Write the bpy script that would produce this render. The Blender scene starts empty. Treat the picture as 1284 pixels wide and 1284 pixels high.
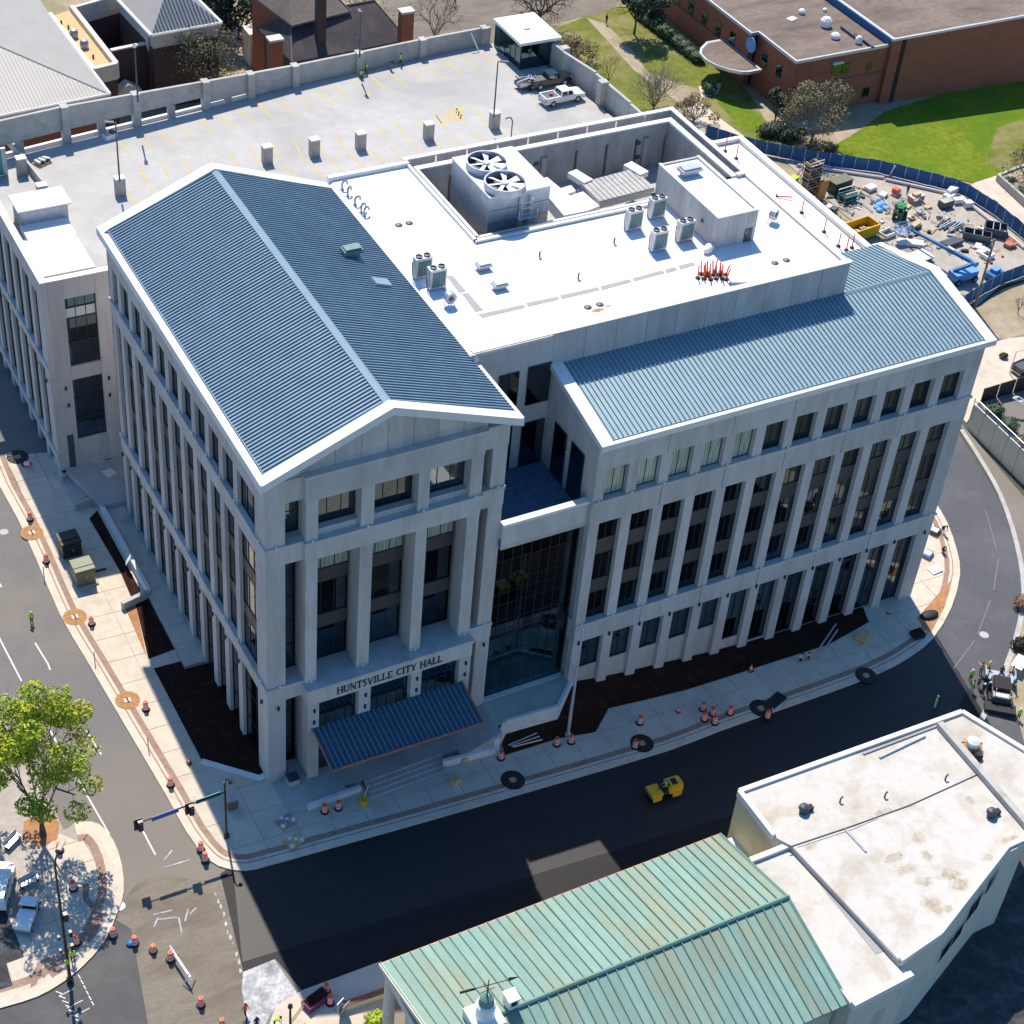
import bpy, bmesh, math, random
from mathutils import Vector, Matrix
random.seed(7)
scene = bpy.context.scene
COL = scene.collection
# ------------------------------------------------------------------ camera (solved from the building's vanishing lines)
CAM = Vector((-33.1208, -84.5715, 103.2324))
RM = ((0.88211091, -0.46456616, 0.07783721),
      (-0.24910299, -0.60032479, -0.75997226),
      (0.39978500, 0.65099034, -0.64527787))     # rows: image right, image down, view direction
FPX = 2273.724       # focal length in photograph pixels (1284 wide)
cam = bpy.data.cameras.new('camera')
cam.sensor_width = 36.0
cam.lens = 36.0 * FPX / 1284.0
cam.clip_start = 1.0
cam.clip_end = 2000.0
camo = bpy.data.objects.new('camera', cam)
COL.objects.link(camo)
camo.matrix_world = Matrix(((RM[0][0], -RM[1][0], -RM[2][0], CAM.x),
                            (RM[0][1], -RM[1][1], -RM[2][1], CAM.y),
                            (RM[0][2], -RM[1][2], -RM[2][2], CAM.z),
                            (0, 0, 0, 1)))
scene.camera = camo
# ------------------------------------------------------------------ sky, sun, exposure
SUN = Vector((0.15, 0.645, 1.0)).normalized()      # direction towards the sun
elev = math.asin(SUN.z)
azim = math.atan2(SUN.x, SUN.y)
world = bpy.data.worlds.new('World'); scene.world = world
world.use_nodes = True
wn = world.node_tree.nodes; wl = world.node_tree.links
sky = wn.new('ShaderNodeTexSky'); sky.sky_type = 'NISHITA'; sky.sun_disc = False
sky.sun_elevation = elev; sky.sun_rotation = azim
sky.air_density = 1.0; sky.dust_density = 0.6; sky.ozone_density = 4.0
wn['Background'].inputs['Strength'].default_value = 0.15
hs = wn.new('ShaderNodeHueSaturation'); hs.inputs['Saturation'].default_value = 1.3
wl.new(sky.outputs['Color'], hs.inputs['Color']); wl.new(hs.outputs['Color'], wn['Background'].inputs['Color'])
sl = bpy.data.lights.new('sun', 'SUN'); sl.energy = 4.9; sl.angle = math.radians(0.5); sl.color = (1.0, 0.91, 0.79)
so = bpy.data.objects.new('sun', sl); COL.objects.link(so)
so.rotation_euler = SUN.to_track_quat('Z', 'Y').to_euler()
so.location = (60, 120, 160)
vs = scene.view_settings
vs.view_transform = 'Standard'; vs.look = 'None'; vs.exposure = 0.3; vs.gamma = 1.0
try: vs.use_curve_mapping = False
except Exception: pass
scene.cycles.max_bounces = 6
scene.cycles.use_denoising = True

# ------------------------------------------------------------------ pixel -> place helpers (a known plane turns a photo pixel into a point)
def ray(u, v):
    a, b = (u - 642.0) / FPX, (v - 642.0) / FPX
    return Vector([a * RM[0][i] + b * RM[1][i] + RM[2][i] for i in range(3)])
def PZ(u, v, z):
    d = ray(u, v); return CAM + d * ((z - CAM.z) / d.z)
def PY(u, v, y):
    d = ray(u, v); return CAM + d * ((y - CAM.y) / d.y)
def PX(u, v, x):
    d = ray(u, v); return CAM + d * ((x - CAM.x) / d.x)
GA, GB, GC = -0.038, 0.03, -1.1                    # the site falls gently to the right
def gz(x, y): return GC + GA * x + GB * y
def G(u, v, dz=0.0):
    n = Vector((-GA, -GB, 1.0)); d = ray(u, v)
    return CAM + d * ((GC + dz - n.dot(CAM)) / n.dot(d))
U = 0.77                                           # scene units per metre

# ------------------------------------------------------------------ materials
def mat(name, c, rough=0.8, var=0.12, scale=1.5, metal=0.0, c2=None, c2amt=0.5, scale2=0.35, bump=0.0, spec=0.5, ior=1.5, detail=6.0, emit=None, stretch=None, objvar=0.0):
    m = bpy.data.materials.new(name); m.use_nodes = True
    nt = m.node_tree; n = nt.nodes; l = nt.links
    p = n['Principled BSDF']
    p.inputs['Roughness'].default_value = rough; p.inputs['Metallic'].default_value = metal
    p.inputs['IOR'].default_value = ior
    p.inputs['Specular IOR Level'].default_value = spec
    tc = n.new('ShaderNodeTexCoord')
    src = tc.outputs['Object']
    if stretch:
        mp = n.new('ShaderNodeMapping'); mp.inputs['Scale'].default_value = stretch
        l.new(src, mp.inputs['Vector']); src = mp.outputs['Vector']
    nz = n.new('ShaderNodeTexNoise'); nz.inputs['Scale'].default_value = scale; nz.inputs['Detail'].default_value = detail
    nz.inputs['Roughness'].default_value = 0.6
    l.new(src, nz.inputs['Vector'])
    r = n.new('ShaderNodeValToRGB')
    e = r.color_ramp.elements
    e[0].position = 0.3; e[1].position = 0.7
    e[0].color = tuple(max(0, x * (1 - var)) for x in c) + (1,)
    e[1].color = tuple(min(1, x * (1 + var)) for x in c) + (1,)
    l.new(nz.outputs['Fac'], r.inputs['Fac'])
    out = r.outputs['Color']
    if c2 is not None:
        n2 = n.new('ShaderNodeTexNoise'); n2.inputs['Scale'].default_value = scale2; n2.inputs['Detail'].default_value = 8
        n2.inputs['Roughness'].default_value = 0.65; n2.inputs['Distortion'].default_value = 0.4
        l.new(src, n2.inputs['Vector'])
        r2 = n.new('ShaderNodeValToRGB'); r2.color_ramp.elements[0].position = 0.62 - 0.35 * c2amt
        r2.color_ramp.elements[1].position = 0.80 - 0.2 * c2amt
        l.new(n2.outputs['Fac'], r2.inputs['Fac'])
        mx = n.new('ShaderNodeMix'); mx.data_type = 'RGBA'
        l.new(r2.outputs['Color'], mx.inputs['Factor']); l.new(out, mx.inputs['A'])
        mx.inputs['B'].default_value = tuple(c2) + (1,)
        out = mx.outputs['Result']
    if objvar:
        oi = n.new('ShaderNodeObjectInfo'); mr = n.new('ShaderNodeMapRange'); l.new(oi.outputs['Random'], mr.inputs['Value'])
        mr.inputs['To Min'].default_value = 1 - objvar; mr.inputs['To Max'].default_value = 1 + objvar * .6
        hv = n.new('ShaderNodeHueSaturation'); l.new(mr.outputs[0], hv.inputs['Value']); l.new(out, hv.inputs['Color']); out = hv.outputs['Color']
    l.new(out, p.inputs['Base Color'])
    if bump:
        b = n.new('ShaderNodeBump'); b.inputs['Strength'].default_value = bump; b.inputs['Distance'].default_value = 0.05
        l.new(nz.outputs['Fac'], b.inputs['Height']); l.new(b.outputs['Normal'], p.inputs['Normal'])
    if emit:
        p.inputs['Emission Color'].default_value = tuple(c) + (1,); p.inputs['Emission Strength'].default_value = emit
    return m
M = {}
M['precast'] = mat('precast_concrete', (0.555, 0.515, 0.49), 0.85, 0.06, 3.0, c2=(0.435, 0.395, 0.37), c2amt=0.5, scale2=0.8, bump=0.05, stretch=(1, 1, 0.22), objvar=0.09)
M['coping'] = mat('white_coping', (0.74, 0.72, 0.68), 0.6, 0.04, 1.0, c2=(0.62, 0.58, 0.52), c2amt=0.25, scale2=1.2)
M['concrete'] = mat('concrete', (0.44, 0.43, 0.40), 0.85, 0.09, 2.0, c2=(0.34, 0.32, 0.29), c2amt=0.4, scale2=0.6, bump=0.08)
M['wallconc'] = mat('stained_concrete_wall', (0.40, 0.385, 0.36), 0.9, 0.1, 1.5, c2=(0.27, 0.25, 0.23), c2amt=0.4, scale2=0.8, stretch=(1, 1, 0.35), bump=0.06)
M['deck'] = mat('deck_concrete', (0.43, 0.42, 0.395), 0.85, 0.08, 0.6, c2=(0.33, 0.325, 0.31), c2amt=0.5, scale2=0.12, bump=0.05)
M['walk'] = mat('sidewalk_concrete', (0.58, 0.505, 0.40), 0.9, 0.08, 1.2, c2=(0.47, 0.40, 0.31), c2amt=0.4, scale2=0.5, bump=0.08)
M['plaza'] = mat('plaza_concrete', (0.45, 0.42, 0.38), 0.85, 0.10, 1.0, c2=(0.33, 0.32, 0.31), c2amt=0.55, scale2=0.4, bump=0.06)
M['kerb'] = mat('kerb_concrete', (0.62, 0.53, 0.42), 0.85, 0.08, 2.0, c2=(0.45, 0.37, 0.29), c2amt=0.35, scale2=1.0)
M['brickband'] = mat('brick_paver_band', (0.33, 0.22, 0.16), 0.9, 0.2, 6.0, c2=(0.24, 0.15, 0.11), c2amt=0.5, scale2=1.5)
M['asphalt'] = mat('old_asphalt', (0.185, 0.17, 0.15), 0.95, 0.10, 6.0, c2=(0.235, 0.205, 0.17), c2amt=0.75, scale2=0.16, bump=0.12, spec=0.2, stretch=(1, 0.55, 1))
M['asphalt2'] = mat('worn_grey_asphalt', (0.17, 0.163, 0.16), 0.95, 0.10, 5.0, c2=(0.215, 0.195, 0.165), c2amt=0.6, scale2=0.14, bump=0.1, spec=0.2)
M['milled'] = mat('milled_asphalt', (0.215, 0.188, 0.15), 0.95, 0.14, 4.0, c2=(0.15, 0.125, 0.10), c2amt=0.55, scale2=0.35, bump=0.15, spec=0.15, stretch=(0.6, 1.6, 1))
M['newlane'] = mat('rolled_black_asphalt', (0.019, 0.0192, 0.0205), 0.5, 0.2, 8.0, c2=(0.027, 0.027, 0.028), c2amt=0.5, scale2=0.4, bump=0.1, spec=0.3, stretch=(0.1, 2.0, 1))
M['faintline'] = mat('faint_seam', (0.17, 0.17, 0.18), 0.9, 0.1, 4.0)
def worn_by_place(m):          # older tan paving towards the junction
    nt = m.node_tree; n = nt.nodes; l = nt.links; p = n['Principled BSDF']; src = p.inputs['Base Color'].links[0].from_socket
    tc = n.new('ShaderNodeTexCoord'); sp = n.new('ShaderNodeSeparateXYZ'); l.new(tc.outputs['Object'], sp.inputs[0])
    nz = n.new('ShaderNodeTexNoise'); nz.inputs['Scale'].default_value = 0.22; nz.inputs['Detail'].default_value = 7; l.new(tc.outputs['Object'], nz.inputs['Vector'])
    ma = n.new('ShaderNodeMath'); ma.operation = 'MULTIPLY_ADD'; l.new(nz.outputs['Fac'], ma.inputs[0]); ma.inputs[1].default_value = 16.0; l.new(sp.outputs['Y'], ma.inputs[2])
    mr = n.new('ShaderNodeMapRange'); l.new(ma.outputs[0], mr.inputs['Value']); mr.inputs['From Min'].default_value = 16.0; mr.inputs['From Max'].default_value = 0.0
    mx = n.new('ShaderNodeMix'); mx.data_type = 'RGBA'; l.new(mr.outputs[0], mx.inputs['Factor']); l.new(src, mx.inputs['A']); mx.inputs['B'].default_value = (0.225, 0.198, 0.16, 1)
    l.new(mx.outputs['Result'], p.inputs['Base Color'])
worn_by_place(M['asphalt2'])
M['swasphalt'] = mat('dark_grey_asphalt', (0.095, 0.093, 0.092), 0.95, 0.10, 5.0, c2=(0.13, 0.125, 0.12), c2amt=0.5, scale2=0.25, bump=0.1, spec=0.2)
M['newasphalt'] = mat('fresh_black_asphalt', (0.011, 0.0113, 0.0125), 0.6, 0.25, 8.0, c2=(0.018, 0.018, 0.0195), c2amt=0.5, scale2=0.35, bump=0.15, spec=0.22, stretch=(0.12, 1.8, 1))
M['curveasphalt'] = mat('sunlit_grey_asphalt', (0.095, 0.098, 0.108), 0.9, 0.10, 3.0, c2=(0.125, 0.126, 0.132), c2amt=0.45, scale2=0.2, bump=0.1, spec=0.25)  # paler copy of the fresh asphalt, sunlight put into its colour
M['chalk'] = mat('white_dusty_base', (0.52, 0.52, 0.52), 0.95, 0.35, 3.5, c2=(0.2, 0.2, 0.2), c2amt=0.55, scale2=0.9, bump=0.2)
M['mulch'] = mat('dark_mulch', (0.030, 0.014, 0.010), 1.0, 0.5, 9.0, c2=(0.055, 0.027, 0.018), c2amt=0.35, scale2=1.2, bump=0.5, spec=0.1)
M['soil'] = mat('orange_soil', (0.42, 0.21, 0.09), 0.95, 0.25, 3.0, c2=(0.3, 0.13, 0.06), c2amt=0.5, scale2=1.5, bump=0.2)
M['gravel'] = mat('yard_gravel', (0.42, 0.375, 0.32), 0.95, 0.14, 2.2, c2=(0.30, 0.265, 0.22), c2amt=0.5, scale2=0.18, bump=0.15)
M['tanground'] = mat('dry_ground', (0.36, 0.29, 0.20), 0.95, 0.18, 0.8, c2=(0.22, 0.20, 0.09), c2amt=0.5, scale2=0.12, bump=0.15)
M['cityground'] = mat('dark_ground', (0.085, 0.085, 0.07), 0.95, 0.2, 0.5, c2=(0.05, 0.065, 0.03), c2amt=0.5, scale2=0.08)
M['lawn'] = mat('bright_lawn', (0.155, 0.20, 0.017), 0.95, 0.28, 1.3, c2=(0.085, 0.165, 0.012), c2amt=0.6, scale2=0.13, bump=0.3, spec=0.1)
M['grass'] = mat('patchy_grass', (0.15, 0.17, 0.035), 0.95, 0.25, 0.9, c2=(0.30, 0.24, 0.13), c2amt=0.5, scale2=0.16, bump=0.3, spec=0.1)
M['membrane'] = mat('white_roof_membrane', (0.78, 0.775, 0.76), 0.7, 0.02, 0.8, c2=(0.60, 0.575, 0.53), c2amt=0.2, scale2=0.35)
M['oldmembrane'] = mat('aged_roof_membrane', (0.55, 0.525, 0.475), 0.8, 0.06, 1.4, c2=(0.40, 0.345, 0.27), c2amt=0.42, scale2=0.33, bump=0.04)
M['padgrey'] = mat('walkway_pad', (0.33, 0.33, 0.33), 0.85, 0.06, 2.0)
M['blueroof'] = mat('blue_metal_roof', (0.20, 0.295, 0.36), 0.42, 0.10, 0.8, metal=0.15, spec=0.6)
M['ventteal'] = mat('grey_teal_metal', (0.085, 0.17, 0.18), 0.5, 0.1, 1.5, metal=0.2)
M['canopyblue'] = mat('shade_deep_blue_metal', (0.030, 0.080, 0.125), 0.5, 0.08, 1.0, spec=0.4)  # canopy metal made darker than the roof's to hold its shade
M['blueridge'] = mat('blue_metal_trim', (0.22, 0.315, 0.37), 0.45, 0.05, 1.0, metal=0.15, spec=0.6)
M['lightroof'] = mat('pale_teal_metal_roof', (0.25, 0.365, 0.405), 0.42, 0.06, 0.8, metal=0.15, spec=0.6)
M['greenroof'] = mat('green_copper_roof', (0.195, 0.335, 0.29), 0.6, 0.09, 1.8, c2=(0.27, 0.27, 0.17), c2amt=0.45, scale2=0.3, spec=0.4, stretch=(1.3, 0.25, 1), objvar=0.10)
M['greenseam'] = mat('green_copper_seam', (0.13, 0.26, 0.22), 0.6, 0.12, 2.0, c2=(0.16, 0.17, 0.09), c2amt=0.4, scale2=0.2)
M['copper'] = mat('copper_trim', (0.42, 0.17, 0.11), 0.5, 0.2, 3.0, metal=0.3)
M['glass'] = mat('dark_tinted_glass', (0.13, 0.16, 0.185), 0.02, 0.12, 0.5, metal=1.0, objvar=0.45)
M['tealglass'] = mat('teal_curtain_glass', (0.09, 0.17, 0.20), 0.02, 0.2, 0.4, metal=1.0, objvar=0.2)
M['stripeglass'] = mat('reflection_striped_glass', (0.50, 0.55, 0.44), 0.15, 0.35, 9.0, spec=0.5, c2=(0.06, 0.08, 0.07), c2amt=0.45, scale2=5.0, detail=2.0, stretch=(3.2, 1, 0.06), objvar=0.3)  # reflection of a seamed green roof painted as pale stripes
M['frame'] = mat('dark_bronze_frame', (0.035, 0.038, 0.042), 0.45, 0.05, 3.0, metal=0.4)
M['spandrel'] = mat('grey_spandrel', (0.060, 0.058, 0.060), 0.5, 0.06, 1.5)
M['blind'] = mat('pale_blind', (0.62, 0.66, 0.60), 0.7, 0.05, 2.0)
M['alum'] = mat('brushed_aluminium', (0.55, 0.56, 0.58), 0.4, 0.06, 2.0, metal=0.5)
M['galv'] = mat('galvanised_steel', (0.36, 0.40, 0.46), 0.42, 0.16, 1.6, metal=0.55)
M['steel'] = mat('dark_steel', (0.08, 0.09, 0.11), 0.5, 0.2, 2.0, metal=0.4)
M['white'] = mat('white_paint', (0.78, 0.78, 0.76), 0.5, 0.03, 2.0)
M['line'] = mat('white_road_paint', (0.66, 0.65, 0.64), 0.8, 0.15, 5.0)
M['fadeline'] = mat('faded_yellow_paint', (0.55, 0.42, 0.13), 0.9, 0.12, 3.0)
M['black'] = mat('black_rubber', (0.012, 0.012, 0.013), 0.7, 0.15, 4.0)
M['blackpaint'] = mat('black_paint', (0.014, 0.015, 0.017), 0.4, 0.1, 4.0)
M['orange'] = mat('orange_plastic', (0.80, 0.105, 0.035), 0.5, 0.06, 4.0)
M['red'] = mat('red_paint', (0.55, 0.03, 0.03), 0.5, 0.1, 3.0)
M['refl'] = mat('reflective_white_band', (0.80, 0.74, 0.70), 0.5, 0.05, 4.0)
M['yellow'] = mat('machine_yellow', (0.72, 0.42, 0.02), 0.45, 0.08, 3.0)
M['hivis'] = mat('hi_vis_yellow', (0.42, 0.78, 0.04), 0.8, 0.08, 5.0)
M['hivisy'] = mat('hi_vis_amber', (0.72, 0.66, 0.06), 0.8, 0.08, 5.0)
M['skin'] = mat('skin', (0.48, 0.27, 0.19), 0.6, 0.05, 6.0)
M['jeans'] = mat('dark_trousers', (0.025, 0.032, 0.055), 0.9, 0.15, 6.0)
M['shirtg'] = mat('grey_shirt', (0.22, 0.23, 0.26), 0.9, 0.1, 6.0)
M['hair'] = mat('dark_hair', (0.018, 0.012, 0.010), 0.8, 0.1, 8.0)
M['brick'] = mat('red_brick', (0.31, 0.105, 0.055), 0.9, 0.14, 5.0, c2=(0.23, 0.08, 0.05), c2amt=0.45, scale2=0.3, bump=0.1, stretch=(1, 1, 3))
M['dkbrick'] = mat('dark_brown_brick', (0.085, 0.055, 0.055), 0.9, 0.15, 5.0, stretch=(1, 1, 3))
M['brownroof'] = mat('brown_gravel_roof', (0.20, 0.155, 0.12), 0.95, 0.22, 1.4, c2=(0.11, 0.082, 0.068), c2amt=0.6, scale2=0.13, bump=0.1, stretch=(0.8, 2.0, 1))
M['tanroof'] = mat('tan_gravel_roof', (0.58, 0.41, 0.21), 0.95, 0.12, 2.0, bump=0.1)
M['greyroof'] = mat('grey_standing_seam_roof', (0.34, 0.33, 0.30), 0.6, 0.06, 0.5, spec=0.3)
M['creamroof'] = mat('cream_standing_seam_roof', (0.56, 0.53, 0.46), 0.6, 0.05, 0.5, spec=0.3)
M['slate'] = mat('blue_grey_hip_roof', (0.20, 0.235, 0.27), 0.6, 0.08, 1.0)
M['shingle'] = mat('dark_shingle_roof', (0.060, 0.050, 0.055), 0.9, 0.2, 2.5, c2=(0.12, 0.095, 0.085), c2amt=0.4, scale2=0.25)
M['shingle2'] = mat('brown_shingle_roof', (0.20, 0.16, 0.135), 0.9, 0.18, 2.5, c2=(0.12, 0.10, 0.09), c2amt=0.4, scale2=0.25)
M['stucco'] = mat('cream_stucco', (0.64, 0.60, 0.50), 0.85, 0.05, 2.0, c2=(0.50, 0.45, 0.35), c2amt=0.25, scale2=0.6)
M['yellowstucco'] = mat('pale_yellow_stucco', (0.62, 0.55, 0.32), 0.85, 0.06, 2.0, c2=(0.48, 0.42, 0.25), c2amt=0.3, scale2=0.6)
M['bluefabric'] = mat('blue_fence_mesh', (0.022, 0.095, 0.24), 0.8, 0.14, 2.0, c2=(0.035, 0.13, 0.29), c2amt=0.4, scale2=0.7)
M['bluepaint'] = mat('blue_machine_paint', (0.03, 0.16, 0.36), 0.4, 0.1, 2.0)
M['ltblue'] = mat('light_blue_tarp', (0.12, 0.32, 0.62), 0.5, 0.2, 3.0)
M['greenpaint'] = mat('green_machine_paint', (0.03, 0.20, 0.07), 0.4, 0.15, 3.0)
M['teal'] = mat('teal_panel', (0.01, 0.30, 0.24), 0.5, 0.05, 1.0)
M['wood'] = mat('raw_timber', (0.46, 0.30, 0.15), 0.85, 0.18, 4.0, stretch=(1, 4, 1))
M['plywood'] = mat('orange_plywood', (0.48, 0.25, 0.08), 0.8, 0.12, 3.0)
M['bark'] = mat('tree_bark', (0.085, 0.065, 0.055), 0.95, 0.3, 4.0, bump=0.3)
M['palebark'] = mat('pale_bark', (0.24, 0.20, 0.17), 0.95, 0.2, 4.0, bump=0.3)
M['spring'] = mat('spring_leaves', (0.29, 0.38, 0.015), 0.7, 0.4, 1.2, c2=(0.46, 0.42, 0.015), c2amt=0.5, scale2=0.35)
M['olive'] = mat('olive_leaves', (0.105, 0.105, 0.035), 0.8, 0.4, 1.2, c2=(0.15, 0.14, 0.09), c2amt=0.5, scale2=0.4)
M['olive2'] = mat('greyish_olive_leaves', (0.17, 0.155, 0.085), 0.8, 0.4, 1.2, c2=(0.15, 0.13, 0.04), c2amt=0.45, scale2=0.4)
M['evergreen'] = mat('evergreen_leaves', (0.022, 0.050, 0.022), 0.7, 0.45, 1.5, c2=(0.012, 0.030, 0.018), c2amt=0.5, scale2=0.5)
M['hedge'] = mat('hedge_leaves', (0.035, 0.075, 0.030), 0.7, 0.4, 2.0)
M['tanbush'] = mat('dry_brown_twigs', (0.23, 0.15, 0.085), 0.9, 0.3, 2.0)
M['letters'] = mat('dark_bronze_lettering', (0.012, 0.016, 0.03), 0.5, 0.05, 4.0)
M['silver'] = mat('silver_flagpole', (0.75, 0.76, 0.78), 0.35, 0.04, 3.0, metal=0.5)
M['signblue'] = mat('blue_street_sign', (0.05, 0.12, 0.42), 0.5, 0.05, 4.0)
M['signteal'] = mat('teal_street_sign', (0.01, 0.26, 0.24), 0.5, 0.05, 4.0)
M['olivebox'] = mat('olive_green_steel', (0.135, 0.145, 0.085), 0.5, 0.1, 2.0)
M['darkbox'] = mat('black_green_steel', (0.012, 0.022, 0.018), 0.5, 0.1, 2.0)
M['cargreen'] = mat('dark_green_car_paint', (0.012, 0.020, 0.020), 0.15, 0.05, 1.0, spec=0.8)
M['carblack'] = mat('black_car_paint', (0.012, 0.013, 0.018), 0.15, 0.05, 1.0, spec=0.8)
M['terracefloor'] = mat('blue_grey_terrace_pavers', (0.075, 0.15, 0.24), 0.8, 0.15, 2.5, c2=(0.05, 0.12, 0.20), c2amt=0.4, scale2=0.8)
M['rust'] = mat('rust_stain', (0.40, 0.21, 0.08), 0.9, 0.3, 3.0)
M['stain'] = mat('brown_water_stain', (0.36, 0.29, 0.205), 0.9, 0.22, 2.5, c2=(0.50, 0.46, 0.39), c2amt=0.75, scale2=1.6)
M['stain2'] = mat('pale_water_stain', (0.49, 0.445, 0.37), 0.9, 0.1, 2.5, c2=(0.54, 0.51, 0.455), c2amt=0.7, scale2=1.3)
M['shadedark'] = mat('shade_dark_ground', (0.035, 0.038, 0.042), 0.9, 0.45, 1.6, c2=(0.10, 0.105, 0.11), c2amt=0.35, scale2=0.7, bump=0.3)  # dark tone carries the shade lying on the ground sheets
M['magenta'] = mat('maroon_sheet', (0.16, 0.03, 0.08), 0.7, 0.2, 2.0)
M['pink'] = mat('pale_pink_board', (0.62, 0.52, 0.50), 0.8, 0.05, 2.0)

# ------------------------------------------------------------------ mesh builder
class MB:
    def __init__(s): s.v = []; s.f = []; s.mi = []; s.cur = 0
    def m(s, i): s.cur = i; return s
    def add(s, vs, fs):
        o = len(s.v); s.v += [tuple(p) for p in vs]
        for f in fs: s.f.append(tuple(o + i for i in f)); s.mi.append(s.cur)
        return s
    def box(s, x0, x1, y0, y1, z0, z1):
        x0, x1 = min(x0, x1), max(x0, x1); y0, y1 = min(y0, y1), max(y0, y1); z0, z1 = min(z0, z1), max(z0, z1)
        return s.add([(x0, y0, z0), (x1, y0, z0), (x1, y1, z0), (x0, y1, z0), (x0, y0, z1), (x1, y0, z1), (x1, y1, z1), (x0, y1, z1)],
                     [(0, 3, 2, 1), (4, 5, 6, 7), (0, 1, 5, 4), (1, 2, 6, 5), (2, 3, 7, 6), (3, 0, 4, 7)])
    def obox(s, c, d, rz=0.0, rx=0.0, ry=0.0):
        R = Matrix.Rotation(rz, 3, 'Z') @ Matrix.Rotation(ry, 3, 'Y') @ Matrix.Rotation(rx, 3, 'X')
        c = Vector(c); hx, hy, hz = d[0] / 2, d[1] / 2, d[2] / 2
        vs = [c + R @ Vector((a * hx, b * hy, e * hz)) for e in (-1, 1) for a, b in ((-1, -1), (1, -1), (1, 1), (-1, 1))]
        return s.add(vs, [(0, 3, 2, 1), (4, 5, 6, 7), (0, 1, 5, 4), (1, 2, 6, 5), (2, 3, 7, 6), (3, 0, 4, 7)])
    def prism(s, pts, z0, z1):           # pts: (x,y) counter-clockwise; z0,z1 numbers or functions of (x,y)
        n = len(pts)
        a = sum(pts[i][0] * pts[(i + 1) % n][1] - pts[(i + 1) % n][0] * pts[i][1] for i in range(n))
        if a < 0: pts = pts[::-1]
        f0 = z0 if callable(z0) else (lambda x, y: z0)
        f1 = z1 if callable(z1) else (lambda x, y: z1)
        vs = [(p[0], p[1], f0(p[0], p[1])) for p in pts] + [(p[0], p[1], f1(p[0], p[1])) for p in pts]
        return s.add(vs, [tuple(range(n - 1, -1, -1)), tuple(range(n, 2 * n))] + [(i, (i + 1) % n, n + (i + 1) % n, n + i) for i in range(n)])
    def slab(s, pts, t):                 # pts: 3-D polygon (top), thickened downwards
        n = len(pts)
        a = sum(pts[i][0] * pts[(i + 1) % n][1] - pts[(i + 1) % n][0] * pts[i][1] for i in range(n))
        if a < 0: pts = pts[::-1]
        vs = [(p[0], p[1], p[2] - t) for p in pts] + [tuple(p) for p in pts]
        return s.add(vs, [tuple(range(n - 1, -1, -1)), tuple(range(n, 2 * n))] + [(i, (i + 1) % n, n + (i + 1) % n, n + i) for i in range(n)])
    def poly(s, pts): return s.add(pts, [tuple(range(len(pts)))])
    def tube(s, p0, p1, r0, r1=None, n=6, cap=True):
        p0 = Vector(p0); p1 = Vector(p1); r1 = r0 if r1 is None else r1
        d = (p1 - p0)
        if d.length < 1e-6: return s
        d.normalize(); a = d.orthogonal().normalized(); b = d.cross(a)
        vs = []
        for p, r in ((p0, r0), (p1, r1)):
            for i in range(n):
                t = 2 * math.pi * i / n; vs.append(p + a * (r * math.cos(t)) + b * (r * math.sin(t)))
        fs = [(i, (i + 1) % n, n + (i + 1) % n, n + i) for i in range(n)]
        if cap: fs += [tuple(range(n - 1, -1, -1)), tuple(range(n, 2 * n))]
        return s.add(vs, fs)
    def path(s, pts, r, n=6):
        for a, b in zip(pts[:-1], pts[1:]): s.tube(a, b, r, r, n)
        return s
    def lathe(s, prof, n=14, c=(0, 0, 0)):     # prof: (r,z) bottom to top
        vs = []; fs = []
        for r, z in prof:
            for i in range(n):
                t = 2 * math.pi * i / n; vs.append((c[0] + r * math.cos(t), c[1] + r * math.sin(t), c[2] + z))
        for k in range(len(prof) - 1):
            for i in range(n): fs.append((k * n + i, k * n + (i + 1) % n, (k + 1) * n + (i + 1) % n, (k + 1) * n + i))
        fs.append(tuple(range(n - 1, -1, -1))); k = (len(prof) - 1) * n
        fs.append(tuple(range(k, k + n)))
        return s.add(vs, fs)
    def ball(s, c, r, n=8, k=5, sz=1.0):
        prof = [(max(1e-3, r * math.sin(math.pi * i / k)), -r * sz * math.cos(math.pi * i / k)) for i in range(k + 1)]
        return s.lathe(prof, n, c)
    def mesh(s, name, mats, off=(0, 0, 0), smooth=False):
        me = bpy.data.meshes.new(name)
        me.from_pydata([(v[0] - off[0], v[1] - off[1], v[2] - off[2]) for v in s.v], [], s.f)
        for mm in (mats if isinstance(mats, (list, tuple)) else [mats]): me.materials.append(mm)
        if any(s.mi): me.polygons.foreach_set('material_index', s.mi)
        if smooth: me.polygons.foreach_set('use_smooth', [True] * len(s.f))
        me.update(); return me
    def build(s, name, mats, parent=None, W=False, smooth=False, kind=None, label=None):
        off = (0, 0, 0)
        if W and parent is not None:
            q = parent
            while q is not None and q.parent is not None: q = q.parent
            off = q.location
        o = bpy.data.objects.new(name, s.mesh(name, mats, off, smooth)); COL.objects.link(o)
        if parent is not None: o.parent = parent
        if kind: o['kind'] = kind
        if label: o['label'] = label
        return o
def thing(name, label, cat, loc=(0, 0, 0), rz=0.0, group=None):
    o = bpy.data.objects.new(name, None); COL.objects.link(o); o.empty_display_size = 0.3
    o.location = loc; o.rotation_euler = (0, 0, rz); o['label'] = label; o['category'] = cat
    if group: o['group'] = group
    return o
def tag(o, label, cat, group=None):
    o['label'] = label; o['category'] = cat
    if group: o['group'] = group
    return o
KIDS = {}
def kids_of(o):
    return [c for c in bpy.data.objects if c.parent == o]
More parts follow.
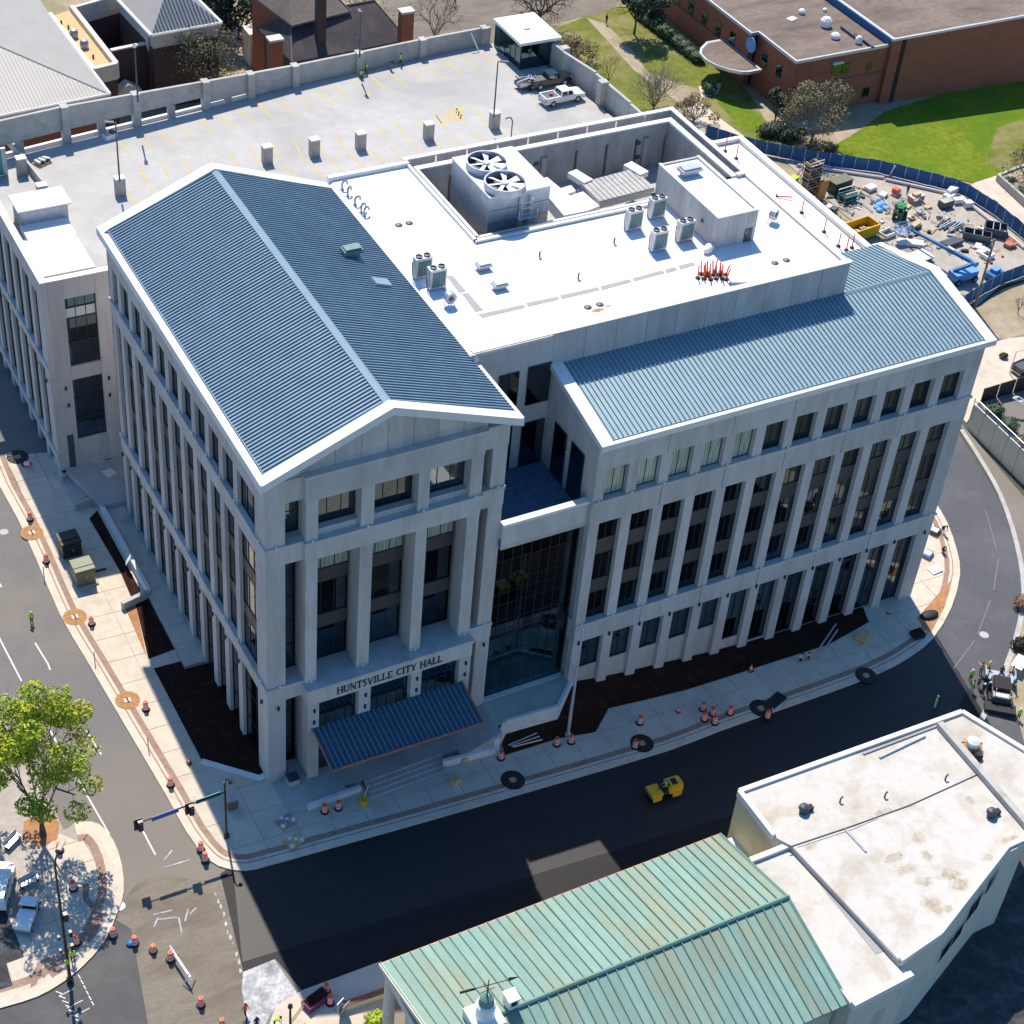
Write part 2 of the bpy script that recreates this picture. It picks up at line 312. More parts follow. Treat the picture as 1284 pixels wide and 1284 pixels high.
def dup(root, loc, rz=None, label=None, group=None, scale=None):
    r = root.copy(); COL.objects.link(r); r.location = loc
    if rz is not None: r.rotation_euler = (0, 0, rz)
    if label: r['label'] = label
    if group: r['group'] = group
    if scale: r.scale = scale if isinstance(scale, tuple) else (scale,) * 3
    if root.name not in KIDS: KIDS[root.name] = [(c, kids_of(c)) for c in kids_of(root)]
    for ch, gs in KIDS[root.name]:
        c = ch.copy(); COL.objects.link(c); c.parent = r
        for g in gs:
            d = g.copy(); COL.objects.link(d); d.parent = c
    return r
def inst(src, parent, loc=None, name=None):        # same mesh once more under a parent
    o = bpy.data.objects.new(name or src.name.split('.')[0], src if isinstance(src, bpy.types.Mesh) else src.data); COL.objects.link(o)
    o.parent = parent
    if loc is not None: o.location = loc
    return o
def struct(o): o['kind'] = 'structure'; return o
def ground_sheet(name, mats, px, dz, t=0.3):        # sheet on the sloping site given by photo pixels
    mb = MB(); mb.slab([tuple(G(u, v, dz)) for u, v in px], t)
    return struct(mb.build(name, mats))
def clip(poly, xa, xb, ya, yb):                     # polygon clipped by an axis-aligned cell
    for ax, val, keep in ((0, xa, 1), (0, xb, -1), (1, ya, 1), (1, yb, -1)):
        out = []
        for i in range(len(poly)):
            a, b = poly[i], poly[(i + 1) % len(poly)]
            ina, inb = keep * (a[ax] - val) >= 0, keep * (b[ax] - val) >= 0
            if ina: out.append(a)
            if ina != inb:
                t = (val - a[ax]) / (b[ax] - a[ax]); out.append((a[0] + t * (b[0] - a[0]), a[1] + t * (b[1] - a[1])))
        poly = out
        if len(poly) < 3: return []
    return poly
def area(p): return abs(sum(p[i][0] * p[(i + 1) % len(p)][1] - p[(i + 1) % len(p)][0] * p[i][1] for i in range(len(p)))) / 2
def slabs(parent, name, mats, poly, cell, top, t=0.12, gap=0.018, skip=None, ox=0.0, oy=0.0):
    xs = [p[0] for p in poly]; ys = [p[1] for p in poly]
    i0, i1 = math.floor((min(xs) - ox) / cell), math.ceil((max(xs) - ox) / cell)
    j0, j1 = math.floor((min(ys) - oy) / cell), math.ceil((max(ys) - oy) / cell)
    for i in range(i0, i1):
        for j in range(j0, j1):
            xa, ya = ox + i * cell, oy + j * cell
            if skip and skip(xa + cell / 2, ya + cell / 2): continue
            p = clip(list(poly), xa + gap, xa + cell - gap, ya + gap, ya + cell - gap)
            if len(p) < 3 or area(p) < 0.08: continue
            q = [(x, y) for k, (x, y) in enumerate(p) if (x - p[k - 1][0]) ** 2 + (y - p[k - 1][1]) ** 2 > 1e-5]
            if len(q) < 3: continue
            MB().prism(q, lambda x, y: gz(x, y) + top - t, lambda x, y: gz(x, y) + top).build(name, mats, parent)
def offset(pts, d):                                  # polyline moved to its left by d
    out = []
    for i, p in enumerate(pts):
        a = pts[max(0, i - 1)]; b = pts[min(len(pts) - 1, i + 1)]
        dx, dy = b[0] - a[0], b[1] - a[1]; L = math.hypot(dx, dy) or 1
        out.append((p[0] - dy / L * d, p[1] + dx / L * d))
    return out
def smooth_line(pts, k=3):                           # Catmull-Rom
    out = []
    for i in range(len(pts) - 1):
        p0, p1, p2, p3 = pts[max(0, i - 1)], pts[i], pts[i + 1], pts[min(len(pts) - 1, i + 2)]
        for s in range(k):
            t = s / k
            out.append(tuple(0.5 * (2 * p1[c] + (p2[c] - p0[c]) * t + (2 * p0[c] - 5 * p1[c] + 4 * p2[c] - p3[c]) * t * t + (3 * p1[c] - p0[c] - 3 * p2[c] + p3[c]) * t ** 3) for c in (0, 1)))
    out.append(tuple(pts[-1][:2])); return out
def ribbon(mb, pts, d0, d1, z0, z1, seg_gap=0.0):
    a = offset(pts, d0); b = offset(pts, d1)
    for i in range(len(pts) - 1):
        q = [a[i], a[i + 1], b[i + 1], b[i]]
        mb.prism(q, lambda x, y: gz(x, y) + z0, lambda x, y: gz(x, y) + z1)
    return mb
# ================================================================== THE SITE
mb = MB(); mb.prism([(-260, -160), (320, -160), (320, 340), (-260, 340)], lambda x, y: gz(x, y) - 1.2, lambda x, y: gz(x, y) - 0.16)
struct(mb.build('ground', M['cityground']))
mb = MB(); mb.prism([(-120, 66), (220, 38), (220, 200), (-120, 200)], lambda x, y: gz(x, y) - 0.5, lambda x, y: gz(x, y) - 0.13); struct(mb.build('dry_ground', M['tanground']))
mb = MB(); mb.prism([(-60, -60), (1.0, -60), (1.0, 75), (-60, 75)], lambda x, y: gz(x, y) - 0.6, lambda x, y: gz(x, y) - 0.11)
struct(mb.build('road', M['asphalt2']))
ground_sheet('grey_road_surface', M['swasphalt'], [(-60, 1330), (-60, 1270), (0, 1262), (60, 1240), (115, 1195), (146, 1146), (166, 1166), (197, 1330)], -0.106, 0.1)
KERB_PX = [(-14, 575), (0, 610), (22, 650), (45, 700), (75, 770), (110, 830), (160, 915), (210, 1000), (235, 1045), (262, 1078), (285, 1089), (310, 1091), (340, 1084), (440, 1056), (540, 1028), (640, 999), (740, 970), (840, 940), (900, 917), (960, 896), (1040, 868), (1100, 845), (1140, 824), (1170, 800), (1193, 762), (1204, 720), (1200, 690), (1188, 655), (1172, 628)]
KERB = smooth_line([tuple(G(u, v)[:2]) for u, v in KERB_PX], 2)
ground_sheet('milled_road_surface', M['milled'], [(140, 1150), (175, 1102), (205, 1096), (276, 1108), (292, 1160), (303, 1216), (318, 1310), (190, 1310), (165, 1165)], -0.102, 0.1)
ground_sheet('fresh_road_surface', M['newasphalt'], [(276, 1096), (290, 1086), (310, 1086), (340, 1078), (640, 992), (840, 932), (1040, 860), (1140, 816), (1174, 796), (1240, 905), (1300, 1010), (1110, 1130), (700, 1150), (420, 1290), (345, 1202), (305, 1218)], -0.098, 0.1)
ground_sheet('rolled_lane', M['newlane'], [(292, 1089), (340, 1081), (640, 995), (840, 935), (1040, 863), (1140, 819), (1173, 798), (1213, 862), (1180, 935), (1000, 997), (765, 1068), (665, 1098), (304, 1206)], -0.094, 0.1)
ground_sheet('curved_road_surface', M['curveasphalt'], [(1150, 600), (1200, 540), (1262, 640), (1286, 745), (1262, 848), (1300, 900), (1300, 1010), (1240, 905), (1174, 796), (1120, 815), (1100, 760)], -0.100, 0.1)  # paler sheet meets the black one along the cast shadow's edge
ground_sheet('dusty_road_base', M['chalk'], [(305, 1219), (344, 1203), (372, 1244), (368, 1256), (345, 1262), (330, 1290), (312, 1290), (303, 1240)], -0.094, 0.1)
ground_sheet('old_road_surface', M['asphalt'], [(1196, 520), (1290, 630), (1320, 700), (1290, 790), (1288, 742), (1262, 636)], -0.095, 0.1)
mb = MB(); ribbon(mb, smooth_line([tuple(G(u, v)[:2]) for u, v in [(1203, 538), (1225, 572), (1252, 620), (1272, 680), (1281, 740), (1272, 795), (1252, 850), (1228, 900)]], 3), 0.0, 0.45, -0.3, -0.04)
struct(mb.build('outer_kerb', M['concrete']))
# kerb, brick band and pavement slabs round the city hall
mb = MB(); ribbon(mb, KERB, 0.0, 0.62, -0.5, 0.0); kerb_o = struct(mb.build('kerb', M['kerb']))
mb = MB(); ribbon(mb, KERB, 0.62, 0.72, -0.5, -0.015); mb.build('kerb_joint', M['brickband'], kerb_o)
mb = MB(); ribbon(mb, KERB, 0.72, 0.95, -0.5, 0.002); mb.build('kerb_back', M['kerb'], kerb_o)
mb = MB(); ribbon(mb, KERB, 0.95, 1.42, -0.5, 0.006); struct(mb.build('brick_band', M['brickband']))
inner = offset(KERB, 1.42)
swpoly = inner + [(63.0, 12.0), (60.0, 9.0), (59.5, 0.6), (24.0, 0.6), (0.9, 0.9), (0.9, 40.0), (-2.0, 42.0)]
mb = MB(); mb.prism([(-7.0, -5.2), (0.8, -5.4), (58.6, -5.4), (64.5, 2.0), (64.5, 9), (0.9, 9), (0.9, 39), (-7.3, 39)], lambda x, y: gz(x, y) - 0.4, lambda x, y: gz(x, y) - 0.03)
sw = struct(mb.build('sidewalk', M['plaza']))
slabs(sw, 'pavement_slab', M['walk'], swpoly, 2.6, 0.0, 0.1, 0.02, skip=lambda x, y: (x > 2.0 and y > 2.4 and x < 59.0) or (x > 0.95 and y > 2.0 and x < 59), ox=0.3, oy=0.4)
# planting beds and stains
def bed(name, m, px, dz): return ground_sheet(name, M[m], px, dz, 0.1)
bed('mulch_bed', 'mulch', [(170, 757), (193, 747), (224, 812), (186, 826)], 0.03)
bed('bare_soil', 'soil', [(157, 762), (170, 757), (178, 795), (184, 824)], 0.027)
bed('mulch_bed', 'mulch', [(193, 838), (256, 821), (300, 890), (338, 962), (324, 972), (254, 955)], 0.035)
mb = MB()
mb.slab([tuple(G(u, v, 0.05)) for u, v in [(254, 951), (326, 972), (325, 979), (251, 957)]], 0.2); mb.slab([tuple(G(u, v, 0.07)) for u, v in [(325, 972), (340, 966), (343, 972), (325, 979)]], 0.2)
struct(mb.build('bed_edging', M['coping']))
for px, mm, nm in (([(132, 572), (150, 566), (153, 578), (136, 586)], 'pink', 'board'), ):
    pass
ground_sheet('sand_patch', M['soil'], [(1150, 775), (1176, 745), (1192, 728), (1185, 760), (1168, 792), (1160, 790)], 0.012, 0.05)
# right-hand bed: rises against the wall
lo = [(17.9, -4.1), (22.7, -4.1), (25.8, -4.6), (28.1, -2.75), (31.5, -3.05), (35.2, -3.3), (39.0, -3.3), (43.2, -3.25), (49.8, -3.2), (54.8, -2.2)]
hi = [(18.4, -2.2), (23.2, -2.4), (25.7, -0.4), (28.3, -0.45), (31.5, -0.45), (35.2, -0.45), (39.0, -0.45), (43.2, -0.45), (49.8, -0.45), (55.4, -0.45)]
hz = [-1.0, -0.9, -0.4, -0.95, -1.4, -1.85, -2.3, -2.85, -3.45, -3.35]
mb = MB(); N = 5
for i in range(len(lo)):
    for j in range(N + 1):
        t = j / N; x = lo[i][0] + (hi[i][0] - lo[i][0]) * t; y = lo[i][1] + (hi[i][1] - lo[i][1]) * t
        z0 = gz(lo[i][0], lo[i][1]) + 0.03; s = t * t * (3 - 2 * t)
        mb.v.append((x, y, z0 + (max(hz[i], gz(x, y) + .06) - z0) * s + random.uniform(-.03, .03) * (0 < j < N)))
for i in range(len(lo) - 1):
    for j in range(N):
        a = i * (N + 1) + j; mb.f.append((a, a + N + 1, a + N + 2, a + 1)); mb.mi.append(0)
struct(mb.build('mulch_bed', M['mulch']))
# raised walk along the left front, upper terrace
mb = MB(); mb.prism([(-1.75, 13.2), (0.4, 13.2), (0.4, 33), (-1.75, 33)], -2, lambda x, y: gz(x, y) + (0.04 if y < 16 else 0.3)); rw = struct(mb.build('raised_walk', M['plaza']))
slabs(rw, 'paving_slab', M['walk'], [(-1.75, 13.2), (0.4, 13.2), (0.4, 33), (-1.75, 33)], 2.2, 0.36, 0.05, 0.015, oy=0.2)
mb = MB(); mb.prism([(-1.9, 33), (4, 33), (4, 38.8), (-3.4, 38.8)], -2, lambda x, y: gz(x, y) + 0.9); struct(mb.build('upper_terrace', M['plaza']))
st = thing('outdoor_stairs', 'shaded concrete stairs climbing between the parking building and the left wing', 'stairs', (-3, 34.5, gz(-3, 34.5)))
A0, A1, B0, B1 = G(76, 608), G(92, 632), G(112, 576), G(128, 622)
for k in range(7):
    t0, t1 = k / 7, (k + 1) / 7
    q = [A0.lerp(B0, t0), A1.lerp(B1, t0), A1.lerp(B1, t1), A0.lerp(B0, t1)]
    h = 0.12 * (k + 1)
    MB().prism([(p.x, p.y) for p in q], lambda x, y: gz(x, y) - .1, lambda x, y, h=h: gz(x, y) + h).build('step', M['plaza'], st, W=True)
rt = thing('retaining_wall', 'low concrete retaining wall beside the raised walk and transformers', 'wall', (-1.9, 28, gz(-1.9, 28)))
def wallseg(mb, a, b, w, z0, z1):
    a = Vector(a[:2]); b = Vector(b[:2]); d = (b - a).normalized(); n = Vector((-d.y, d.x)) * (w / 2)
    mb.prism([tuple(a - n), tuple(b - n), tuple(b + n), tuple(a + n)], lambda x, y: gz(x, y) + z0, lambda x, y: gz(x, y) + z1)
wa, wb, wc, wd = G(93, 633, .6), G(121, 622, .6), G(187, 741, .6), G(153, 757, .6)
mb = MB(); wallseg(mb, wb, wc, 0.32, -.3, .75); mb.build('wall_panel', M['coping'], rt, W=True)
mb = MB(); wallseg(mb, wc, wd, 0.36, -.3, .72); mb.build('wall_panel', M['concrete'], rt, W=True)
mb = MB(); wallseg(mb, wa, wb, 0.32, -.3, .72); mb.build('wall_panel', M['concrete'], rt, W=True)
bed('mulch_strip', 'mulch', [(112, 650), (122, 640), (176, 740), (166, 752), (150, 715)], 0.03)
pl = thing('planter_wall', 'concrete planter wall with dark soil at the corner of the parking building', 'planter', tuple(G(70, 605)))
q = [G(66, 578), G(112, 562), G(112, 583), G(78, 606)]
MB().prism([(p.x, p.y) for p in q], lambda x, y: gz(x, y) - .2, lambda x, y: gz(x, y) + 0.7).build('wall', M['concrete'], pl, W=True)
c0 = sum((p for p in q), Vector()) / 4
MB().prism([tuple((p.lerp(c0, .18))[:2]) for p in q], lambda x, y: gz(x, y) + .5, lambda x, y: gz(x, y) + 0.73).build('soil', M['mulch'], pl, W=True)
# front terrace, steps and cheek walls
def ftop(x, y):
    b = gz(x, y) + 0.45
    if x > 14.5: b = b + (0.0 - b) * min(1, (x - 14.5) / 3.4)
    if x < 2.2: b = gz(x, y) + 0.02 + 0.43 * max(0, (x - 0.4) / 1.8)
    return b
tm = MB(); xs = [0.4, 1.3, 2.2, 5, 8, 11, 14.5, 15.6, 16.8, 17.9]
for x0, x1 in zip(xs[:-1], xs[1:]):
    f = lambda x: -2.55 if 6.2 < x < 13.2 else -3.35
    y0 = f((x0 + x1) / 2); tm.prism([(x0, y0), (x1, y0), (x1, 1.2), (x0, 1.2)], -4, ftop)
terr = struct(tm.build('entrance_terrace', M['plaza']))
est = thing('entrance_steps', 'four broad concrete steps below the blue entrance canopy', 'stairs', (10, -3.4, gz(10, -3.4)))
for k in range(4):
    y0 = -4.15 + k * 0.42; h = 0.11 * (k + 1)
    MB().prism([(6.5, y0), (13.1, y0 + 0.35), (13.1, -2.1), (6.5, -2.1)], lambda x, y: gz(x, y) - .1, lambda x, y, h=h: gz(x, y) + h + .002 * k).build('step', M['concrete'], est, W=True)
    if k in (1, 3): MB().box(0, 0, 0, 0, 0, 0)
cw = thing('cheek_wall', 'low pale wall from the foot of the entrance steps up round the glass front terrace', 'wall', (17, -3.5, gz(17, -3.5)))
mb = MB(); wallseg(mb, (12.9, -3.3), (17.3, -3.55), .3, -.2, .62); mb.build('wall_panel', M['coping'], cw, W=True)
RT = [PZ(634, 903, .3), PZ(700, 884, .3), PZ(718, 848, .3)]
def wtop(mb, a, b, w, z0, z1):
    a = Vector(a[:2]); b = Vector(b[:2]); d = (b - a).normalized(); n = Vector((-d.y, d.x)) * (w / 2)
    mb.prism([tuple(a - n), tuple(b - n), tuple(b + n), tuple(a + n)], z0, z1)
mb = MB(); wtop(mb, (17.3, -3.55), RT[0], .3, -3, lambda x, y: -.85 + 1.15 * min(1, max(0, (y + 3.6) / 1.4))); mb.build('wall_panel', M['coping'], cw, W=True)
mb = MB(); wtop(mb, RT[0], RT[1], .26, -3, .3); mb.build('wall_panel', M['coping'], cw, W=True)
mb = MB(); wtop(mb, RT[1], RT[2], .26, -3, .298); mb.build('wall_panel', M['coping'], cw, W=True)
mb = MB(); wallseg(mb, (1.7, -3.4), (6.1, -3.15), .3, -.2, .5); mb.build('wall_panel', M['coping'], cw, W=True)
MB().prism([(17.9, 1.3), (17.9, -2.4), (RT[0].x, RT[0].y), (RT[1].x, RT[1].y), (RT[2].x, RT[2].y), (25.6, 1.3)], -3, 0.0).build('glass_front_terrace', M['walk']); struct(bpy.data.objects['glass_front_terrace'])

# ================================================================== CITY HALL
CH = thing('city_hall', 'large pale precast civic building with blue metal gable roofs and lettered entrance portico', 'building', (0, 0, -1.1))
CO = Vector((0, 0, -1.1))
def part(mb, name, m, parent=None, **k):
    return mb.build(name, [M[x] for x in m] if isinstance(m, (list, tuple)) else M[m], parent or CH, W=True, **k)
WC = {}
def window(parent, co, orient, s0, z0, w, h, plane, nv=1, nh=0, glass='glass', name='window', dep=0.10, fr=0.06):
    """frame (part) with its pane (sub-part); orient x: faces -x, y: faces -y, X: faces +x"""
    key = (orient, round(w, 2), round(h, 2), nv, nh, glass, dep, fr)
    if key not in WC:
        def bx(mb, a0, a1, b0, b1, d0, d1):
            if orient == 'y': mb.box(a0, a1, -d1, -d0, b0, b1)
            elif orient == 'x': mb.box(-d1, -d0, a0, a1, b0, b1)
            else: mb.box(d0, d1, a0, a1, b0, b1)
        f = MB(); bx(f, 0, w, 0, fr, 0, dep); bx(f, 0, w, h - fr, h, 0, dep); bx(f, 0, fr, fr, h - fr, 0, dep - .002); bx(f, w - fr, w, fr, h - fr, 0, dep - .002)
        for i in range(1, nv + 1): bx(f, w * i / (nv + 1) - .025, w * i / (nv + 1) + .025, fr, h - fr, 0, dep - .012)
        for j in range(1, nh + 1): bx(f, fr, w - fr, h * j / (nh + 1) - .022, h * j / (nh + 1) + .022, 0, dep - .02)
        g = MB(); bx(g, fr * .5, w - fr * .5, fr * .5, h - fr * .5, 0.015, 0.045)
        WC[key] = (f.mesh(name, M['frame']), g.mesh('pane', M[glass]))
    fm, gm = WC[key]
    loc = {'y': (s0, plane, z0), 'x': (plane, s0, z0), 'X': (plane, s0, z0)}[orient]
    o = inst(fm, parent, Vector(loc) - co, name)
    inst(gm, o, None, 'pane')
    return o
LT = MB(); LT.ball((0, 0, 0.07), 0.085, 8, 4); LTm = LT.mesh('wall_light', M['white'])
LD = MB(); LD.tube((0, 0, -.16), (0, 0, .16), 0.09, 0.09, 8); LDm = LD.mesh('wall_light', M['blackpaint'])
def light(x, y, z, dark=False): inst(LDm if dark else LTm, CH, Vector((x, y, z)) - CO, 'wall_light')
ZM, Z5, ZE = 8.89, 22.24, 28.05                       # left wing ledges and eave
LX1 = 17.95                                           # left wing right-hand side
LY1 = 32.3
# ---- massing cores
mb = MB(); mb.box(0.95, 16.9, 1.9, LY1 - .1, -2, 27.9); part(mb, 'wall', 'precast')
mb = MB(); mb.box(25.35, 60.2, 0.35, 6.7, -5, 24.0); part(mb, 'wall', 'precast')
mb = MB(); mb.box(18.2, 60.0, 6.85, 31.0, -4, 22.7); part(mb, 'wall', 'precast')
# ---- left front: pier, ledge, window, spandrel
LYC = [30.9, 29.83 - 1.2]
ly = [1.0, 5.47, 8.21, 10.88, 13.65, 16.37, 19.11, 21.77, 24.47, 27.21, 29.83]
ly = [0.95, 4.15] + [5.47 + 0 for _ in ()] + []
ly = [0.95, 2.85, 5.47, 8.21, 10.88, 13.65, 16.37, 19.11, 21.77, 24.47, 27.21, 29.83, 31.6]
pw = 0.40
lp = [(0.02, 1.9)] + [(y - pw, y + pw) for y in ly[2:12]] + [(31.35, LY1)]
foot = -1.3
for (a, b) in lp:
    for z0, z1 in ((foot, ZM - 1.55), (ZM + .0, Z5 - 1.75), (Z5, ZE - 2.6)):
        mb = MB(); mb.box(0.0, 0.62, a, b, z0, z1)
        if b - a > 1.2: mb.box(0.62, 0.9, a + .01, b - .01, z0, z1)
        part(mb, 'pier', 'precast')
for a, b in lp[:1] + lp[1:]:
    yc = (a + b) / 2
    light(-0.12, yc, ZM + .02); light(-0.12, yc, Z5 + .02); light(-0.12, yc, ZM - 2.1, True)
for z0, z1, nm in ((ZM - 1.55, ZM - .28, 'band'), (ZM - .28, ZM, 'ledge'), (Z5 - 1.75, Z5 - .28, 'band'), (Z5 - .28, Z5, 'ledge'), (ZE - 2.6, ZE - .35, 'band')):
    mb = MB(); d = -0.16 if nm == 'ledge' else -0.03
    cuts = [d] + [(lp[q][1] + lp[q + 1][0]) / 2 for q in range(1, len(lp) - 1, 2)] + [LY1]
    for q in range(len(cuts) - 1): mb = MB(); mb.box(d, 0.95, cuts[q] + (.03 if q else 0), cuts[q + 1] - .03, z0, z1); part(mb, nm, 'precast')
for i in range(len(lp) - 1):
    a, b = lp[i][1], lp[i + 1][0]
    w = b - a
    nv = 1 if w < 2.6 else 2
    window(CH, CO, 'x', a, foot, w, ZM - 1.55 - foot, 0.36, nv, 2)
    for z0, z1 in ((ZM, 12.0), (13.2, 16.4), (17.6, Z5 - 1.75)):
        window(CH, CO, 'x', a, z0, w, z1 - z0, 0.36, nv, 0)
    for z0, z1 in ((12.0, 13.2), (16.4, 17.6)):
        mb = MB(); mb.box(0.28, 0.5, a, b, z0, z1); part(mb, 'spandrel', 'spandrel')
    window(CH, CO, 'x', a, Z5, w, ZE - 2.6 - Z5, 0.36, nv, 0)
mb = MB(); mb.box(.0, 16.9, LY1 - .1, LY1 + .02, -2, 27.9); part(mb, 'rear_wall', 'precast')
mb = MB(); mb.box(16.9, LX1, 1.9, LY1 - .1, 14, 27.9); part(mb, 'side_wall', 'precast')
# ---- portico (front of the left wing)
cx = [(2.75, 3.62), (6.76, 7.72), (11.0, 11.86), (15.0, 15.95)]
mb = MB(); mb.box(1.3, 16.9, 1.75, 1.95, -2, 27.9); part(mb, 'portico_back_wall', 'precast')
for a, b in ((0.0, 1.38), (16.8, LX1)):
    for z0, z1 in ((-2, ZM - 1.55), (ZM, Z5 - 1.75), (Z5, ZE - 2.2)):
        mb = MB(); mb.box(a + (.62 if a == 0 else 0), b, 0.0, 1.8, z0, z1)
        if a == 0: mb.box(a + .02, .62, -.02, .02, z0, z1)
        part(mb, 'corner_pier', 'precast')
    light((a + b) / 2 + (.2 if a == 0 else 0), -.16, ZM + .02); light((a + b) / 2, -.16, Z5 + .02); light((a + b) / 2 + .1, -.1, ZM - 2.2, True)
for a, b in ((.95, 2.75), (15.95, LX1 + .03)):
    for z0, z1, nm in ((ZM - 1.55, ZM - .28, 'band'), (ZM - .28, ZM, 'ledge'), (Z5 - 1.75, Z5 - .28, 'band'), (Z5 - .28, Z5, 'ledge'), (ZE - 2.2, ZE - .3, 'band')):
        mb = MB(); mb.box(a, b, -0.16 if nm == 'ledge' else -0.03, 1.76, z0, z1); part(mb, nm, 'precast')
for a, b in ((1.38, 2.75), (15.95, 16.8)):
    window(CH, CO, 'y', a, -1.6, b - a, ZM - 1.55 + 1.6, 1.62, 0, 2)
    window(CH, CO, 'y', a, ZM, b - a, Z5 - 1.75 - ZM, 1.62, 0, 4)
    window(CH, CO, 'y', a, Z5, b - a, ZE - 2.2 - Z5, 1.2, 0, 1)
for a, b in cx:
    mb = MB(); mb.box(a, b, -.32, 1.2, 8.7, Z5 - 1.75); part(mb, 'column', 'precast')
    mb = MB(); mb.box(a, b, -.32, 1.0, Z5, ZE - 2.3); part(mb, 'column', 'precast')
    mb = MB(); mb.box(a - .06, b - .06, -1.02, 1.0, -2.2, 7.05); part(mb, 'entrance_pier', 'precast')
    light((a + b) / 2, -.44, 8.78); light((a + b) / 2, -.5, Z5 + .03); light((a + b) / 2, -1.08, 6.4, True); light((a + b) / 2 - .02, -1.08, 5.2, True)
mb = MB(); mb.box(2.69, 15.97, -.36, 1.3, Z5 - 1.75, Z5 - .28); part(mb, 'band', 'precast')
mb = MB(); mb.box(2.6, 16.05, -.52, 1.3, Z5 - .28, Z5 + .01); part(mb, 'ledge', 'precast')
mb = MB(); mb.box(2.69, 15.97, -.36, 1.3, ZE - 2.3, ZE - .32); part(mb, 'architrave', 'precast')
mb = MB(); mb.box(2.55, 16.1, -.5, 1.0, ZE - .32, ZE - .08); part(mb, 'cornice', 'precast')
for i in range(3):
    a, b = cx[i][1], cx[i + 1][0]
    window(CH, CO, 'y', a, Z5 + .5, b - a, ZE - 2.3 - Z5 - .5, .75, 2, 0)
    mb = MB(); mb.box(a, b, .1, 1.3, Z5 + .012, Z5 + .5); part(mb, 'sill', 'precast')
    for z0, z1 in ((8.85, 12.0), (13.2, 16.4), (17.6, Z5 - 1.75)):
        window(CH, CO, 'y', a, z0, b - a, z1 - z0, 1.62, 2, 0, glass='stripeglass' if z0 > 17 else 'glass')
    for z0, z1 in ((12.0, 13.2), (16.4, 17.6)):
        mb = MB(); mb.box(a, b, 1.5, 1.7, z0, z1); part(mb, 'spandrel', 'spandrel')
    window(CH, CO, 'y', a - .06, -1.0, b - a, 8.05, -.35, 3, 3)
mb = MB(); mb.box(2.66, 15.92, -1.04, 1.7, 7.05, 8.42); part(mb, 'entablature', 'precast')
mb = MB(); mb.box(2.58, 16.0, -1.16, 1.74, 8.42, 8.68); part(mb, 'ledge', 'precast')
mb = MB(); mb.box(2.75, 15.9, .9, 1.7, -2, -.9); part(mb, 'threshold', 'concrete')
# lettering: thick and thin strokes with serifs, each letter a part
GLY = {'H': (.9, [(.12, 0, .12, 1, 1), (.78, 0, .78, 1, 1), (.12, .5, .78, .5, 0)]), 'U': (.9, [(.14, .25, .14, 1, 1), (.78, .25, .78, 1, 0), (.14, .25, .3, .03, 1), (.3, .03, .6, .03, 0), (.6, .03, .78, .25, 0)]),
       'N': (.95, [(.12, 0, .12, 1, 0), (.82, 0, .82, 1, 0), (.12, 1, .82, 0, 1)]), 'T': (.8, [(.4, 0, .4, 1, 1), (.02, .97, .78, .97, 0), (.04, .8, .04, .98, 0), (.76, .8, .76, .98, 0)]),
       'S': (.65, [(.55, .85, .35, .98, 0), (.35, .98, .1, .8, 1), (.1, .8, .2, .58, 1), (.2, .58, .48, .42, 1), (.48, .42, .55, .2, 1), (.55, .2, .3, .02, 0), (.3, .02, .06, .16, 0)]),
       'V': (.88, [(.08, 1, .44, 0, 1), (.44, 0, .8, 1, 0)]), 'I': (.38, [(.18, 0, .18, 1, 1)]), 'L': (.75, [(.14, 0, .14, 1, 1), (.14, .03, .68, .03, 0), (.67, .02, .67, .24, 0)]),
       'E': (.75, [(.14, 0, .14, 1, 1), (.14, .97, .64, .97, 0), (.14, .52, .5, .52, 0), (.14, .03, .68, .03, 0), (.64, .8, .64, .98, 0), (.68, .02, .68, .22, 0)]),
       'C': (.85, [(.72, .8, .5, .98, 0), (.5, .98, .2, .85, 0), (.2, .85, .1, .5, 1), (.1, .5, .2, .15, 1), (.2, .15, .5, .02, 0), (.5, .02, .74, .2, 0), (.73, .74, .73, .98, 0)]),
       'Y': (.85, [(.06, 1, .42, .48, 1), (.78, 1, .42, .48, 0), (.42, 0, .42, .48, 1)]), 'A': (.9, [(.08, 0, .44, 1, 0), (.44, 1, .82, 0, 1), (.22, .34, .66, .34, 0)])}
txt = 'HUNTSVILLE CITY HALL'; adv = sum(GLY[c][0] + .12 if c != ' ' else .5 for c in txt)
x0l, x1l, hl = 4.95, 13.5, 0.66; sc = (x1l - x0l) / adv; xx = x0l
for c in txt:
    if c == ' ': xx += .5 * sc; continue
    wd, st_ = GLY[c]; mb = MB()
    for (ax, ay, bx_, by, thick) in st_:
        p = Vector((xx + ax * sc, 0, 7.40 + ay * hl)); q = Vector((xx + bx_ * sc, 0, 7.40 + by * hl))
        d = q - p; mb.obox(((p.x + q.x) / 2, -1.065, (p.z + q.z) / 2), (d.length + .03, .05 + .004 * thick, .095 if thick else .05), 0, 0, -math.atan2(d.z, d.x))
        if thick and abs(d.x) < 1e-6:
            for zz in (p.z, q.z): mb.box(p.x - .1, p.x + .1, -1.085, -1.05, zz - .02, zz + .02)
    part(mb, 'letter', 'letters'); xx += (wd + .12) * sc
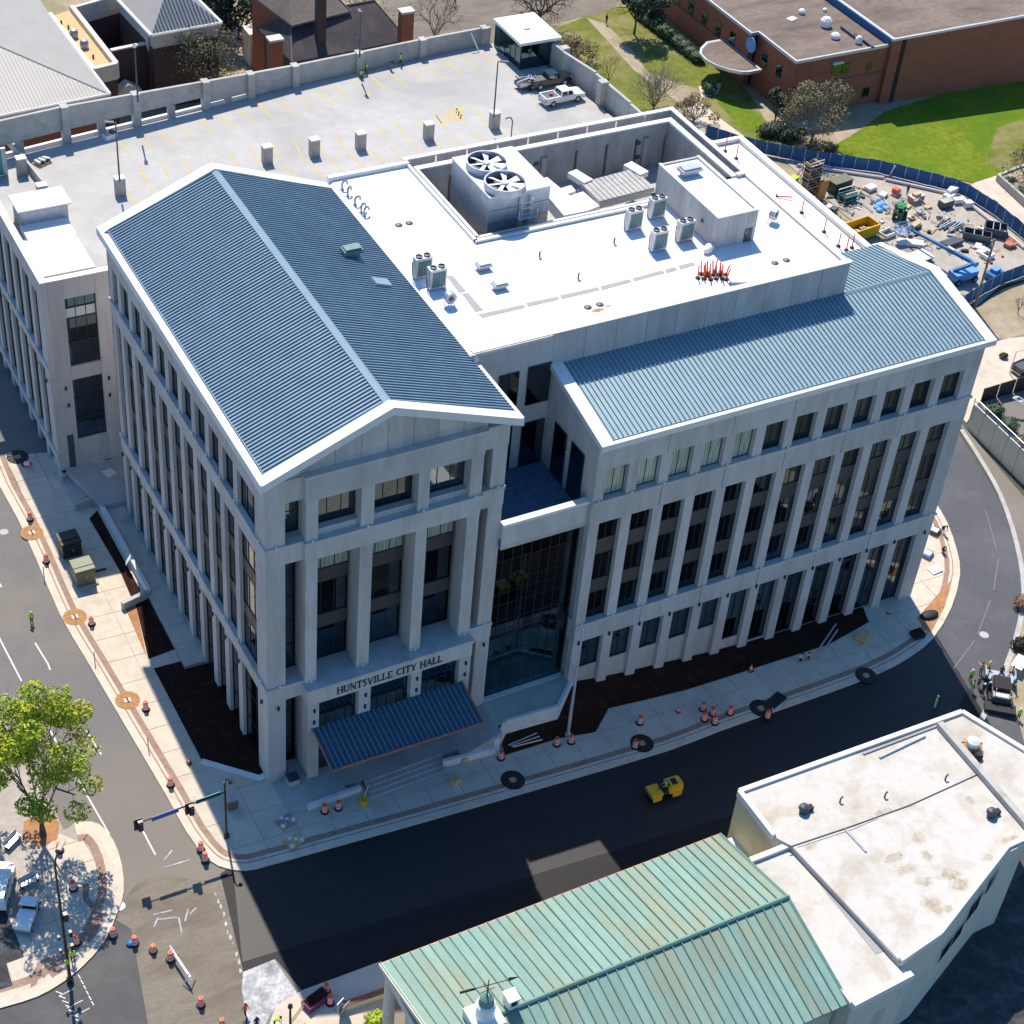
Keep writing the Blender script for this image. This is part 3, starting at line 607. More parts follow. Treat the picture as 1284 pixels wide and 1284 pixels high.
# canopy over the entrance
cb = [(3.02, -1.05, 4.55), (15.25, -1.05, 4.55), (15.35, -4.75, 3.55), (3.1, -4.55, 3.55)]
mb = MB(); mb.slab(cb, .14); can = part(mb, 'canopy', 'canopyblue')
mb = MB(); nrib = 30
for i in range(nrib + 1):
    t = i / nrib; p = Vector(cb[0]).lerp(Vector(cb[1]), t); q = Vector(cb[3]).lerp(Vector(cb[2]), t)
    mb.tube(p + Vector((0, 0, .02)), q + Vector((0, 0, .02)), .035, .035, 4)
mb.build('seam', M['blueridge'], can, W=True, kind='stuff')
mb = MB(); mb.tube(cb[3], cb[2], .11, .11, 6); mb.tube(cb[0], cb[3], .07, .07, 6); mb.tube(cb[1], cb[2], .07, .07, 6); mb.build('fascia', M['copper'], can, W=True)
for x in ():
    mb = MB(); mb.tube((x, -4.1, -1.8), (x, -4.1, 3.5), .09, .09, 8); mb.build('canopy_post', M['steel'], can, W=True)
# pediment and left roof
RX, RZ, EZ = 8.75, 31.85, 28.25
mb = MB(); mb.prism([(0, 0)] * 0 + [(0, 0), (1, 0), (1, 1)], 0, 1) if False else None
def gable(y, t, x0, x1, z0, xr, zr):
    mb = MB(); v = [(x0, y, z0), (x1, y, z0), (xr, y, zr), (x0, y + t, z0), (x1, y + t, z0), (xr, y + t, zr)]
    mb.add(v, [(0, 1, 2), (5, 4, 3), (0, 3, 4, 1), (1, 4, 5, 2), (2, 5, 3, 0)]); return mb
npan = 8
for i in range(npan):                                  # precast panels of the pediment, open joints between
    xa = 1.2 + (15.1) * i / npan + .015; xb = 1.2 + 15.1 * (i + 1) / npan - .015
    zt = lambda x: 27.95 + (31.45 - 27.95) * (1 - abs(x - RX) / 9.3)
    pts = [(xa, 27.72), (xb, 27.72), (xb, zt(xb))] + ([(RX, zt(RX))] if xa < RX < xb else []) + [(xa, zt(xa))]
    mb = MB(); n = len(pts); mb.add([(x, .12, z) for x, z in pts] + [(x, .5, z) for x, z in pts], [tuple(range(n)), tuple(range(2 * n - 1, n - 1, -1))] + [(n + i_, n + (i_ + 1) % n, (i_ + 1) % n, i_) for i_ in range(n)])
    part(mb, 'pediment_panel', 'precast')
part(gable(.5, .3, -.2, LX1 + .1, 27.7, RX, 31.5), 'gable_wall', 'precast')
part(gable(LY1 - .2, .3, -.2, LX1 + .1, 27.7, RX, 31.5), 'gable_wall', 'precast')
XL, XR = -.5, 18.65
def rz_(x): return EZ + (RZ - EZ) * (1 - abs(x - RX) / (RX - XL if x < RX else XR - RX))
def roofslope(name, pts, t, m): mb = MB(); mb.slab(pts, t); return part(mb, name, m)
Y0r, Y1r = .25, LY1 - .45
rl = roofslope('roof_slope', [(XL + .55, Y0r, rz_(XL + .55)), (RX, Y0r, RZ), (RX, Y1r, RZ), (XL + .55, Y1r, rz_(XL + .55))], .25, 'blueroof')
rr = roofslope('roof_slope', [(RX, Y0r, RZ), (XR - .15, Y0r, rz_(XR - .15)), (XR - .15, Y1r, rz_(XR - .15)), (RX, Y1r, RZ)], .25, 'blueroof')
def seams(parent, a0, a1, b0, b1, n, m, w=.055, h=.115):   # ribs from line a to line b
    mb = MB(); a0, a1, b0, b1 = map(Vector, (a0, a1, b0, b1))
    up = Vector((0, 0, h)); d = (a1 - a0).normalized() * (w / 2)
    for i in range(n + 1):
        t = i / n; p = a0.lerp(a1, t); q = b0.lerp(b1, t)
        vs = [p - d, p + d, p + d + up, p - d + up, q - d, q + d, q + d + up, q - d + up]
        mb.add(vs, [(3, 2, 6, 7), (0, 3, 7, 4), (2, 1, 5, 6), (0, 1, 2, 3), (4, 7, 6, 5)])
    return mb.build('seam', M[m], parent, W=True, kind='stuff')
NS = 92
seams(rl, (XL + .6, Y0r + .3, rz_(XL + .6)), (XL + .6, Y1r - .1, rz_(XL + .6)), (RX - .25, Y0r + .3, rz_(RX - .25)), (RX - .25, Y1r - .1, rz_(RX - .25)), NS, 'blueroof')
seams(rr, (RX + .25, Y0r + .3, rz_(RX + .25)), (RX + .25, Y1r - .1, rz_(RX + .25)), (XR - .2, Y0r + .3, rz_(XR - .2)), (XR - .2, Y1r - .1, rz_(XR - .2)), NS, 'blueroof')
mb = MB(); mb.slab([(RX - .3, Y0r + .02, RZ - .02), (RX, Y0r + .02, RZ + .12), (RX, Y1r, RZ + .12), (RX - .3, Y1r, RZ - .02)], .06); mb.slab([(RX, Y0r + .02, RZ + .12), (RX + .3, Y0r + .02, RZ - .02), (RX + .3, Y1r, RZ - .02), (RX, Y1r, RZ + .12)], .06); part(mb, 'ridge_cap', 'blueridge')
mb = MB(); mb.box(XL - .02, XL + .3, -.55, LY1 + .45, ZE - .36, EZ + .1); part(mb, 'eave_coping', 'coping')
mb = MB(); mb.box(XL + .3, XL + .58, Y0r, Y1r, ZE - .3, EZ + .03); part(mb, 'gutter', 'alum')
mb = MB(); mb.box(XR - .2, XR + .05, -.55, 6.0, ZE - .36, EZ + .12); part(mb, 'eave_coping', 'coping')
for ya, yb, nm in ((-.6, .3, 'front'), (LY1 - .5, LY1 + .5, 'back')):
    for xa, xb in ((XL - .03, RX), (RX, XR + .06)):
        za, zb = (EZ + .02, RZ + .22) if xa < RX - .1 else (RZ + .22, EZ + .02)
        if xa == RX: za, zb = RZ + .22, EZ + .02
        mb = MB(); mb.slab([(xa, ya, za), (xb, ya, zb), (xb, yb, zb), (xa, yb, za)], .62); part(mb, 'rake_coping', 'coping')
# ---- right wing
YR = -0.8
RXS = [25.52, 28.32, 31.10, 33.93, 36.75, 39.50, 42.30, 45.13, 47.95, 50.74, 53.56, 56.47, 59.75]
RFT = [-1.2, -1.2, -1.6, -1.9, -2.3, -2.6, -2.95, -3.35, -3.55, -3.75, -3.75, -3.7, -3.7]
RM5, RMT, RZ5, RWT, REV, RGT = 6.4, 16.6, 18.86, 21.73, 24.25, 4.42
rp = [(25.1, 25.95)] + [(x - .43, x + .43) for x in RXS[1:12]] + [(59.0, 60.45)]
for (a, b), ft in zip(rp, RFT):
    for z0, z1 in ((ft - .3, RGT), (RM5, RMT), (RZ5, RWT)):
        mb = MB(); mb.box(a, b, YR, -.15, z0, z1)
        if a > 58: mb.box(a + .4, b - .01, -.15, 6.8, z0, z1)
        part(mb, 'pier', 'precast')
    xc = (a + b) / 2 + .05
    light(xc, YR - .12, RM5 + .02); light(xc, YR - .12, RZ5 + .02); light(xc, YR - .1, RM5 - 2.0, True)
for z0, z1, nm in ((RGT, RM5 - .28, 'band'), (RM5 - .28, RM5, 'ledge'), (RMT, RZ5 - .28, 'band'), (RZ5 - .28, RZ5, 'ledge'), (RWT, REV - .35, 'band')):
    mb = MB(); d = .14 if nm == 'ledge' else .03
    cuts = [25.1 - (.03 if nm == 'ledge' else 0)] + [(rp[q][0] + rp[q][1]) / 2 for q in range(2, 12, 2)] + [60.45 + d]
    for q in range(len(cuts) - 1): mb = MB(); mb.box(cuts[q] + (.03 if q else 0), cuts[q + 1] - .03, YR - d, .3, z0, z1); part(mb, nm, 'precast')
sill = [1.0, .97, .91, .86, .87, -1.4, -2.6, -3.1, -3.4, -3.6, -3.6, -3.5]
for i in range(12):
    a, b = rp[i][1], rp[i + 1][0]; w = b - a
    window(CH, CO, 'y', a, sill[i], w, RGT - sill[i], -.25, 1, 0)
    mb = MB(); mb.box(a, b, -.42, .2, RFT[i] - .6, sill[i]); part(mb, 'base_wall', 'precast')
    for z0, z1 in ((RM5, 9.04), (10.34, 13.01), (14.43, RMT)): window(CH, CO, 'y', a, z0, w, z1 - z0, -.25, 1, 0)
    for z0, z1 in ((9.04, 10.34), (13.01, 14.43)):
        mb = MB(); mb.box(a, b, -.34, -.2, z0, z1); part(mb, 'spandrel', 'spandrel')
    window(CH, CO, 'y', a, RZ5, w, RWT - RZ5, -.25, 1, 0, glass='stripeglass' if i < 5 else 'glass')
# right wing roof
RY0, RYR, RRZ, REZ = -1.25, 6.78, 26.05, 24.3
def ry(y): return REZ + (RRZ - REZ) * (y - RY0) / (RYR - RY0)
def ryb(y): return RRZ - (RRZ - REZ) * (y - RYR) / (RYR - RY0)
w1 = roofslope('roof_slope', [(25.9, RY0 + .45, ry(RY0 + .45)), (60.15, RY0 + .45, ry(RY0 + .45)), (60.15, RYR, RRZ), (25.9, RYR, RRZ)], .22, 'lightroof')
seams(w1, (26.2, RY0 + .5, ry(RY0 + .5)), (60.1, RY0 + .5, ry(RY0 + .5)), (26.2, RYR - .02, ry(RYR - .02)), (60.1, RYR - .02, ry(RYR - .02)), 84, 'blueroof')
w2 = roofslope('roof_slope', [(51.5, RYR, RRZ), (60.15, RYR, RRZ), (60.15, 13.7, ryb(13.7)), (51.5, 13.7, ryb(13.7))], .22, 'lightroof')
seams(w2, (51.7, RYR + .25, ryb(RYR + .25)), (60.1, RYR + .25, ryb(RYR + .25)), (51.7, 13.6, ryb(13.6)), (60.1, 13.6, ryb(13.6)), 21, 'blueroof')
mb = MB(); mb.slab([(51.5, RYR - .28, RRZ - .05), (60.2, RYR - .28, RRZ - .05), (60.2, RYR, RRZ + .12), (51.5, RYR, RRZ + .12)], .06); mb.slab([(51.5, RYR, RRZ + .12), (60.2, RYR, RRZ + .12), (60.2, RYR + .28, RRZ - .05), (51.5, RYR + .28, RRZ - .05)], .06); part(mb, 'ridge_cap', 'blueridge')
mb = MB(); mb.box(25.9, 60.1, RY0 - .02, RY0 + .2, REV - .36, REZ + .1); part(mb, 'eave_coping', 'coping')
mb = MB(); mb.box(25.9, 60.1, RY0 + .2, RY0 + .5, REV - .3, REZ + .02); part(mb, 'gutter', 'alum')
mb = MB(); mb.slab([(24.95, RY0 - .05, REZ + .12), (25.95, RY0 - .05, REZ + .12), (25.95, RYR + .02, RRZ + .25), (24.95, RYR + .02, RRZ + .25)], .5); part(mb, 'rake_coping', 'coping')
mb = MB(); mb.slab([(60.0, RY0 - .05, REZ + .12), (61.0, RY0 - .05, REZ + .12), (61.0, RYR, RRZ + .25), (60.0, RYR, RRZ + .25)], .5); part(mb, 'rake_coping', 'coping')
mb = MB(); mb.slab([(60.0, RYR, RRZ + .25), (61.0, RYR, RRZ + .25), (61.0, 14.0, REZ + .12), (60.0, 14.0, REZ + .12)], .5); part(mb, 'rake_coping', 'coping')
mb = MB(); v = [(25.13, YR + .65, 16.4), (25.13, 6.8, 16.4), (25.13, 6.8, 25.9), (25.13, YR + .65, 24.2)]; mb.add(v + [(x + .3, y, z) for x, y, z in v], [(3, 2, 1, 0), (4, 5, 6, 7), (0, 1, 5, 4), (1, 2, 6, 5), (2, 3, 7, 6), (3, 0, 4, 7)]); part(mb, 'gable_wall', 'precast')
mb = MB(); v = [(60.2, YR + .65, -4.5), (60.2, 13.8, -4.5), (60.2, 13.8, 24.2), (60.2, 6.8, 25.9), (60.2, YR + .65, 24.2)]
mb.add([(x - .3, y, z) for x, y, z in v] + v, [(4, 3, 2, 1, 0), (5, 6, 7, 8, 9), (0, 1, 6, 5), (1, 2, 7, 6), (2, 3, 8, 7), (3, 4, 9, 8), (4, 0, 5, 9)]); part(mb, 'gable_wall', 'precast')
window(CH, CO, 'x', 3.55, 17.2, 1.8, 4.75, 25.08, 0, 0, dep=.06); window(CH, CO, 'x', .95, 17.2, 1.9, 4.75, 25.08, 0, 0, dep=.06)
light(24.95, 3.2, 20.6); light(24.95, 5.75, 20.6)
# terrace between the wings
mb = MB(); mb.box(17.9, 25.12, -.3, 6.9, 16.5, 17.15); tf = part(mb, 'terrace_floor', 'terracefloor')
for i in range(6):
    for j in range(6):
        mb = MB(); x0 = 17.98 + i * 1.18; y0 = -.2 + j * 1.15; mb.box(x0, x0 + 1.15, y0, y0 + 1.12, 17.1, 17.19); mb.build('paver', M['terracefloor'], tf, W=True)
mb = MB(); mb.box(17.96, 25.1, -.36, .05, 16.7, 18.5); part(mb, 'terrace_parapet', 'precast')
mb = MB(); mb.box(17.96, 25.08, -.46, .1, 18.5, 18.75); part(mb, 'parapet_coping', 'coping')
mb = MB(); mb.box(17.96, 25.1, -.36, .95, 16.3, 16.7); part(mb, 'band', 'precast')
# curtain wall: every pane its own
nx, xs0, xs1 = 9, 18.0, 25.1
zl = [0.05, 2.6, 4.4, 6.2, 8.0, 9.7, 10.9, 12.0, 14.2, 16.3]
YG = 0.55
for i in range(nx):
    for j in range(len(zl) - 1):
        a = xs0 + (xs1 - xs0) * i / nx; b = xs0 + (xs1 - xs0) * (i + 1) / nx
        mb = MB(); mb.box(a + .018, b - .018, YG, YG + .04, zl[j] + .018, zl[j + 1] - .018); part(mb, 'curtain_pane', 'tealglass' if j in (0, 1, 2, 6, 5) else 'glass')
mb = MB()
for i in range(nx + 1):
    a = xs0 + (xs1 - xs0) * i / nx; mb.box(a - .022, a + .022, YG - .03, YG + .1, 0, 16.3)
for z in zl: mb.box(xs0, xs1, YG - .025, YG + .08, z - .02, z + .02)
part(mb, 'curtain_wall_mullions', 'frame')
mb = MB(); mb.box(xs0, xs1, YG + .5, YG + .7, -2, 16); part(mb, 'inner_wall', 'frame')
mb = MB(); mb.box(17.95, 25.1, .1, .5, -.6, .06); part(mb, 'sill', 'coping')
# ---- main block behind
mb = MB(); mb.box(18.3, 25.1, 6.82, 7.2, 16.6, 28.55); part(mb, 'wall', 'precast')
for a, z0, w, h in ((20.75, 23.2, 1.65, 3.1), (23.12, 22.95, 1.95, 3.5), (20.5, 17.2, 1.75, 4.1), (23.05, 17.2, 1.95, 4.1), (18.75, 17.2, 1.2, 4.1)):
    window(CH, CO, 'y', a, z0, w, h, 6.78, 0, 0, dep=.06)
light(22.65, 6.65, 19.8)
npn = 10
for i in range(npn):
    a = 25.1 + 26.4 * i / npn; b = 25.1 + 26.4 * (i + 1) / npn
    mb = MB(); mb.box(a + (.02 if i else 0), b - .02, 6.8, 7.2, 20, 28.9); part(mb, 'parapet_panel', 'precast')
mb = MB(); mb.box(51.1, 51.5, 7.2, 21.8, 22, 28.62); part(mb, 'wall', 'precast')
mb = MB(); mb.box(18.4, 51.6, 6.7, 7.22, 28.9, 29.0); part(mb, 'parapet_coping', 'coping')
roofz = 28.6
mb = MB()
for a, b, c, d in ((18.75, 51.1, 6.98, 20.35), (18.75, 25.5, 20.35, 32.6), (42.45, 51.1, 20.35, 21.8)):
    mb.box(a, b, c, d, roofz - .5, roofz)
mr = part(mb, 'flat_roof', 'membrane')
mb = MB(); mb.slab([(18.42, 6.5, 28.45), (18.78, 6.5, roofz + .004), (18.78, 32.6, roofz + .004), (18.42, 32.6, 28.45)], .3); part(mb, 'roof_edge', 'membrane')
mb = MB(); mb.box(18.5, 25.6, 32.45, 32.85, 27, 28.95); part(mb, 'parapet', 'coping')
# well for the plant: walls in panels, copings, gutter behind
WF = 24.6
mb = MB(); mb.box(25.6, 50.6, 20.4, 32.2, 24.2, WF); part(mb, 'well_floor', 'concrete')
def panels(n, fx, name, m):
    for i in range(n):
        mb = MB(); fx(mb, i / n + .006, (i + 1) / n - .006); part(mb, name, m)
panels(8, lambda mb, s, t: mb.box(26 + 24 * s, 26 + 24 * t, 31.65, 32.0, WF, 27.6), 'wall_panel', 'wallconc')
mb = MB(); mb.box(26, 50, 31.6, 32.02, 27.6, 28.62); part(mb, 'beam', 'wallconc')
panels(3, lambda mb, s, t: mb.box(50.0, 50.35, 21.8 + 10 * s, 21.8 + 10 * t, WF, 27.6), 'wall_panel', 'wallconc')
mb = MB(); mb.box(49.96, 50.37, 21.8, 31.6, 27.6, 28.62); part(mb, 'beam', 'wallconc')
for x in (32.6, 37.5, 47.6):
    mb = MB(); mb.box(x, x + .5, 31.35, 31.7, WF, 27.6); part(mb, 'column', 'wallconc')
panels(4, lambda mb, s, t: mb.box(25.55, 25.95, 20.4 + 11.3 * s, 20.4 + 11.3 * t, WF, 28.6), 'wall_panel', 'wallconc')
panels(5, lambda mb, s, t: mb.box(25.96 + 16.4 * s, 25.96 + 16.4 * t, 20.4, 20.8, WF, 28.6), 'wall_panel', 'wallconc')
mb = MB(); mb.box(42.4, 42.8, 20.8, 21.9, WF, 28.6); mb.box(42.4, 50, 21.5, 21.8, WF, 28.6); part(mb, 'wall', 'wallconc')
mb = MB(); mb.box(25.9, 50.55, 31.55, 32.1, 28.62, 28.76); part(mb, 'coping', 'coping')
mb = MB(); mb.box(50.0, 50.55, 21.6, 31.55, 28.62, 28.758); part(mb, 'coping', 'coping')
mb = MB(); mb.box(25.35, 25.6, 20.1, 32.4, 28.5, 28.85); mb.box(25.75, 26.0, 20.6, 32.0, 28.5, 28.8); part(mb, 'kerb_coping', 'alum')
mb = MB(); mb.box(25.35, 42.4, 20.0, 20.3, 28.5, 28.85); mb.box(25.75, 42.4, 20.5, 20.75, 28.5, 28.8); part(mb, 'kerb_coping', 'alum')
mb = MB(); mb.box(25.6, 51.2, 32.05, 33.3, 26.8, 27.5); mb.box(50.5, 51.2, 14.5, 32.05, 26.8, 27.502); part(mb, 'gutter_floor', 'concrete')
panels(9, lambda mb, s, t: mb.box(25.6 + 26 * s, 25.6 + 26 * t, 33.25, 33.55, 19, 28.7), 'parapet_panel', 'precast')
panels(6, lambda mb, s, t: mb.box(51.25, 51.5, 21.8 + 11.7 * s, 21.8 + 11.7 * t, 22, 28.7), 'parapet_panel', 'precast')
mb = MB(); mb.box(25.4, 51.65, 33.18, 33.62, 28.7, 28.82); part(mb, 'coping', 'coping')
mb = MB(); mb.box(51.2, 51.62, 6.9, 33.18, 28.66, 28.8); part(mb, 'coping', 'coping')
mb = MB(); mb.box(50.5, 51.3, 21.4, 21.85, 27.2, 28.9); part(mb, 'gutter_end', 'alum')
for x in (27.2, 28.0, 38.2, 39.0, 41.5, 42.3, 45.5, 46.2, 48.6):
    mb = MB(); mb.lathe([(.12, 0), (.16, .2), (.16, .35), (.05, .42)], 8, (x, 33.0, 27.5)); part(mb, 'gutter_light', 'steel')
for x, z in ((36.9, 26.9), (47.0, 27.0), (47.1, 25.6)):
    mb = MB(); mb.box(x, x + .35, 31.5, 31.66, z, z + .3); part(mb, 'wall_light', 'steel')
# low flat roof on the far right with its coping
mb = MB(); mb.box(51.5, 60.2, 13.75, 34.3, 22.6, 23.45); part(mb, 'low_roof', 'membrane')
mb = MB(); mb.box(60.05, 60.5, 13.6, 34.6, -4, 23.5); mb.box(51.5, 60.05, 34.25, 34.6, -4, 23.5); part(mb, 'side_wall', 'precast')
mb = MB(); mb.box(59.95, 60.55, 13.9, 34.2, 23.5, 23.85); mb.box(51.5, 60.55, 34.2, 34.65, 23.5, 23.848); part(mb, 'coping', 'coping')
# walkway pads, drains and stains of the flat roof
def zsheet(name, m, px, z, t, parent=CH):
    mb = MB(); mb.slab([tuple(PZ(u, v, z)) for u, v in px], t); return mb.build(name, M[m], parent, W=True)
PADS = [[(559, 345.4), (567.5, 345.4), (584.6, 365), (576, 367.2)], [(579, 368), (587, 367), (606, 389), (596, 391)], [(599.5, 394), (656.9, 381.7), (658.5, 385.6), (605, 398.6)], [(659.5, 379.8), (699.5, 371.5), (701.3, 375.5), (662.5, 384.4)],
        [(702, 370.3), (749.8, 359.7), (752, 363.6), (705, 375)], [(752.5, 359), (788.8, 349.8), (792, 353.6), (755, 363.6)], [(793.5, 348.8), (830, 338.6), (834, 342.5), (795.8, 352.6)], [(834, 337.9), (845.7, 334.7), (849.6, 338.6), (836.3, 342.5)], [(850.3, 333.2), (869, 328.5), (872, 332.4), (853.5, 337.9)]]
for p in PADS: zsheet('walkway_pad', 'padgrey', p, roofz + .02, .02)
def drain(u, v):
    c = PZ(u, v, roofz); mb = MB(); mb.lathe([(.3, .0), (.3, .04), (.2, .1), (.08, .13)], 12, c); mb.build('roof_drain', M['steel'], CH, W=True)
for u, v in ((500, 282.5), (513, 280), (737, 385.5), (752, 382), (971.6, 330), (986, 326.5)): drain(u, v)
def blob(u, v, rx, ry_, z, m, name, parent=CH, W=True, seed=0):
    rnd = random.Random(seed + int(u * 7 + v)); c = PZ(u, v, z); pts = []
    for i in range(16):
        t = 2 * math.pi * i / 16; k = rnd.uniform(.65, 1.15); pts.append((c.x + rx * k * math.cos(t), c.y + ry_ * k * math.sin(t)))
    mb = MB(); mb.prism(pts, z - .01, z + .006); return mb.build(name, M[m], parent, W=W)
blob(750, 389, .55, .22, roofz, 'rust', 'rust_stain'); blob(762, 384, .35, .18, roofz, 'stain', 'rust_stain')
# ---- penthouse on the roof
ph = thing('roof_penthouse', 'pale panelled stair penthouse with one dark door standing on the white roof', 'penthouse', (44.4, 17, roofz))
px0, px1, py0, py1, pzt = 42.55, 46.35, 12.75, 21.65, 31.35
for i in range(7):
    a = py0 + (py1 - py0) * i / 7; b = py0 + (py1 - py0) * (i + 1) / 7
    MB().box(px0, px0 + .2, a + .012, b - .012, 27.5, pzt).build('wall_panel', M['precast'], ph, W=True)
for i in range(4):
    a = px0 + .2 + (px1 - px0 - .2) * i / 4; b = px0 + .2 + (px1 - px0 - .2) * (i + 1) / 4
    MB().box(a + .012, b - .012, py0 + .01, py0 + .2, roofz, pzt).build('wall_panel', M['precast'], ph, W=True)
MB().box(px1 - .2, px1, py0 + .2, py1, roofz - 1, pzt).build('wall_panel', M['precast'], ph, W=True)
MB().box(px0 + .2, px1 - .2, py1 - .2, py1, 26, pzt).build('wall_panel', M['precast'], ph, W=True)
MB().box(px0 + .2, px1 - .2, py0 + .2, py1 - .2, pzt - .3, pzt - .12).build('roof', M['membrane'], ph, W=True)
mb = MB(); mb.box(px0 - .04, px0 + .22, py0 - .03, py1, pzt, pzt + .06); mb.box(px0 + .22, px1 + .04, py0 - .03, py0 + .22, pzt, pzt + .062); mb.box(px1 - .22, px1 + .04, py0 + .22, py1, pzt, pzt + .058); mb.build('coping', M['coping'], ph, W=True)
d0, d1 = PY(930, 311, py0), PY(944, 285, py0)
dr = MB().box(d0.x, d1.x, py0 - .03, py0 + .02, roofz + .02, d1.z).build('door', M['steel'], ph, W=True)
MB().box(d0.x + .08, d0.x + .14, py0 - .08, py0 - .03, roofz + .85, roofz + 1.0).build('handle', M['alum'], dr, W=True)
MB().box(px0 - .09, px0 - .01, 14.6, 14.85, 29.9, 30.15).build('wall_light', M['steel'], ph, W=True)
# ---- cooling tower
tw = thing('cooling_tower', 'big galvanised cooling tower with two large fans standing in the roof well', 'cooling tower', (30, 25.3, WF))
tx0, tx1, ty0, ty1 = 27.45, 32.85, 22.05, 28.6
for i in range(2):
    a = ty0 + (ty1 - ty0) * i / 2; b = ty0 + (ty1 - ty0) * (i + 1) / 2
    MB().box(tx0, tx0 + .1, a + .02, b - .02, 26.4, 31.0).build('side_panel', M['galv'], tw, W=True)
for j in range(4):
    z0 = 26.4 + 4.6 * j / 4; MB().box(tx0 + .1, tx1, ty0 + .01 + .015 * (j % 2), ty0 + .12, z0 + .02, z0 + 1.13).build('front_panel', M['galv'], tw, W=True)
MB().box(tx1 - .1, tx1, ty0 + .12, ty1, 26.4, 31).build('side_panel', M['galv'], tw, W=True)
MB().box(tx0 + .1, tx1 - .1, ty1 - .1, ty1, 26.4, 31).build('back_panel', M['galv'], tw, W=True)
MB().box(tx0 - .03, tx1 + .03, ty0 - .03, ty1 + .03, 31.0, 31.12).build('top_deck', M['alum'], tw, W=True)
mb = MB(); mb.box(tx0 + .4, tx1 - .4, ty0 + .4, ty1 - .4, WF, 26.4); mb.build('dark_gap', M['black'], tw, W=True)  # black block stands for the dark open gap under the tower
for x in (tx0 + .1, tx1 - .1, (tx0 + tx1) / 2):
    for y in (ty0 + .1, ty1 - .1): MB().box(x - .07, x + .07, y - .07, y + .07, WF, 26.4).build('leg', M['alum'], tw, W=True)
for u, v in ((610.5, 201.5), (633.5, 226.5)):
    c = PZ(u, v, 31.75); r = 1.66; mb = MB(); n = 28
    for i in range(n):
        t0, t1 = 2 * math.pi * i / n, 2 * math.pi * (i + 1) / n
        P4 = lambda rr, t, z: (c.x + rr * math.cos(t), c.y + rr * math.sin(t), z)
        mb.add([P4(r, t0, 31.1), P4(r, t1, 31.1), P4(r, t1, 31.75), P4(r, t0, 31.75), P4(r - .12, t0, 31.1), P4(r - .12, t1, 31.1), P4(r - .12, t1, 31.75), P4(r - .12, t0, 31.75)], [(0, 1, 2, 3), (5, 4, 7, 6), (3, 2, 6, 7)])
    sh = mb.build('fan_shroud', M['galv'], tw, W=True)
    mb = MB(); mb.lathe([(r - .13, 31.125), (r - .13, 31.14)], 24, (c.x, c.y, 0)); mb.build('fan_throat', M['steel'], sh, W=True)
    for k in range(7):
        t = 2 * math.pi * (k + .3) / 7; d = Vector((math.cos(t), math.sin(t))); s = Vector((-d.y, d.x))
        q = [(c.x + d.x * a + s.x * b, c.y + d.y * a + s.y * b, z) for a, b, z in ((.25, -.12, 31.5), (r - .2, -.26, 31.42), (r - .2, .26, 31.6), (.25, .12, 31.56))]
        mb = MB(); mb.slab(q, .03); mb.build('fan_blade', M['white'], sh, W=True)
    mb = MB(); mb.lathe([(.3, 31.45), (.3, 31.68), (.12, 31.74)], 12, (c.x, c.y, 0)); mb.build('hub', M['white'], sh, W=True)
mb = MB()
lx, ly_ = 30.6, 21.6
for dx in (-.45, .45):
    for dy in (0, .35): mb.tube((lx + dx, ly_ + dy, WF), (lx + dx, ly_ + dy, 30.6), .05, .05, 5)
for k in range(12): mb.tube((lx - .45, ly_, WF + .4 + k * .48), (lx + .45, ly_, WF + .4 + k * .48), .035, .035, 4)
mb.box(lx - .8, lx + .8, ly_ - .3, ly_ + .4, 29.0, 29.06)
for p in ((-.8, -.3), (.8, -.3), (-.8, .4), (.8, .4)): mb.tube((lx + p[0], ly_ + p[1], 29), (lx + p[0], ly_ + p[1], 29.8), .035, .035, 4)
mb.build('ladder_platform', M['alum'], tw, W=True)
mb = MB(); mb.path([(31.5, 21.4, 28.3), (32.1, 21.2, 28.0), (32.3, 21.1, 27.2), (32.3, 21.1, WF)], .17, 8); mb.build('pipe', M['silver'], tw, W=True)
MB().box(26.5, 27.2, 21.2, 21.35, WF, 24.9)
mb = MB(); mb.box(26.55, 26.7, 21.5, 30.5, WF, 25.7); mb.box(26.55, 28, 30.5, 30.62, WF, 25.7); tag(mb.build('safety_rail', M['coping']), 'white upstand rail on the floor of the roof well beside the cooling tower', 'rail')
# ducts, boxes and panel canopy in the well
dc = [PZ(u, v, 28.2) for u, v in ((671, 227), (686, 222), (737, 264), (707, 270))]
mb = MB(); mb.slab(dc, 1.1); tag(mb.build('white_duct', M['white']), 'long white duct slanting down to the front kerb of the roof well', 'duct')
mb = MB(); mb.slab([PZ(u, v, 27.2) for u, v in ((697, 238), (716, 232), (722, 239), (703, 246))], .8); tag(mb.build('roof_duct_box', M['white']), 'small white box against the long duct in the roof well', 'duct')
mb = MB(); mb.slab([PZ(u, v, 27.0) for u, v in ((711, 246), (731, 240), (752, 258), (732, 266))], .7); tag(mb.build('roof_duct_box', M['white']), 'flat white duct box in front of the panel canopy in the roof well', 'duct')
pc = thing('panel_canopy', 'pale grey panel canopy covering the back right of the roof well', 'canopy', tuple(PZ(770, 232, WF)))
ca, cb_, cc, cd = [PZ(u, v, 27.3) for u, v in ((727.5, 229), (795, 211), (821, 235), (751.5, 252.5))]
for i in range(12):
    for j in range(2):
        f = lambda s, t: ca.lerp(cb_, s).lerp(cd.lerp(cc, s), t)
        e = .006
        mb = MB(); mb.slab([f(i / 12 + e, j / 2 + e), f((i + 1) / 12 - e, j / 2 + e), f((i + 1) / 12 - e, (j + 1) / 2 - e), f(i / 12 + e, (j + 1) / 2 - e)], .12); mb.build('panel', M['concrete'], pc, W=True)
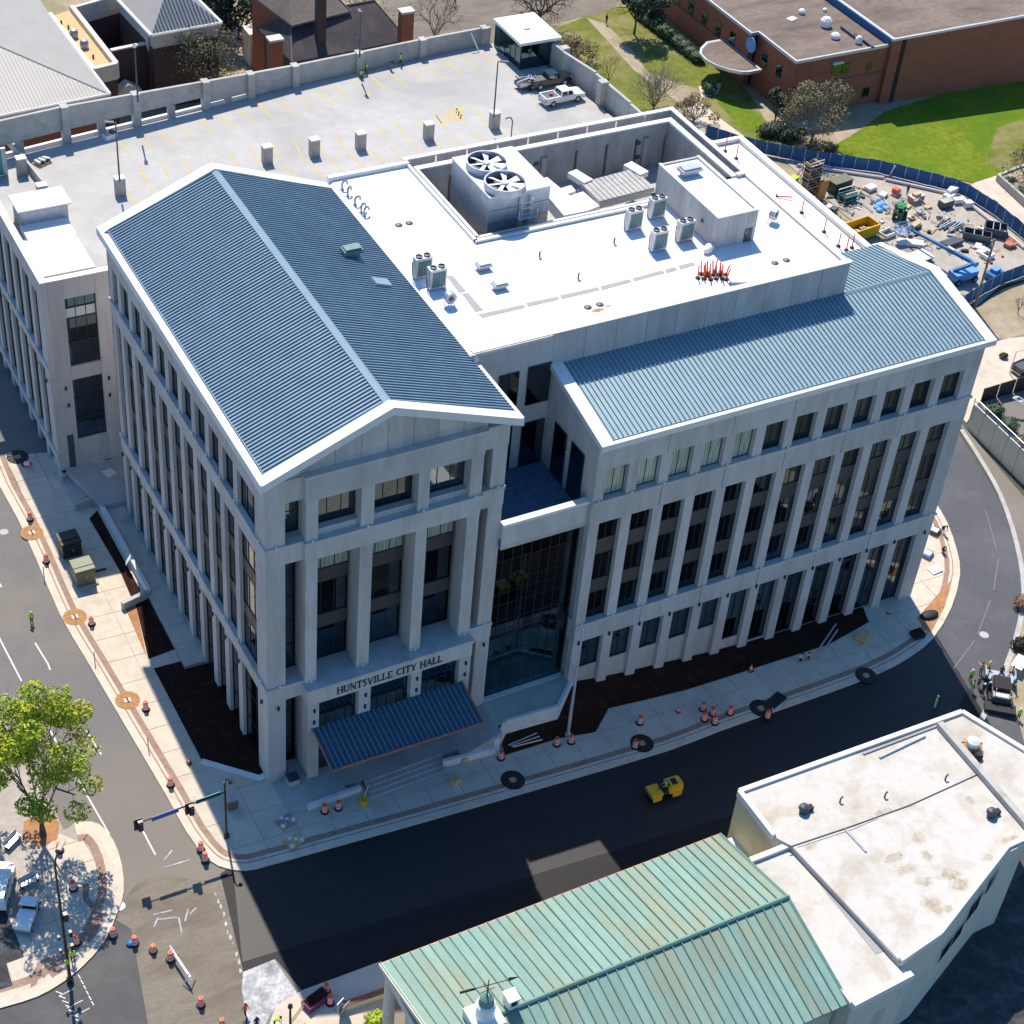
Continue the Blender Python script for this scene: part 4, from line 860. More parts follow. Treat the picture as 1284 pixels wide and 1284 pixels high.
mb = MB(); mb.slab([p - Vector((0, 0, .13)) for p in (ca, cb_, cc, cd)], .6); mb.build('frame', M['galv'], pc, W=True)
for u, v in ((719, 219), (789, 209)):
    mb = MB(); a = PZ(u, v, 27.5); mb.obox((a.x + .5, a.y - .3, 27.2), (1.0, 2.0, .5), .25); mb.build('beam', M['white'], pc, W=True)
# ---- rooftop machines
def condenser():
    t = thing('condenser_unit', 'x', 'air conditioner', (0, 0, 0)); w, d, h = 1.32, .62, 1.75
    mb = MB(); mb.box(-w / 2, w / 2, -d / 2, d / 2, .12, h); mb.box(-w / 2 - .03, w / 2 + .03, -d / 2 - .03, d / 2 + .03, h, h + .06); mb.build('casing', M['alum'], t)
    mb = MB(); mb.box(-w / 2 + .16, w / 2 - .1, -d / 2 - .025, -d / 2 + .01, .3, h - .2)
    c = mb.build('coil_grille', M['ventteal'], t)
    mb = MB()
    for k in range(6): x = -w / 2 + .2 + k * (w - .34) / 5; mb.box(x - .012, x + .012, -d / 2 - .045, -d / 2 - .026, .3, h - .2)
    mb.build('grille_bars', M['galv'], c)
    for x in (-.33, .33):
        mb = MB(); mb.lathe([(.27, h + .06), (.27, h + .16), (.21, h + .165), (.2, h + .08), (.05, h + .09)], 12, (x, 0, 0)); f = mb.build('fan', M['steel'], t)
    mb = MB(); mb.box(-w / 2, -w / 2 + .2, -d / 2, d / 2, 0, .12); mb.box(w / 2 - .2, w / 2, -d / 2, d / 2, 0, .12); mb.build('base', M['galv'], t)
    mb = MB(); mb.path([(-w / 2 - .05, .1, .1), (-w / 2 - .12, .1, .5), (-w / 2 - .12, .15, h * .8)], .035, 5); mb.build('pipe', M['steel'], t)
    return t
cu = condenser(); gcu = 'condenser units on the white roof'
cus = [(529, 347, 'left unit of the pair of condensers near the blue gable roof'), (547, 361, 'right unit of the pair of condensers near the blue gable roof'), (793, 287, 'condenser farthest left of the four beside the penthouse'), (822, 272, 'rearmost of the four condensers beside the penthouse'), (824, 313, 'condenser nearest the camera of the four beside the penthouse'), (857, 301, 'condenser standing closest to the penthouse wall of the four')]
for i, (u, v, lb) in enumerate(cus):
    p = PZ(u, v, roofz)
    if i == 0: cu.location = p; cu['label'] = lb; cu['group'] = gcu
    else: dup(cu, p, 0, lb, gcu)
def boxvent(w, d, h):
    t = thing('roof_vent', 'x', 'roof vent')
    MB().box(-w * .36, w * .36, -d * .36, d * .36, 0, h * .5).build('curb', M['galv'], t)
    mb = MB(); mb.prism([(-w / 2, -d / 2), (w / 2, -d / 2), (w / 2, d / 2), (-w / 2, d / 2)], h * .5, h * .85); mb.box(-w * .42, w * .42, -d * .42, d * .42, h * .85, h)
    for k in range(3): x = -w / 2 + w * (k + .5) / 3; mb.box(x - .02, x + .02, -d / 2 - .01, d / 2 + .01, h * .5, h * .87)
    mb.build('hood', M['galv'], t); return t
bv = boxvent(1.15, .75, .62)
bv.location = PZ(606, 337.5, roofz); bv['label'] = 'square louvred roof vent, farther of the two in the middle of the white roof'; bv['group'] = 'box vents on the white roof'
dup(bv, PZ(626.5, 362, roofz), 0, 'square louvred roof vent, nearer of the two in the middle of the white roof', 'box vents on the white roof')
dup(bv, PZ(864, 219, 31.23), 0, 'wide louvred vent on the penthouse roof', 'box vents on the white roof', (1.65, 1.3, 1.25))
b3 = boxvent(1.5, .9, .9)
def onslope(u, v):        # point on the right slope of the left roof
    k = (RZ - EZ) / (XR - RX); n = Vector((k, 0, 1)); d = ray(u, v); return CAM + d * ((RZ + k * RX - n.dot(CAM)) / n.dot(d))
b3.location = onslope(441, 322); b3['label'] = 'dark teal box vent rising from the blue gable roof'; b3['group'] = 'vents on the blue gable roof'
for c in kids_of(b3): c.data.materials[0] = M['ventteal']
mb = MB(); c = onslope(478, 357); mb.obox((c.x, c.y, c.z + .18), (1.35, .95, .28), 0, 0, math.atan((RZ - EZ) / (XR - RX))); tag(mb.build('roof_hatch', M['blueridge']), 'flat pale blue hatch on the blue gable roof', 'hatch')
fan = thing('exhaust_fan', 'round grey exhaust fan on a stand beside the blue gable roof', 'fan', PZ(565, 383, roofz))
mb = MB(); mb.tube((-.1, -.25, .75), (-.1, .25, .75), .46, .46, 14); mb.build('fan_drum', M['galv'], fan)
mb = MB(); mb.tube((-.1, -.3, .75), (-.1, -.26, .75), .2, .2, 10); mb.build('motor', M['steel'], fan)
for x, y in ((-.4, -.3), (.25, -.3), (-.4, .3), (.25, .3)): MB().tube((x, y, 0), (x * .5 - .1, y * .7, .5), .04, .04, 5).build('leg', M['alum'], fan)
t2 = dup(fan, PZ(969, 278, roofz), .5, 'round grey exhaust fan behind the penthouse near the right edge of the white roof')
gn = thing('gooseneck_vent', 'x', 'vent pipe')
mb = MB(); pts = [(0, 0, 0), (0, 0, .55)] + [(.22 - .22 * math.cos(a), 0, .55 + .22 * math.sin(a)) for a in [math.pi * k / 5 for k in range(1, 6)]] + [(.44, 0, .42)]
mb.path(pts, .09, 6); mb.build('pipe', M['galv'], gn); mb = MB(); mb.lathe([(.2, 0), (.12, .12)], 8); mb.build('flange', M['alum'], gn)
for i, (u, v, w) in enumerate(((419, 240, 'first'), (427, 248, 'second'), (437, 259, 'third'), (447, 268, 'fourth'), (453, 272, 'fifth'))):
    p = PZ(u, v, roofz); p.x = max(p.x, 19.0); lb = '%s gooseneck vent from the back in the row along the blue gable roof' % w
    if i == 0: gn.location = p; gn['label'] = lb; gn['group'] = 'gooseneck vents along the blue roof'
    else: dup(gn, p, random.uniform(-.3, .6), lb, 'gooseneck vents along the blue roof')
vp = thing('vent_pipe', 'short vent pipe on the open middle of the white roof, left of three', 'vent pipe', PZ(676.5, 322, roofz), group='small vent pipes on the white roof')
MB().tube((0, 0, 0), (0, 0, .5), .07, .07, 7).build('pipe', M['steel'], vp); MB().lathe([(.14, .5), (.14, .58), (.03, .62)], 8).build('cap', M['galv'], vp)
dup(vp, PZ(725, 349, roofz), 0, 'short vent pipe on the white roof just behind the grey walkway pads'); dup(vp, PZ(770, 305, roofz), 0, 'short vent pipe on the white roof left of the four condensers'); dup(vp, PZ(603.5, 441, roofz), 0, 'tiny vent pipe at the front left corner of the white roof', scale=.6)
# red safety posts
sp = thing('safety_post', 'x', 'safety post')
MB().lathe([(.17, 0), (.17, .07), (.05, .1)], 8).build('base', M['black'], sp); MB().tube((0, 0, .08), (0, 0, 1.0), .05, .045, 6).build('post', M['orange'], sp)
gs = 'red safety posts bunched together on the roof'
rnd = random.Random(3)
cl = [(875, 345), (879, 340), (883, 346), (887, 339), (891, 347), (894, 341), (898, 346), (902, 341), (906, 346), (910, 341), (885, 342), (896, 337), (889, 343), (904, 338), (910, 347)]
for i, (u, v) in enumerate(cl):
    lb = 'red safety post standing in the tight bunch at the front edge of the white roof'
    o = sp if i == 0 else dup(sp, (0, 0, 0)); o.location = PZ(u, v + 4, roofz); o['label'] = lb; o['group'] = gs
    if i == 0: o['label'] = 'leftmost red safety post of the tight bunch on the white roof'
    if i == 9: o['label'] = 'rightmost red safety post of the tight bunch on the white roof'
    o.rotation_euler = (rnd.uniform(-.22, .22), rnd.uniform(-.22, .22), rnd.uniform(0, 6)); 
    o.scale = (1.25, 1.25, rnd.uniform(1.0, 1.4))
for i, (u, v, lb) in enumerate(((909, 190, 'red safety post on the low white roof, farthest back of the line'), (923, 199, 'red safety post second from the back on the low white roof'), (1005, 267, 'red safety post on the low white roof beside the fallen one'), (1033, 291, 'red safety post on the low white roof halfway to the blue ridge'), (1061, 314, 'left one of the last pair of red posts on the low white roof'), (1068, 311, 'right one of the last pair of red posts on the low white roof'), (1051, 309, 'thin post just behind the last pair on the low white roof'))):
    dup(sp, PZ(u, v, 23.45), 0, lb, 'safety posts on the low white roof', (1.2, 1.2, 1.35))
fp = dup(sp, PZ(973, 246, 23.55), .4, 'fallen dark red safety post lying on the low white roof', 'safety posts on the low white roof', 1.4); fp.rotation_euler = (1.45, 0, .9)
mb = MB(); a, b = PZ(915, 355, roofz + .1), PZ(962, 355, roofz + .1); mb.tube(a, b, .13, .13, 8); tag(mb.build('roof_pipe', M['galv']), 'blue-grey pipe lying along the front edge of the white roof', 'pipe')
sk = MB(); sk.ball((0, 0, .35), .55, 10, 6, .75); o = sk.build('wrapped_sack', M['white'], smooth=True); o.location = PZ(888, 315, roofz); o.rotation_euler = (0, 0, .6); o.scale = (1.3, .7, .8); tag(o, 'white plastic sack lying at the foot of the penthouse wall', 'sack')
# ================================================================== PARKING BUILDING BEHIND
PG = thing('parking_garage', 'grey precast parking building with a pale open roof deck behind the left wing', 'parking garage', (-3.8, 38.7, 0.2))
PGO = Vector((-3.8, 38.7, 0.2)); DZ = 19.5
def gp(mb, name, m, parent=None, **k): return mb.build(name, M[m], parent or PG, W=True, **k)
BW = [(-3.8, 59.8), (0.66, 60.44), (13.64, 62.18), (29.77, 64.54), (46.03, 65.95), (51.3, 66.4)]
RWL = [(51.3, 66.4), (54.4, 66.6), (54.82, 58.37), (55.71, 53.43), (55.9, 47.0), (55.9, 33.6)]
mb = MB(); mb.prism([(-3.4, 39.2), (18, 39.2), (18, 33.5), (25.5, 33.5), (55.6, 33.56), (55.6, 47)] + [(54.6, 58.3), (54.3, 66.4)] + BW[::-1][:-1] + [(-3.4, 59.8)], 17.9, DZ); deck = gp(mb, 'roof_deck', 'deck')
mb = MB(); mb.prism([(-2.6, 39.8), (16, 39.8), (16, 36), (54, 36), (54, 58), (53, 64.5), (-2.6, 58.5)], -1, 17.9); gp(mb, 'core', 'frame')
# left face: piers, ledges, dark glazing between
ys = [39.5 + 2.72 * k for k in range(0, 9)]
for k, y in enumerate(ys):
    for z0, z1 in ((-.5, 2.0), (2.8, 10.9), (12.0, 18.6)):
        mb = MB(); w = .8 if k == 0 else .42; mb.box(-3.8, -2.9, y - (.78 if k == 0 else w), y + w, z0, z1); gp(mb, 'pier', 'precast')
for z0, z1, d, nm in ((2.0, 2.8, .12, 'ledge'), (10.9, 11.75, .02, 'band'), (11.75, 12.0, .14, 'ledge'), (18.6, 20.3, .02, 'parapet')):
    mb = MB(); mb.box(-3.8 - d, -2.9 if z0 < 18 else -3.3, 38.72, 61.5, z0, z1); gp(mb, nm, 'precast')
mb = MB(); mb.box(-3.86, -3.26, 38.66, 61.6, 20.3, 20.38); gp(mb, 'coping', 'coping')
for k in range(8):
    a, b = ys[k] + (.8 if k == 0 else .42), ys[k + 1] - .42
    for z0, z1 in ((-.4, 2.0), (2.8, 5.4), (5.4, 8.2), (8.2, 10.9), (12.0, 15.4), (15.4, 18.6)): window(PG, PGO, 'x', a, z0, b - a, z1 - z0, -3.45, 1, 0)
for k in range(9):
    inst(LTm, PG, Vector((-3.95, ys[k], 12.05)) - PGO, 'wall_light'); inst(LDm, PG, Vector((-3.95, ys[k], 10.2)) - PGO, 'wall_light')
# front face with the tall opening
for x0, x1, z0, z1 in ((-3.3, -1.97, -1.0, 20.3), (0.62, 8, -1, 20.3), (-1.97, .62, 18.4, 20.3), (-1.97, .62, 10.25, 11.6), (-1.97, .62, -1, 3.88)):
    mb = MB(); mb.box(x0 + .008, x1 - .008, 38.7, 39.3, z0 + .006, z1 - .006); gp(mb, 'wall_panel', 'precast')
mb = MB(); mb.box(-3.3, 8, 38.64, 39.25, 20.3, 20.38); gp(mb, 'coping', 'coping')
for z0, z1, g in ((11.6, 13.9, 'glass'), (13.9, 16.3, 'glass'), (16.3, 17.35, 'blind'), (17.35, 18.4, 'tealglass'), (3.88, 6.0, 'glass'), (6.0, 8.2, 'glass'), (8.2, 10.25, 'glass')):
    window(PG, PGO, 'y', -1.97, z0, 2.59, z1 - z0, 39.0, 2, 0, glass=g)
mb = MB(); mb.box(-2.9, -2.35, 38.66, 38.72, .95, 4.6); gp(mb, 'door', 'steel')
for x, z in ((-2.6, 9.6), (-2.5, 7.8), (1.15, 9.7), (1.1, 7.9)): inst(LDm, PG, Vector((x, 38.6, z)) - PGO, 'wall_light')
# white-roofed boxes at the deck corner
ex = thing('stair_housing', 'white-topped housing at the front corner of the parking deck, low part in front', 'stair housing', (-1, 42, DZ))
MB().box(-3.1, .95, 39.75, 45.2, DZ, 20.15).build('walls', M['precast'], ex, W=True); MB().box(-3.2, 1.05, 39.65, 45.3, 20.15, 20.3).build('roof', M['membrane'], ex, W=True)
for k in range(4): MB().box(-2.9 + k * .98, -2.9 + k * .98 + .8, 39.6, 39.74, 19.6, 20.05).build('louvre', M['galv'], ex, W=True)
MB().box(-2.6, 1.5, 48.3, 50.5, DZ, 21.3).build('upper_walls', M['concrete'], ex, W=True); MB().box(-2.8, 1.8, 48.0, 50.9, 21.3, 21.45).build('upper_roof', M['membrane'], ex, W=True)
MB().box(-2.55, 1.45, 48.24, 48.3, 19.8, 21.1).build('window', M['galv'], ex, W=True); MB().box(-2.7, 1.3, 45.3, 48.3, DZ, 20.0).build('step_roof', M['membrane'], ex, W=True)
# parapet walls in panels with pilasters
def pw_(a, b, z0, z1, t, name, m='concrete', parent=None):
    mb = MB(); wtop(mb, a, b, t, z0, z1); return gp(mb, name, m, parent)
pil = [(85, 179), (173, 158), (259.5, 137), (315.5, 123), (371, 109), (451, 90), (530, 72), (607, 56.5)]
pts = [(-3.4, 59.9)] + [tuple(PZ(u, v, DZ)[:2]) for u, v in pil] + [(51.4, 66.4)]
ztop = [23.1, 22.95, 22.6, 22.2, 21.9, 21.6, 21.4, 21.3, 21.25, 21.2]
for i in range(len(pts) - 1):
    a, b = pts[i], pts[i + 1]; zt = lambda x, y, i=i: ztop[i] + (ztop[i + 1] - ztop[i]) * min(1, max(0, (x - pts[i][0]) / (pts[i + 1][0] - pts[i][0])))
    zb = DZ + (1.15 if i < 3 else .45 if i < 4 else -.3)
    a2 = (a[0] + .03, a[1] + .42); b2 = (b[0] - .03, b[1] + .42)
    mb = MB(); wtop(mb, a2, b2, .3, zb, zt); gp(mb, 'parapet_panel', 'concrete')
    if i < 4:
        mb = MB(); wtop(mb, a2, b2, .32, DZ - .4, DZ + .28); gp(mb, 'upstand', 'coping')
        m_ = ((a2[0] + b2[0]) / 2, (a2[1] + b2[1]) / 2); mb = MB(); mb.box(m_[0] - .35, m_[0] + .35, m_[1] - .2, m_[1] + .2, DZ, zb); gp(mb, 'support', 'concrete')
for i, (x, y) in enumerate(pts[1:-1]):
    mb = MB(); mb.box(x - .34, x + .34, y - .15, y + .75, DZ - .4, ztop[i + 1] + .12); gp(mb, 'pilaster', 'concrete')
for a, b, t0, t1 in (((54.4, 66.6), (54.82, 58.37), 21.9, 21.9), ((54.82, 58.3), (55.71, 53.43), 21.9, 21.8), ((55.71, 53.35), (55.9, 47), 21.8, 21.7), ((55.9, 46.9), (55.9, 33.7), 21.7, 21.6)):
    mb = MB(); wtop(mb, (a[0] + .35, a[1]), (b[0] + .35, b[1]), .3, 14, (t0 + t1) / 2); gp(mb, 'parapet_panel', 'concrete')
q = PZ(753, 130, DZ); mb = MB(); mb.box(q.x - .4, q.x + .45, q.y - .4, q.y + .4, DZ, 21.95); gp(mb, 'pilaster', 'concrete')
q = PZ(705, 87, DZ); mb = MB(); mb.box(q.x - .4, q.x + .45, q.y - .4, q.y + .4, DZ, 21.95); gp(mb, 'pilaster', 'concrete')
mb = MB(); wtop(mb, PZ(9, 180, DZ), PZ(74, 262, DZ), .2, DZ, DZ + .9); gp(mb, 'ramp_wall', 'concrete')
# painted stalls
def stall(p, d, L):
    p = Vector(p); d = Vector(d).normalized(); n = Vector((-d.y, d.x)) * .075; q = p + d * L
    mb = MB(); mb.add([(*(p - n), DZ + .004), (*(q - n), DZ + .004), (*(q + n), DZ + .004), (*(p + n), DZ + .004)], [(0, 1, 2, 3)]); mb.build('parking_line', M['fadeline'], deck, W=True)
bdir = Vector((50.2, 5.7)).normalized(); bn = Vector((bdir.y, -bdir.x))
for k in range(20):
    p = Vector((9.5, 61.6)) + bdir * (2.1 * k); stall(p + bn * .9, bn, 3.4)
for k in range(18):
    x = 7.5 + 2.1 * k; stall((x, 51.9 - .01 * x), (.12, 1), 3.2); stall((x, 51.1 - .01 * x), (.12, -1), 3.2)
hx, hy = 39.3, 53.0
for k in range(6): stall((hx + .35 * k, hy + .0), (.7, 1), 2.9)
stall((hx - .2, hy), (.12, 1), 3.0); stall((hx + 2.2, hy - .1), (.12, 1), 3.0)
# free-standing stub columns on the deck
scn = ['leftmost stub column on the parking deck, by the white housing', 'stub column carrying the lamp post behind the blue gable peak', 'first bare stub column right of the blue gable peak', 'second bare stub column right of the blue gable peak', 'third bare stub column right of the blue gable peak', 'stub column on the deck left of the tall lamp', 'stub column carrying the tall lamp near the pickup trucks', 'stub column near the teal screen at the left edge of the deck']
for (u, v), lb in zip(((54, 252), (151, 243), (335, 203), (394, 194), (452, 186), (537, 174), (619.5, 160), (28, 218)), scn):
    t = thing('stub_column', lb, 'column', PZ(u, v, DZ), group='stub columns on the parking deck')
    MB().box(-.42, .42, -.36, .36, 0, 1.55).build('shaft', M['wallconc'], t); MB().box(-.45, .45, -.39, .39, 1.55, 1.68).build('cap', M['coping'], t)
def lamp(u, v, z, h, lb, dx=.75, dy=-.3):
    t = thing('deck_lamp', lb, 'lamp post', PZ(u, v, z) if z == DZ else PZ(u, v, z), group='lamp posts on the parking deck')
    MB().tube((0, 0, 0), (0, 0, h), .085, .06, 7).build('pole', M['steel'], t)
    mb = MB(); mb.tube((0, 0, h), (dx * .6, dy * .6, h + .05), .05, .05, 5); mb.obox((dx, dy, h + .05), (.75, .3, .12), math.atan2(dy, dx)); mb.build('lamp_head', M['steel'], t); return t
lamp(619, 147, DZ + 1.68, 5.7, 'tall grey lamp post on a stub column near the pickup trucks', .5, -.3)
lamp(150, 227, DZ + 1.68, 5.6, 'lamp post rising behind the peak of the blue gable roof', -.5, .2)
lamp(451, 72, 21.6, 4.6, 'dark lamp post on the rear parapet beside the two crouching workers', .05, .4)
lamp(173, 128, 22.75, 5.2, 'lamp post on the rear parapet in front of the brick courtyard', .1, .4)
gl = thing('crook_lamp', 'short crook-necked pole at the front edge of the deck', 'lamp post', PZ(641, 171, DZ))
mb = MB(); mb.path([(0, 0, 0), (0, 0, 1.6), (-.15, .05, 1.95), (-.5, .1, 2.0), (-.7, .12, 1.9)], .06, 6); mb.build('pole', M['steel'], gl)
# glass stair box at the far corner
gb = thing('glass_stair_box', 'glass stair box with a flat white roof at the far corner of the parking deck', 'stair enclosure', (53.5, 63, DZ))
gx0, gx1, gy0, gy1 = 51.4, 55.6, 60.3, 65.8
for i in range(5):
    a = gy0 + (gy1 - gy0) * i / 5; b = gy0 + (gy1 - gy0) * (i + 1) / 5
    f = MB().box(gx0, gx0 + .06, a + .03, b - .03, DZ + .05, 22.2).build('pane', M['tealglass'], gb, W=True)
for i in range(4):
    a = gx0 + (gx1 - gx0) * i / 4; b = gx0 + (gx1 - gx0) * (i + 1) / 4
    f = MB().box(a + .03, b - .03, gy0, gy0 + .06, DZ + .05, 22.2).build('pane', M['tealglass'], gb, W=True)
mb = MB()
for i in range(6): y = gy0 + (gy1 - gy0) * i / 5; mb.box(gx0 - .03, gx0 + .09, y - .04, y + .04, DZ, 22.2)
for i in range(1, 5): x = gx0 + (gx1 - gx0) * i / 4; mb.box(x - .04, x + .04, gy0 - .03, gy0 + .09, DZ, 22.2)
mb.build('mullions', M['frame'], gb, W=True)
MB().box(gx0 + .8, gx1, gy0 + .8, gy1, DZ, 22.1).build('inner_core', M['concrete'], gb, W=True)
MB().box(gx0 - .25, gx1 + .25, gy0 - .25, gy1 + .2, 22.2, 22.5).build('roof', M['membrane'], gb, W=True)
MB().box(53.0, 53.6, 62.6, 63.0, 22.5, 22.62).build('roof_hatch', M['galv'], gb, W=True)
o = MB().box(-.3, .3, -.5, .5, 0, .1); 
# deck clutter
for u, v, l, w, a, lb in ((478, 64, 4.2, .5, .12, 'left stack of grey rails lying against the rear parapet of the deck'), (505, 62, 3.4, .4, .12, 'right stack of grey rails lying against the rear parapet of the deck')):
    p = PZ(u, v + 10, DZ); t = thing('rail_stack', lb, 'rails', p, a, 'rails on the parking deck')
    for k in range(3): MB().box(-l / 2, l / 2, -w / 2 + k * .18, -w / 2 + k * .18 + .12, 0, .14 + .05 * k).build('rail', M['galv'], t)
mb = MB(); mb.tube((0, 0, 0), (-.5, 1.1, 1.7), .07, .07, 5); o = mb.build('leaning_board', M['white']); o.location = PZ(601, 66, DZ); tag(o, 'thin white board leaning on the rear parapet beside the glass stair box', 'board')
for i, (u, v, lb) in enumerate(((50, 207, 'dark parked motorcycle nearest the left edge of the deck'), (56, 193, 'dark parked motorcycle behind the first at the left end of the deck'))):
    pass
pc_ = thing('pallet_of_parts', 'dark pallet loaded with metal parts at the left end of the deck', 'pallet', PZ(53, 205, DZ), .4)
MB().box(-.7, .7, -.5, .5, 0, .14).build('pallet', M['wood'], pc_)
for k in range(5): MB().obox((-.5 + .25 * k, .05 * (k % 2), .3), (.2, .7, .3), .1 * k).build('part', M['steel' if k % 2 else 'galv'], pc_)
pc2 = thing('equipment_crate', 'white crate of small equipment under the rear parapet at the left of the deck', 'crate', PZ(138, 173, DZ), .3)
MB().box(-.6, .6, -.35, .35, 0, .45).build('box', M['white'], pc2); MB().box(-.5, -.1, -.3, .2, .45, .6).build('lid', M['galv'], pc2); MB().box(.1, .5, -.2, .3, .45, .62).build('lid', M['steel'], pc2)
tl = thing('teal_screen', 'teal panel screen at the left edge of the parking deck', 'screen', PZ(5, 220, DZ))
MB().box(-4.5, .35, -.1, .1, .1, 2.6).build('panel', M['teal'], tl); MB().box(-.05, .35, -.14, .14, 0, 2.7).build('post', M['galv'], tl)

# ================================================================== PICKUP TRUCKS
def pickup(label, paint, load=False):
    t = thing('pickup_truck', label, 'pickup truck'); L, W, = 4.5, 1.5
    mb = MB(); prof = [(-2.25, .36), (2.2, .36), (2.25, .62), (2.15, .82), (1.05, .9), (-2.22, .9), (-2.25, .6)]
    v = [(x, -W / 2, z) for x, z in prof] + [(x, W / 2, z) for x, z in prof]; n = len(prof)
    mb.add(v, [tuple(range(n)), tuple(range(2 * n - 1, n - 1, -1))] + [(n + i, n + (i + 1) % n, (i + 1) % n, i) for i in range(n)]); mb.build('body', M[paint], t)
    mb = MB(); cp = [(-.55, .9), (1.15, .9), (.65, 1.38), (-.42, 1.4)]; W2 = W * .46; W3 = W * .40
    v = [(x, -(W2 if z < 1 else W3), z) for x, z in cp] + [(x, (W2 if z < 1 else W3), z) for x, z in cp]; n = 4
    mb.add(v, [(0, 1, 2, 3), (7, 6, 5, 4)] + [(4 + i, 4 + (i + 1) % 4, (i + 1) % 4, i) for i in range(4)]); cab = mb.build('cab', M[paint], t)
    for s in (-1, 1):
        for a, b in ((-.42, .22), (.28, .86)):
            mb = MB(); y0, y1 = s * (W2 - .015), s * (W3 + .03); mb.add([(a, y0 + s * .02, .95), (b, y0 + s * .02, .95), (b - .12, y1 + s * .005, 1.3), (a + .06, y1 + s * .005, 1.3)], [(0, 1, 2, 3) if s < 0 else (3, 2, 1, 0)]); mb.build('window', M['glass'], cab)
        MB().box(.75, .95, s * .7, s * .84, .95, 1.07).build('mirror', M[paint], t)
        MB().box(2.2, 2.27, s * .4, s * .68, .62, .76).build('headlight', M['white'], t)
        MB().box(-2.28, -2.22, s * .55, s * .72, .6, .84).build('tail_light', M['red'], t)
        for x in (-1.42, 1.42):
            mb = MB(); mb.tube((x, s * .6, .32), (x, s * .78, .32), .33, .33, 14); w = mb.build('wheel', M['black'], t)
            mb = MB(); mb.tube((x, s * .775, .32), (x, s * .79, .32), .19, .19, 10); mb.build('rim', M['alum'], w)
    MB().add([(1.1, -.55, .93), (1.1, .55, .93), (.70, .5, 1.33), (.70, -.5, 1.33)], [(0, 1, 2, 3)]).build('windscreen', M['glass'], cab)
    MB().add([(-.56, .5, 1.0), (-.56, -.5, 1.0), (-.45, -.46, 1.34), (-.45, .46, 1.34)], [(0, 1, 2, 3)]).build('rear_window', M['glass'], cab)
    MB().box(-2.1, -.65, -.6, .6, .88, .912).build('bed_floor', M['steel'], t)
    mb = MB(); mb.box(-2.22, -.6, -.75, -.63, .89, 1.0); mb.box(-2.22, -.6, .63, .75, .89, 1.0); mb.box(-2.25, -2.15, -.63, .63, .89, .998); mb.build('bed_sides', M[paint], t)
    MB().box(2.2, 2.32, -.7, .7, .34, .5).build('bumper', M['alum'], t); MB().box(-2.34, -2.22, -.7, .7, .34, .48).build('bumper', M['alum'], t)
    MB().box(2.22, 2.27, -.36, .36, .55, .78).build('grille', M['steel'], t)
    return t
wt = pickup('white crew-cab pickup truck parked on the roof deck', 'white'); a, b = PZ(683, 134, DZ), PZ(729, 124, DZ)
wt.location = (a + b) / 2 + Vector((0, .35, 0)); ang = math.atan2((b - a).y, (b - a).x); wt.rotation_euler = (0, 0, ang)
for k in range(4): o = MB().box(-.15, .15, -.12, .12, 0, .2).build('toolbox', M['red'])if k == 0 else None
o = bpy.data.objects['toolbox']; o.location = wt.location + Vector((math.cos(ang) * -1.3, math.sin(ang) * -1.3, .915)); tag(o, 'small red toolbox in the bed of the white pickup truck', 'toolbox')
dt = pickup('dark green pickup truck parked beside the glass stair box', 'cargreen'); dt.location = PZ(688, 106, DZ); dt.rotation_euler = (0, 0, ang - .02)
tb = thing('utility_trailer', 'small trailer piled with white pipes and tools behind the dark pickup truck', 'trailer', PZ(660, 110, DZ), ang)
MB().box(-1.1, 1.0, -.6, .6, .35, .5).build('bed', M['steel'], tb)
for s in (-1, 1):
    mb = MB(); mb.tube((0, s * .62, .3), (0, s * .76, .3), .3, .3, 12); mb.build('wheel', M['black'], tb); MB().box(-1.1, 1.0, s * .6 - .03, s * .6 + .03, .5, .8).build('side_rail', M['alum'], tb)
rnd = random.Random(5)
for k in range(14):
    mb = MB(); c = Vector((rnd.uniform(-.8, .8), rnd.uniform(-.45, .45), .7 + rnd.uniform(0, .4))); d = Vector((rnd.uniform(-1, 1), rnd.uniform(-.6, .6), rnd.uniform(-.2, .3))).normalized() * rnd.uniform(.3, .8); mb.tube(c - d, c + d, .06, .06, 5); mb.build('cargo_pipe', M[['white', 'alum', 'wood', 'steel'][k % 4]], tb)

# ================================================================== BUILDINGS BEHIND THE DECK
NW = thing('brick_hall', 'brown brick hall with cream and grey hipped metal roofs behind the parking deck', 'building', (12, 90, gz(12, 90)))
def nw(mb, name, m, parent=None, **k): return mb.build(name, M[m], parent or NW, W=True, **k)
A = PZ(138, 118, 11); B = PZ(-60, 158, 11); C_ = PZ(62, 17, 11); Dp = PZ(-50, 36, 15.5)
E_ = PZ(20, -45, 11)
mb = MB(); mb.slab([tuple(B), tuple(A), tuple(Dp)], .25); s1 = nw(mb, 'roof_slope', 'creamroof')
mb = MB(); mb.slab([tuple(A), tuple(C_), tuple(E_), tuple(Dp)], .25); s2 = nw(mb, 'roof_slope', 'greyroof')
mb = MB()
for k in range(1, 44):
    t = k / 44; p = B.lerp(A, t); L = B.lerp(A, t)
    # rib runs up the slope until it meets the hip line A-D
    up = (Dp - (B + (A - B) * (((Dp - B).dot(A - B)) / (A - B).dot(A - B))));
    tt = min(1.0, (1 - t) / max(1e-6, 1 - ((Dp - B).dot(A - B)) / (A - B).dot(A - B)))
    q = p + up * max(0, tt); mb.tube(p + Vector((0, 0, .03)), q + Vector((0, 0, .03)), .03, .03, 4)
mb.build('seam', M['creamroof'], s1, W=True, kind='stuff')
mb = MB(); mb.tube(A, Dp, .12, .12, 6); nw(mb, 'hip_cap', 'creamroof')
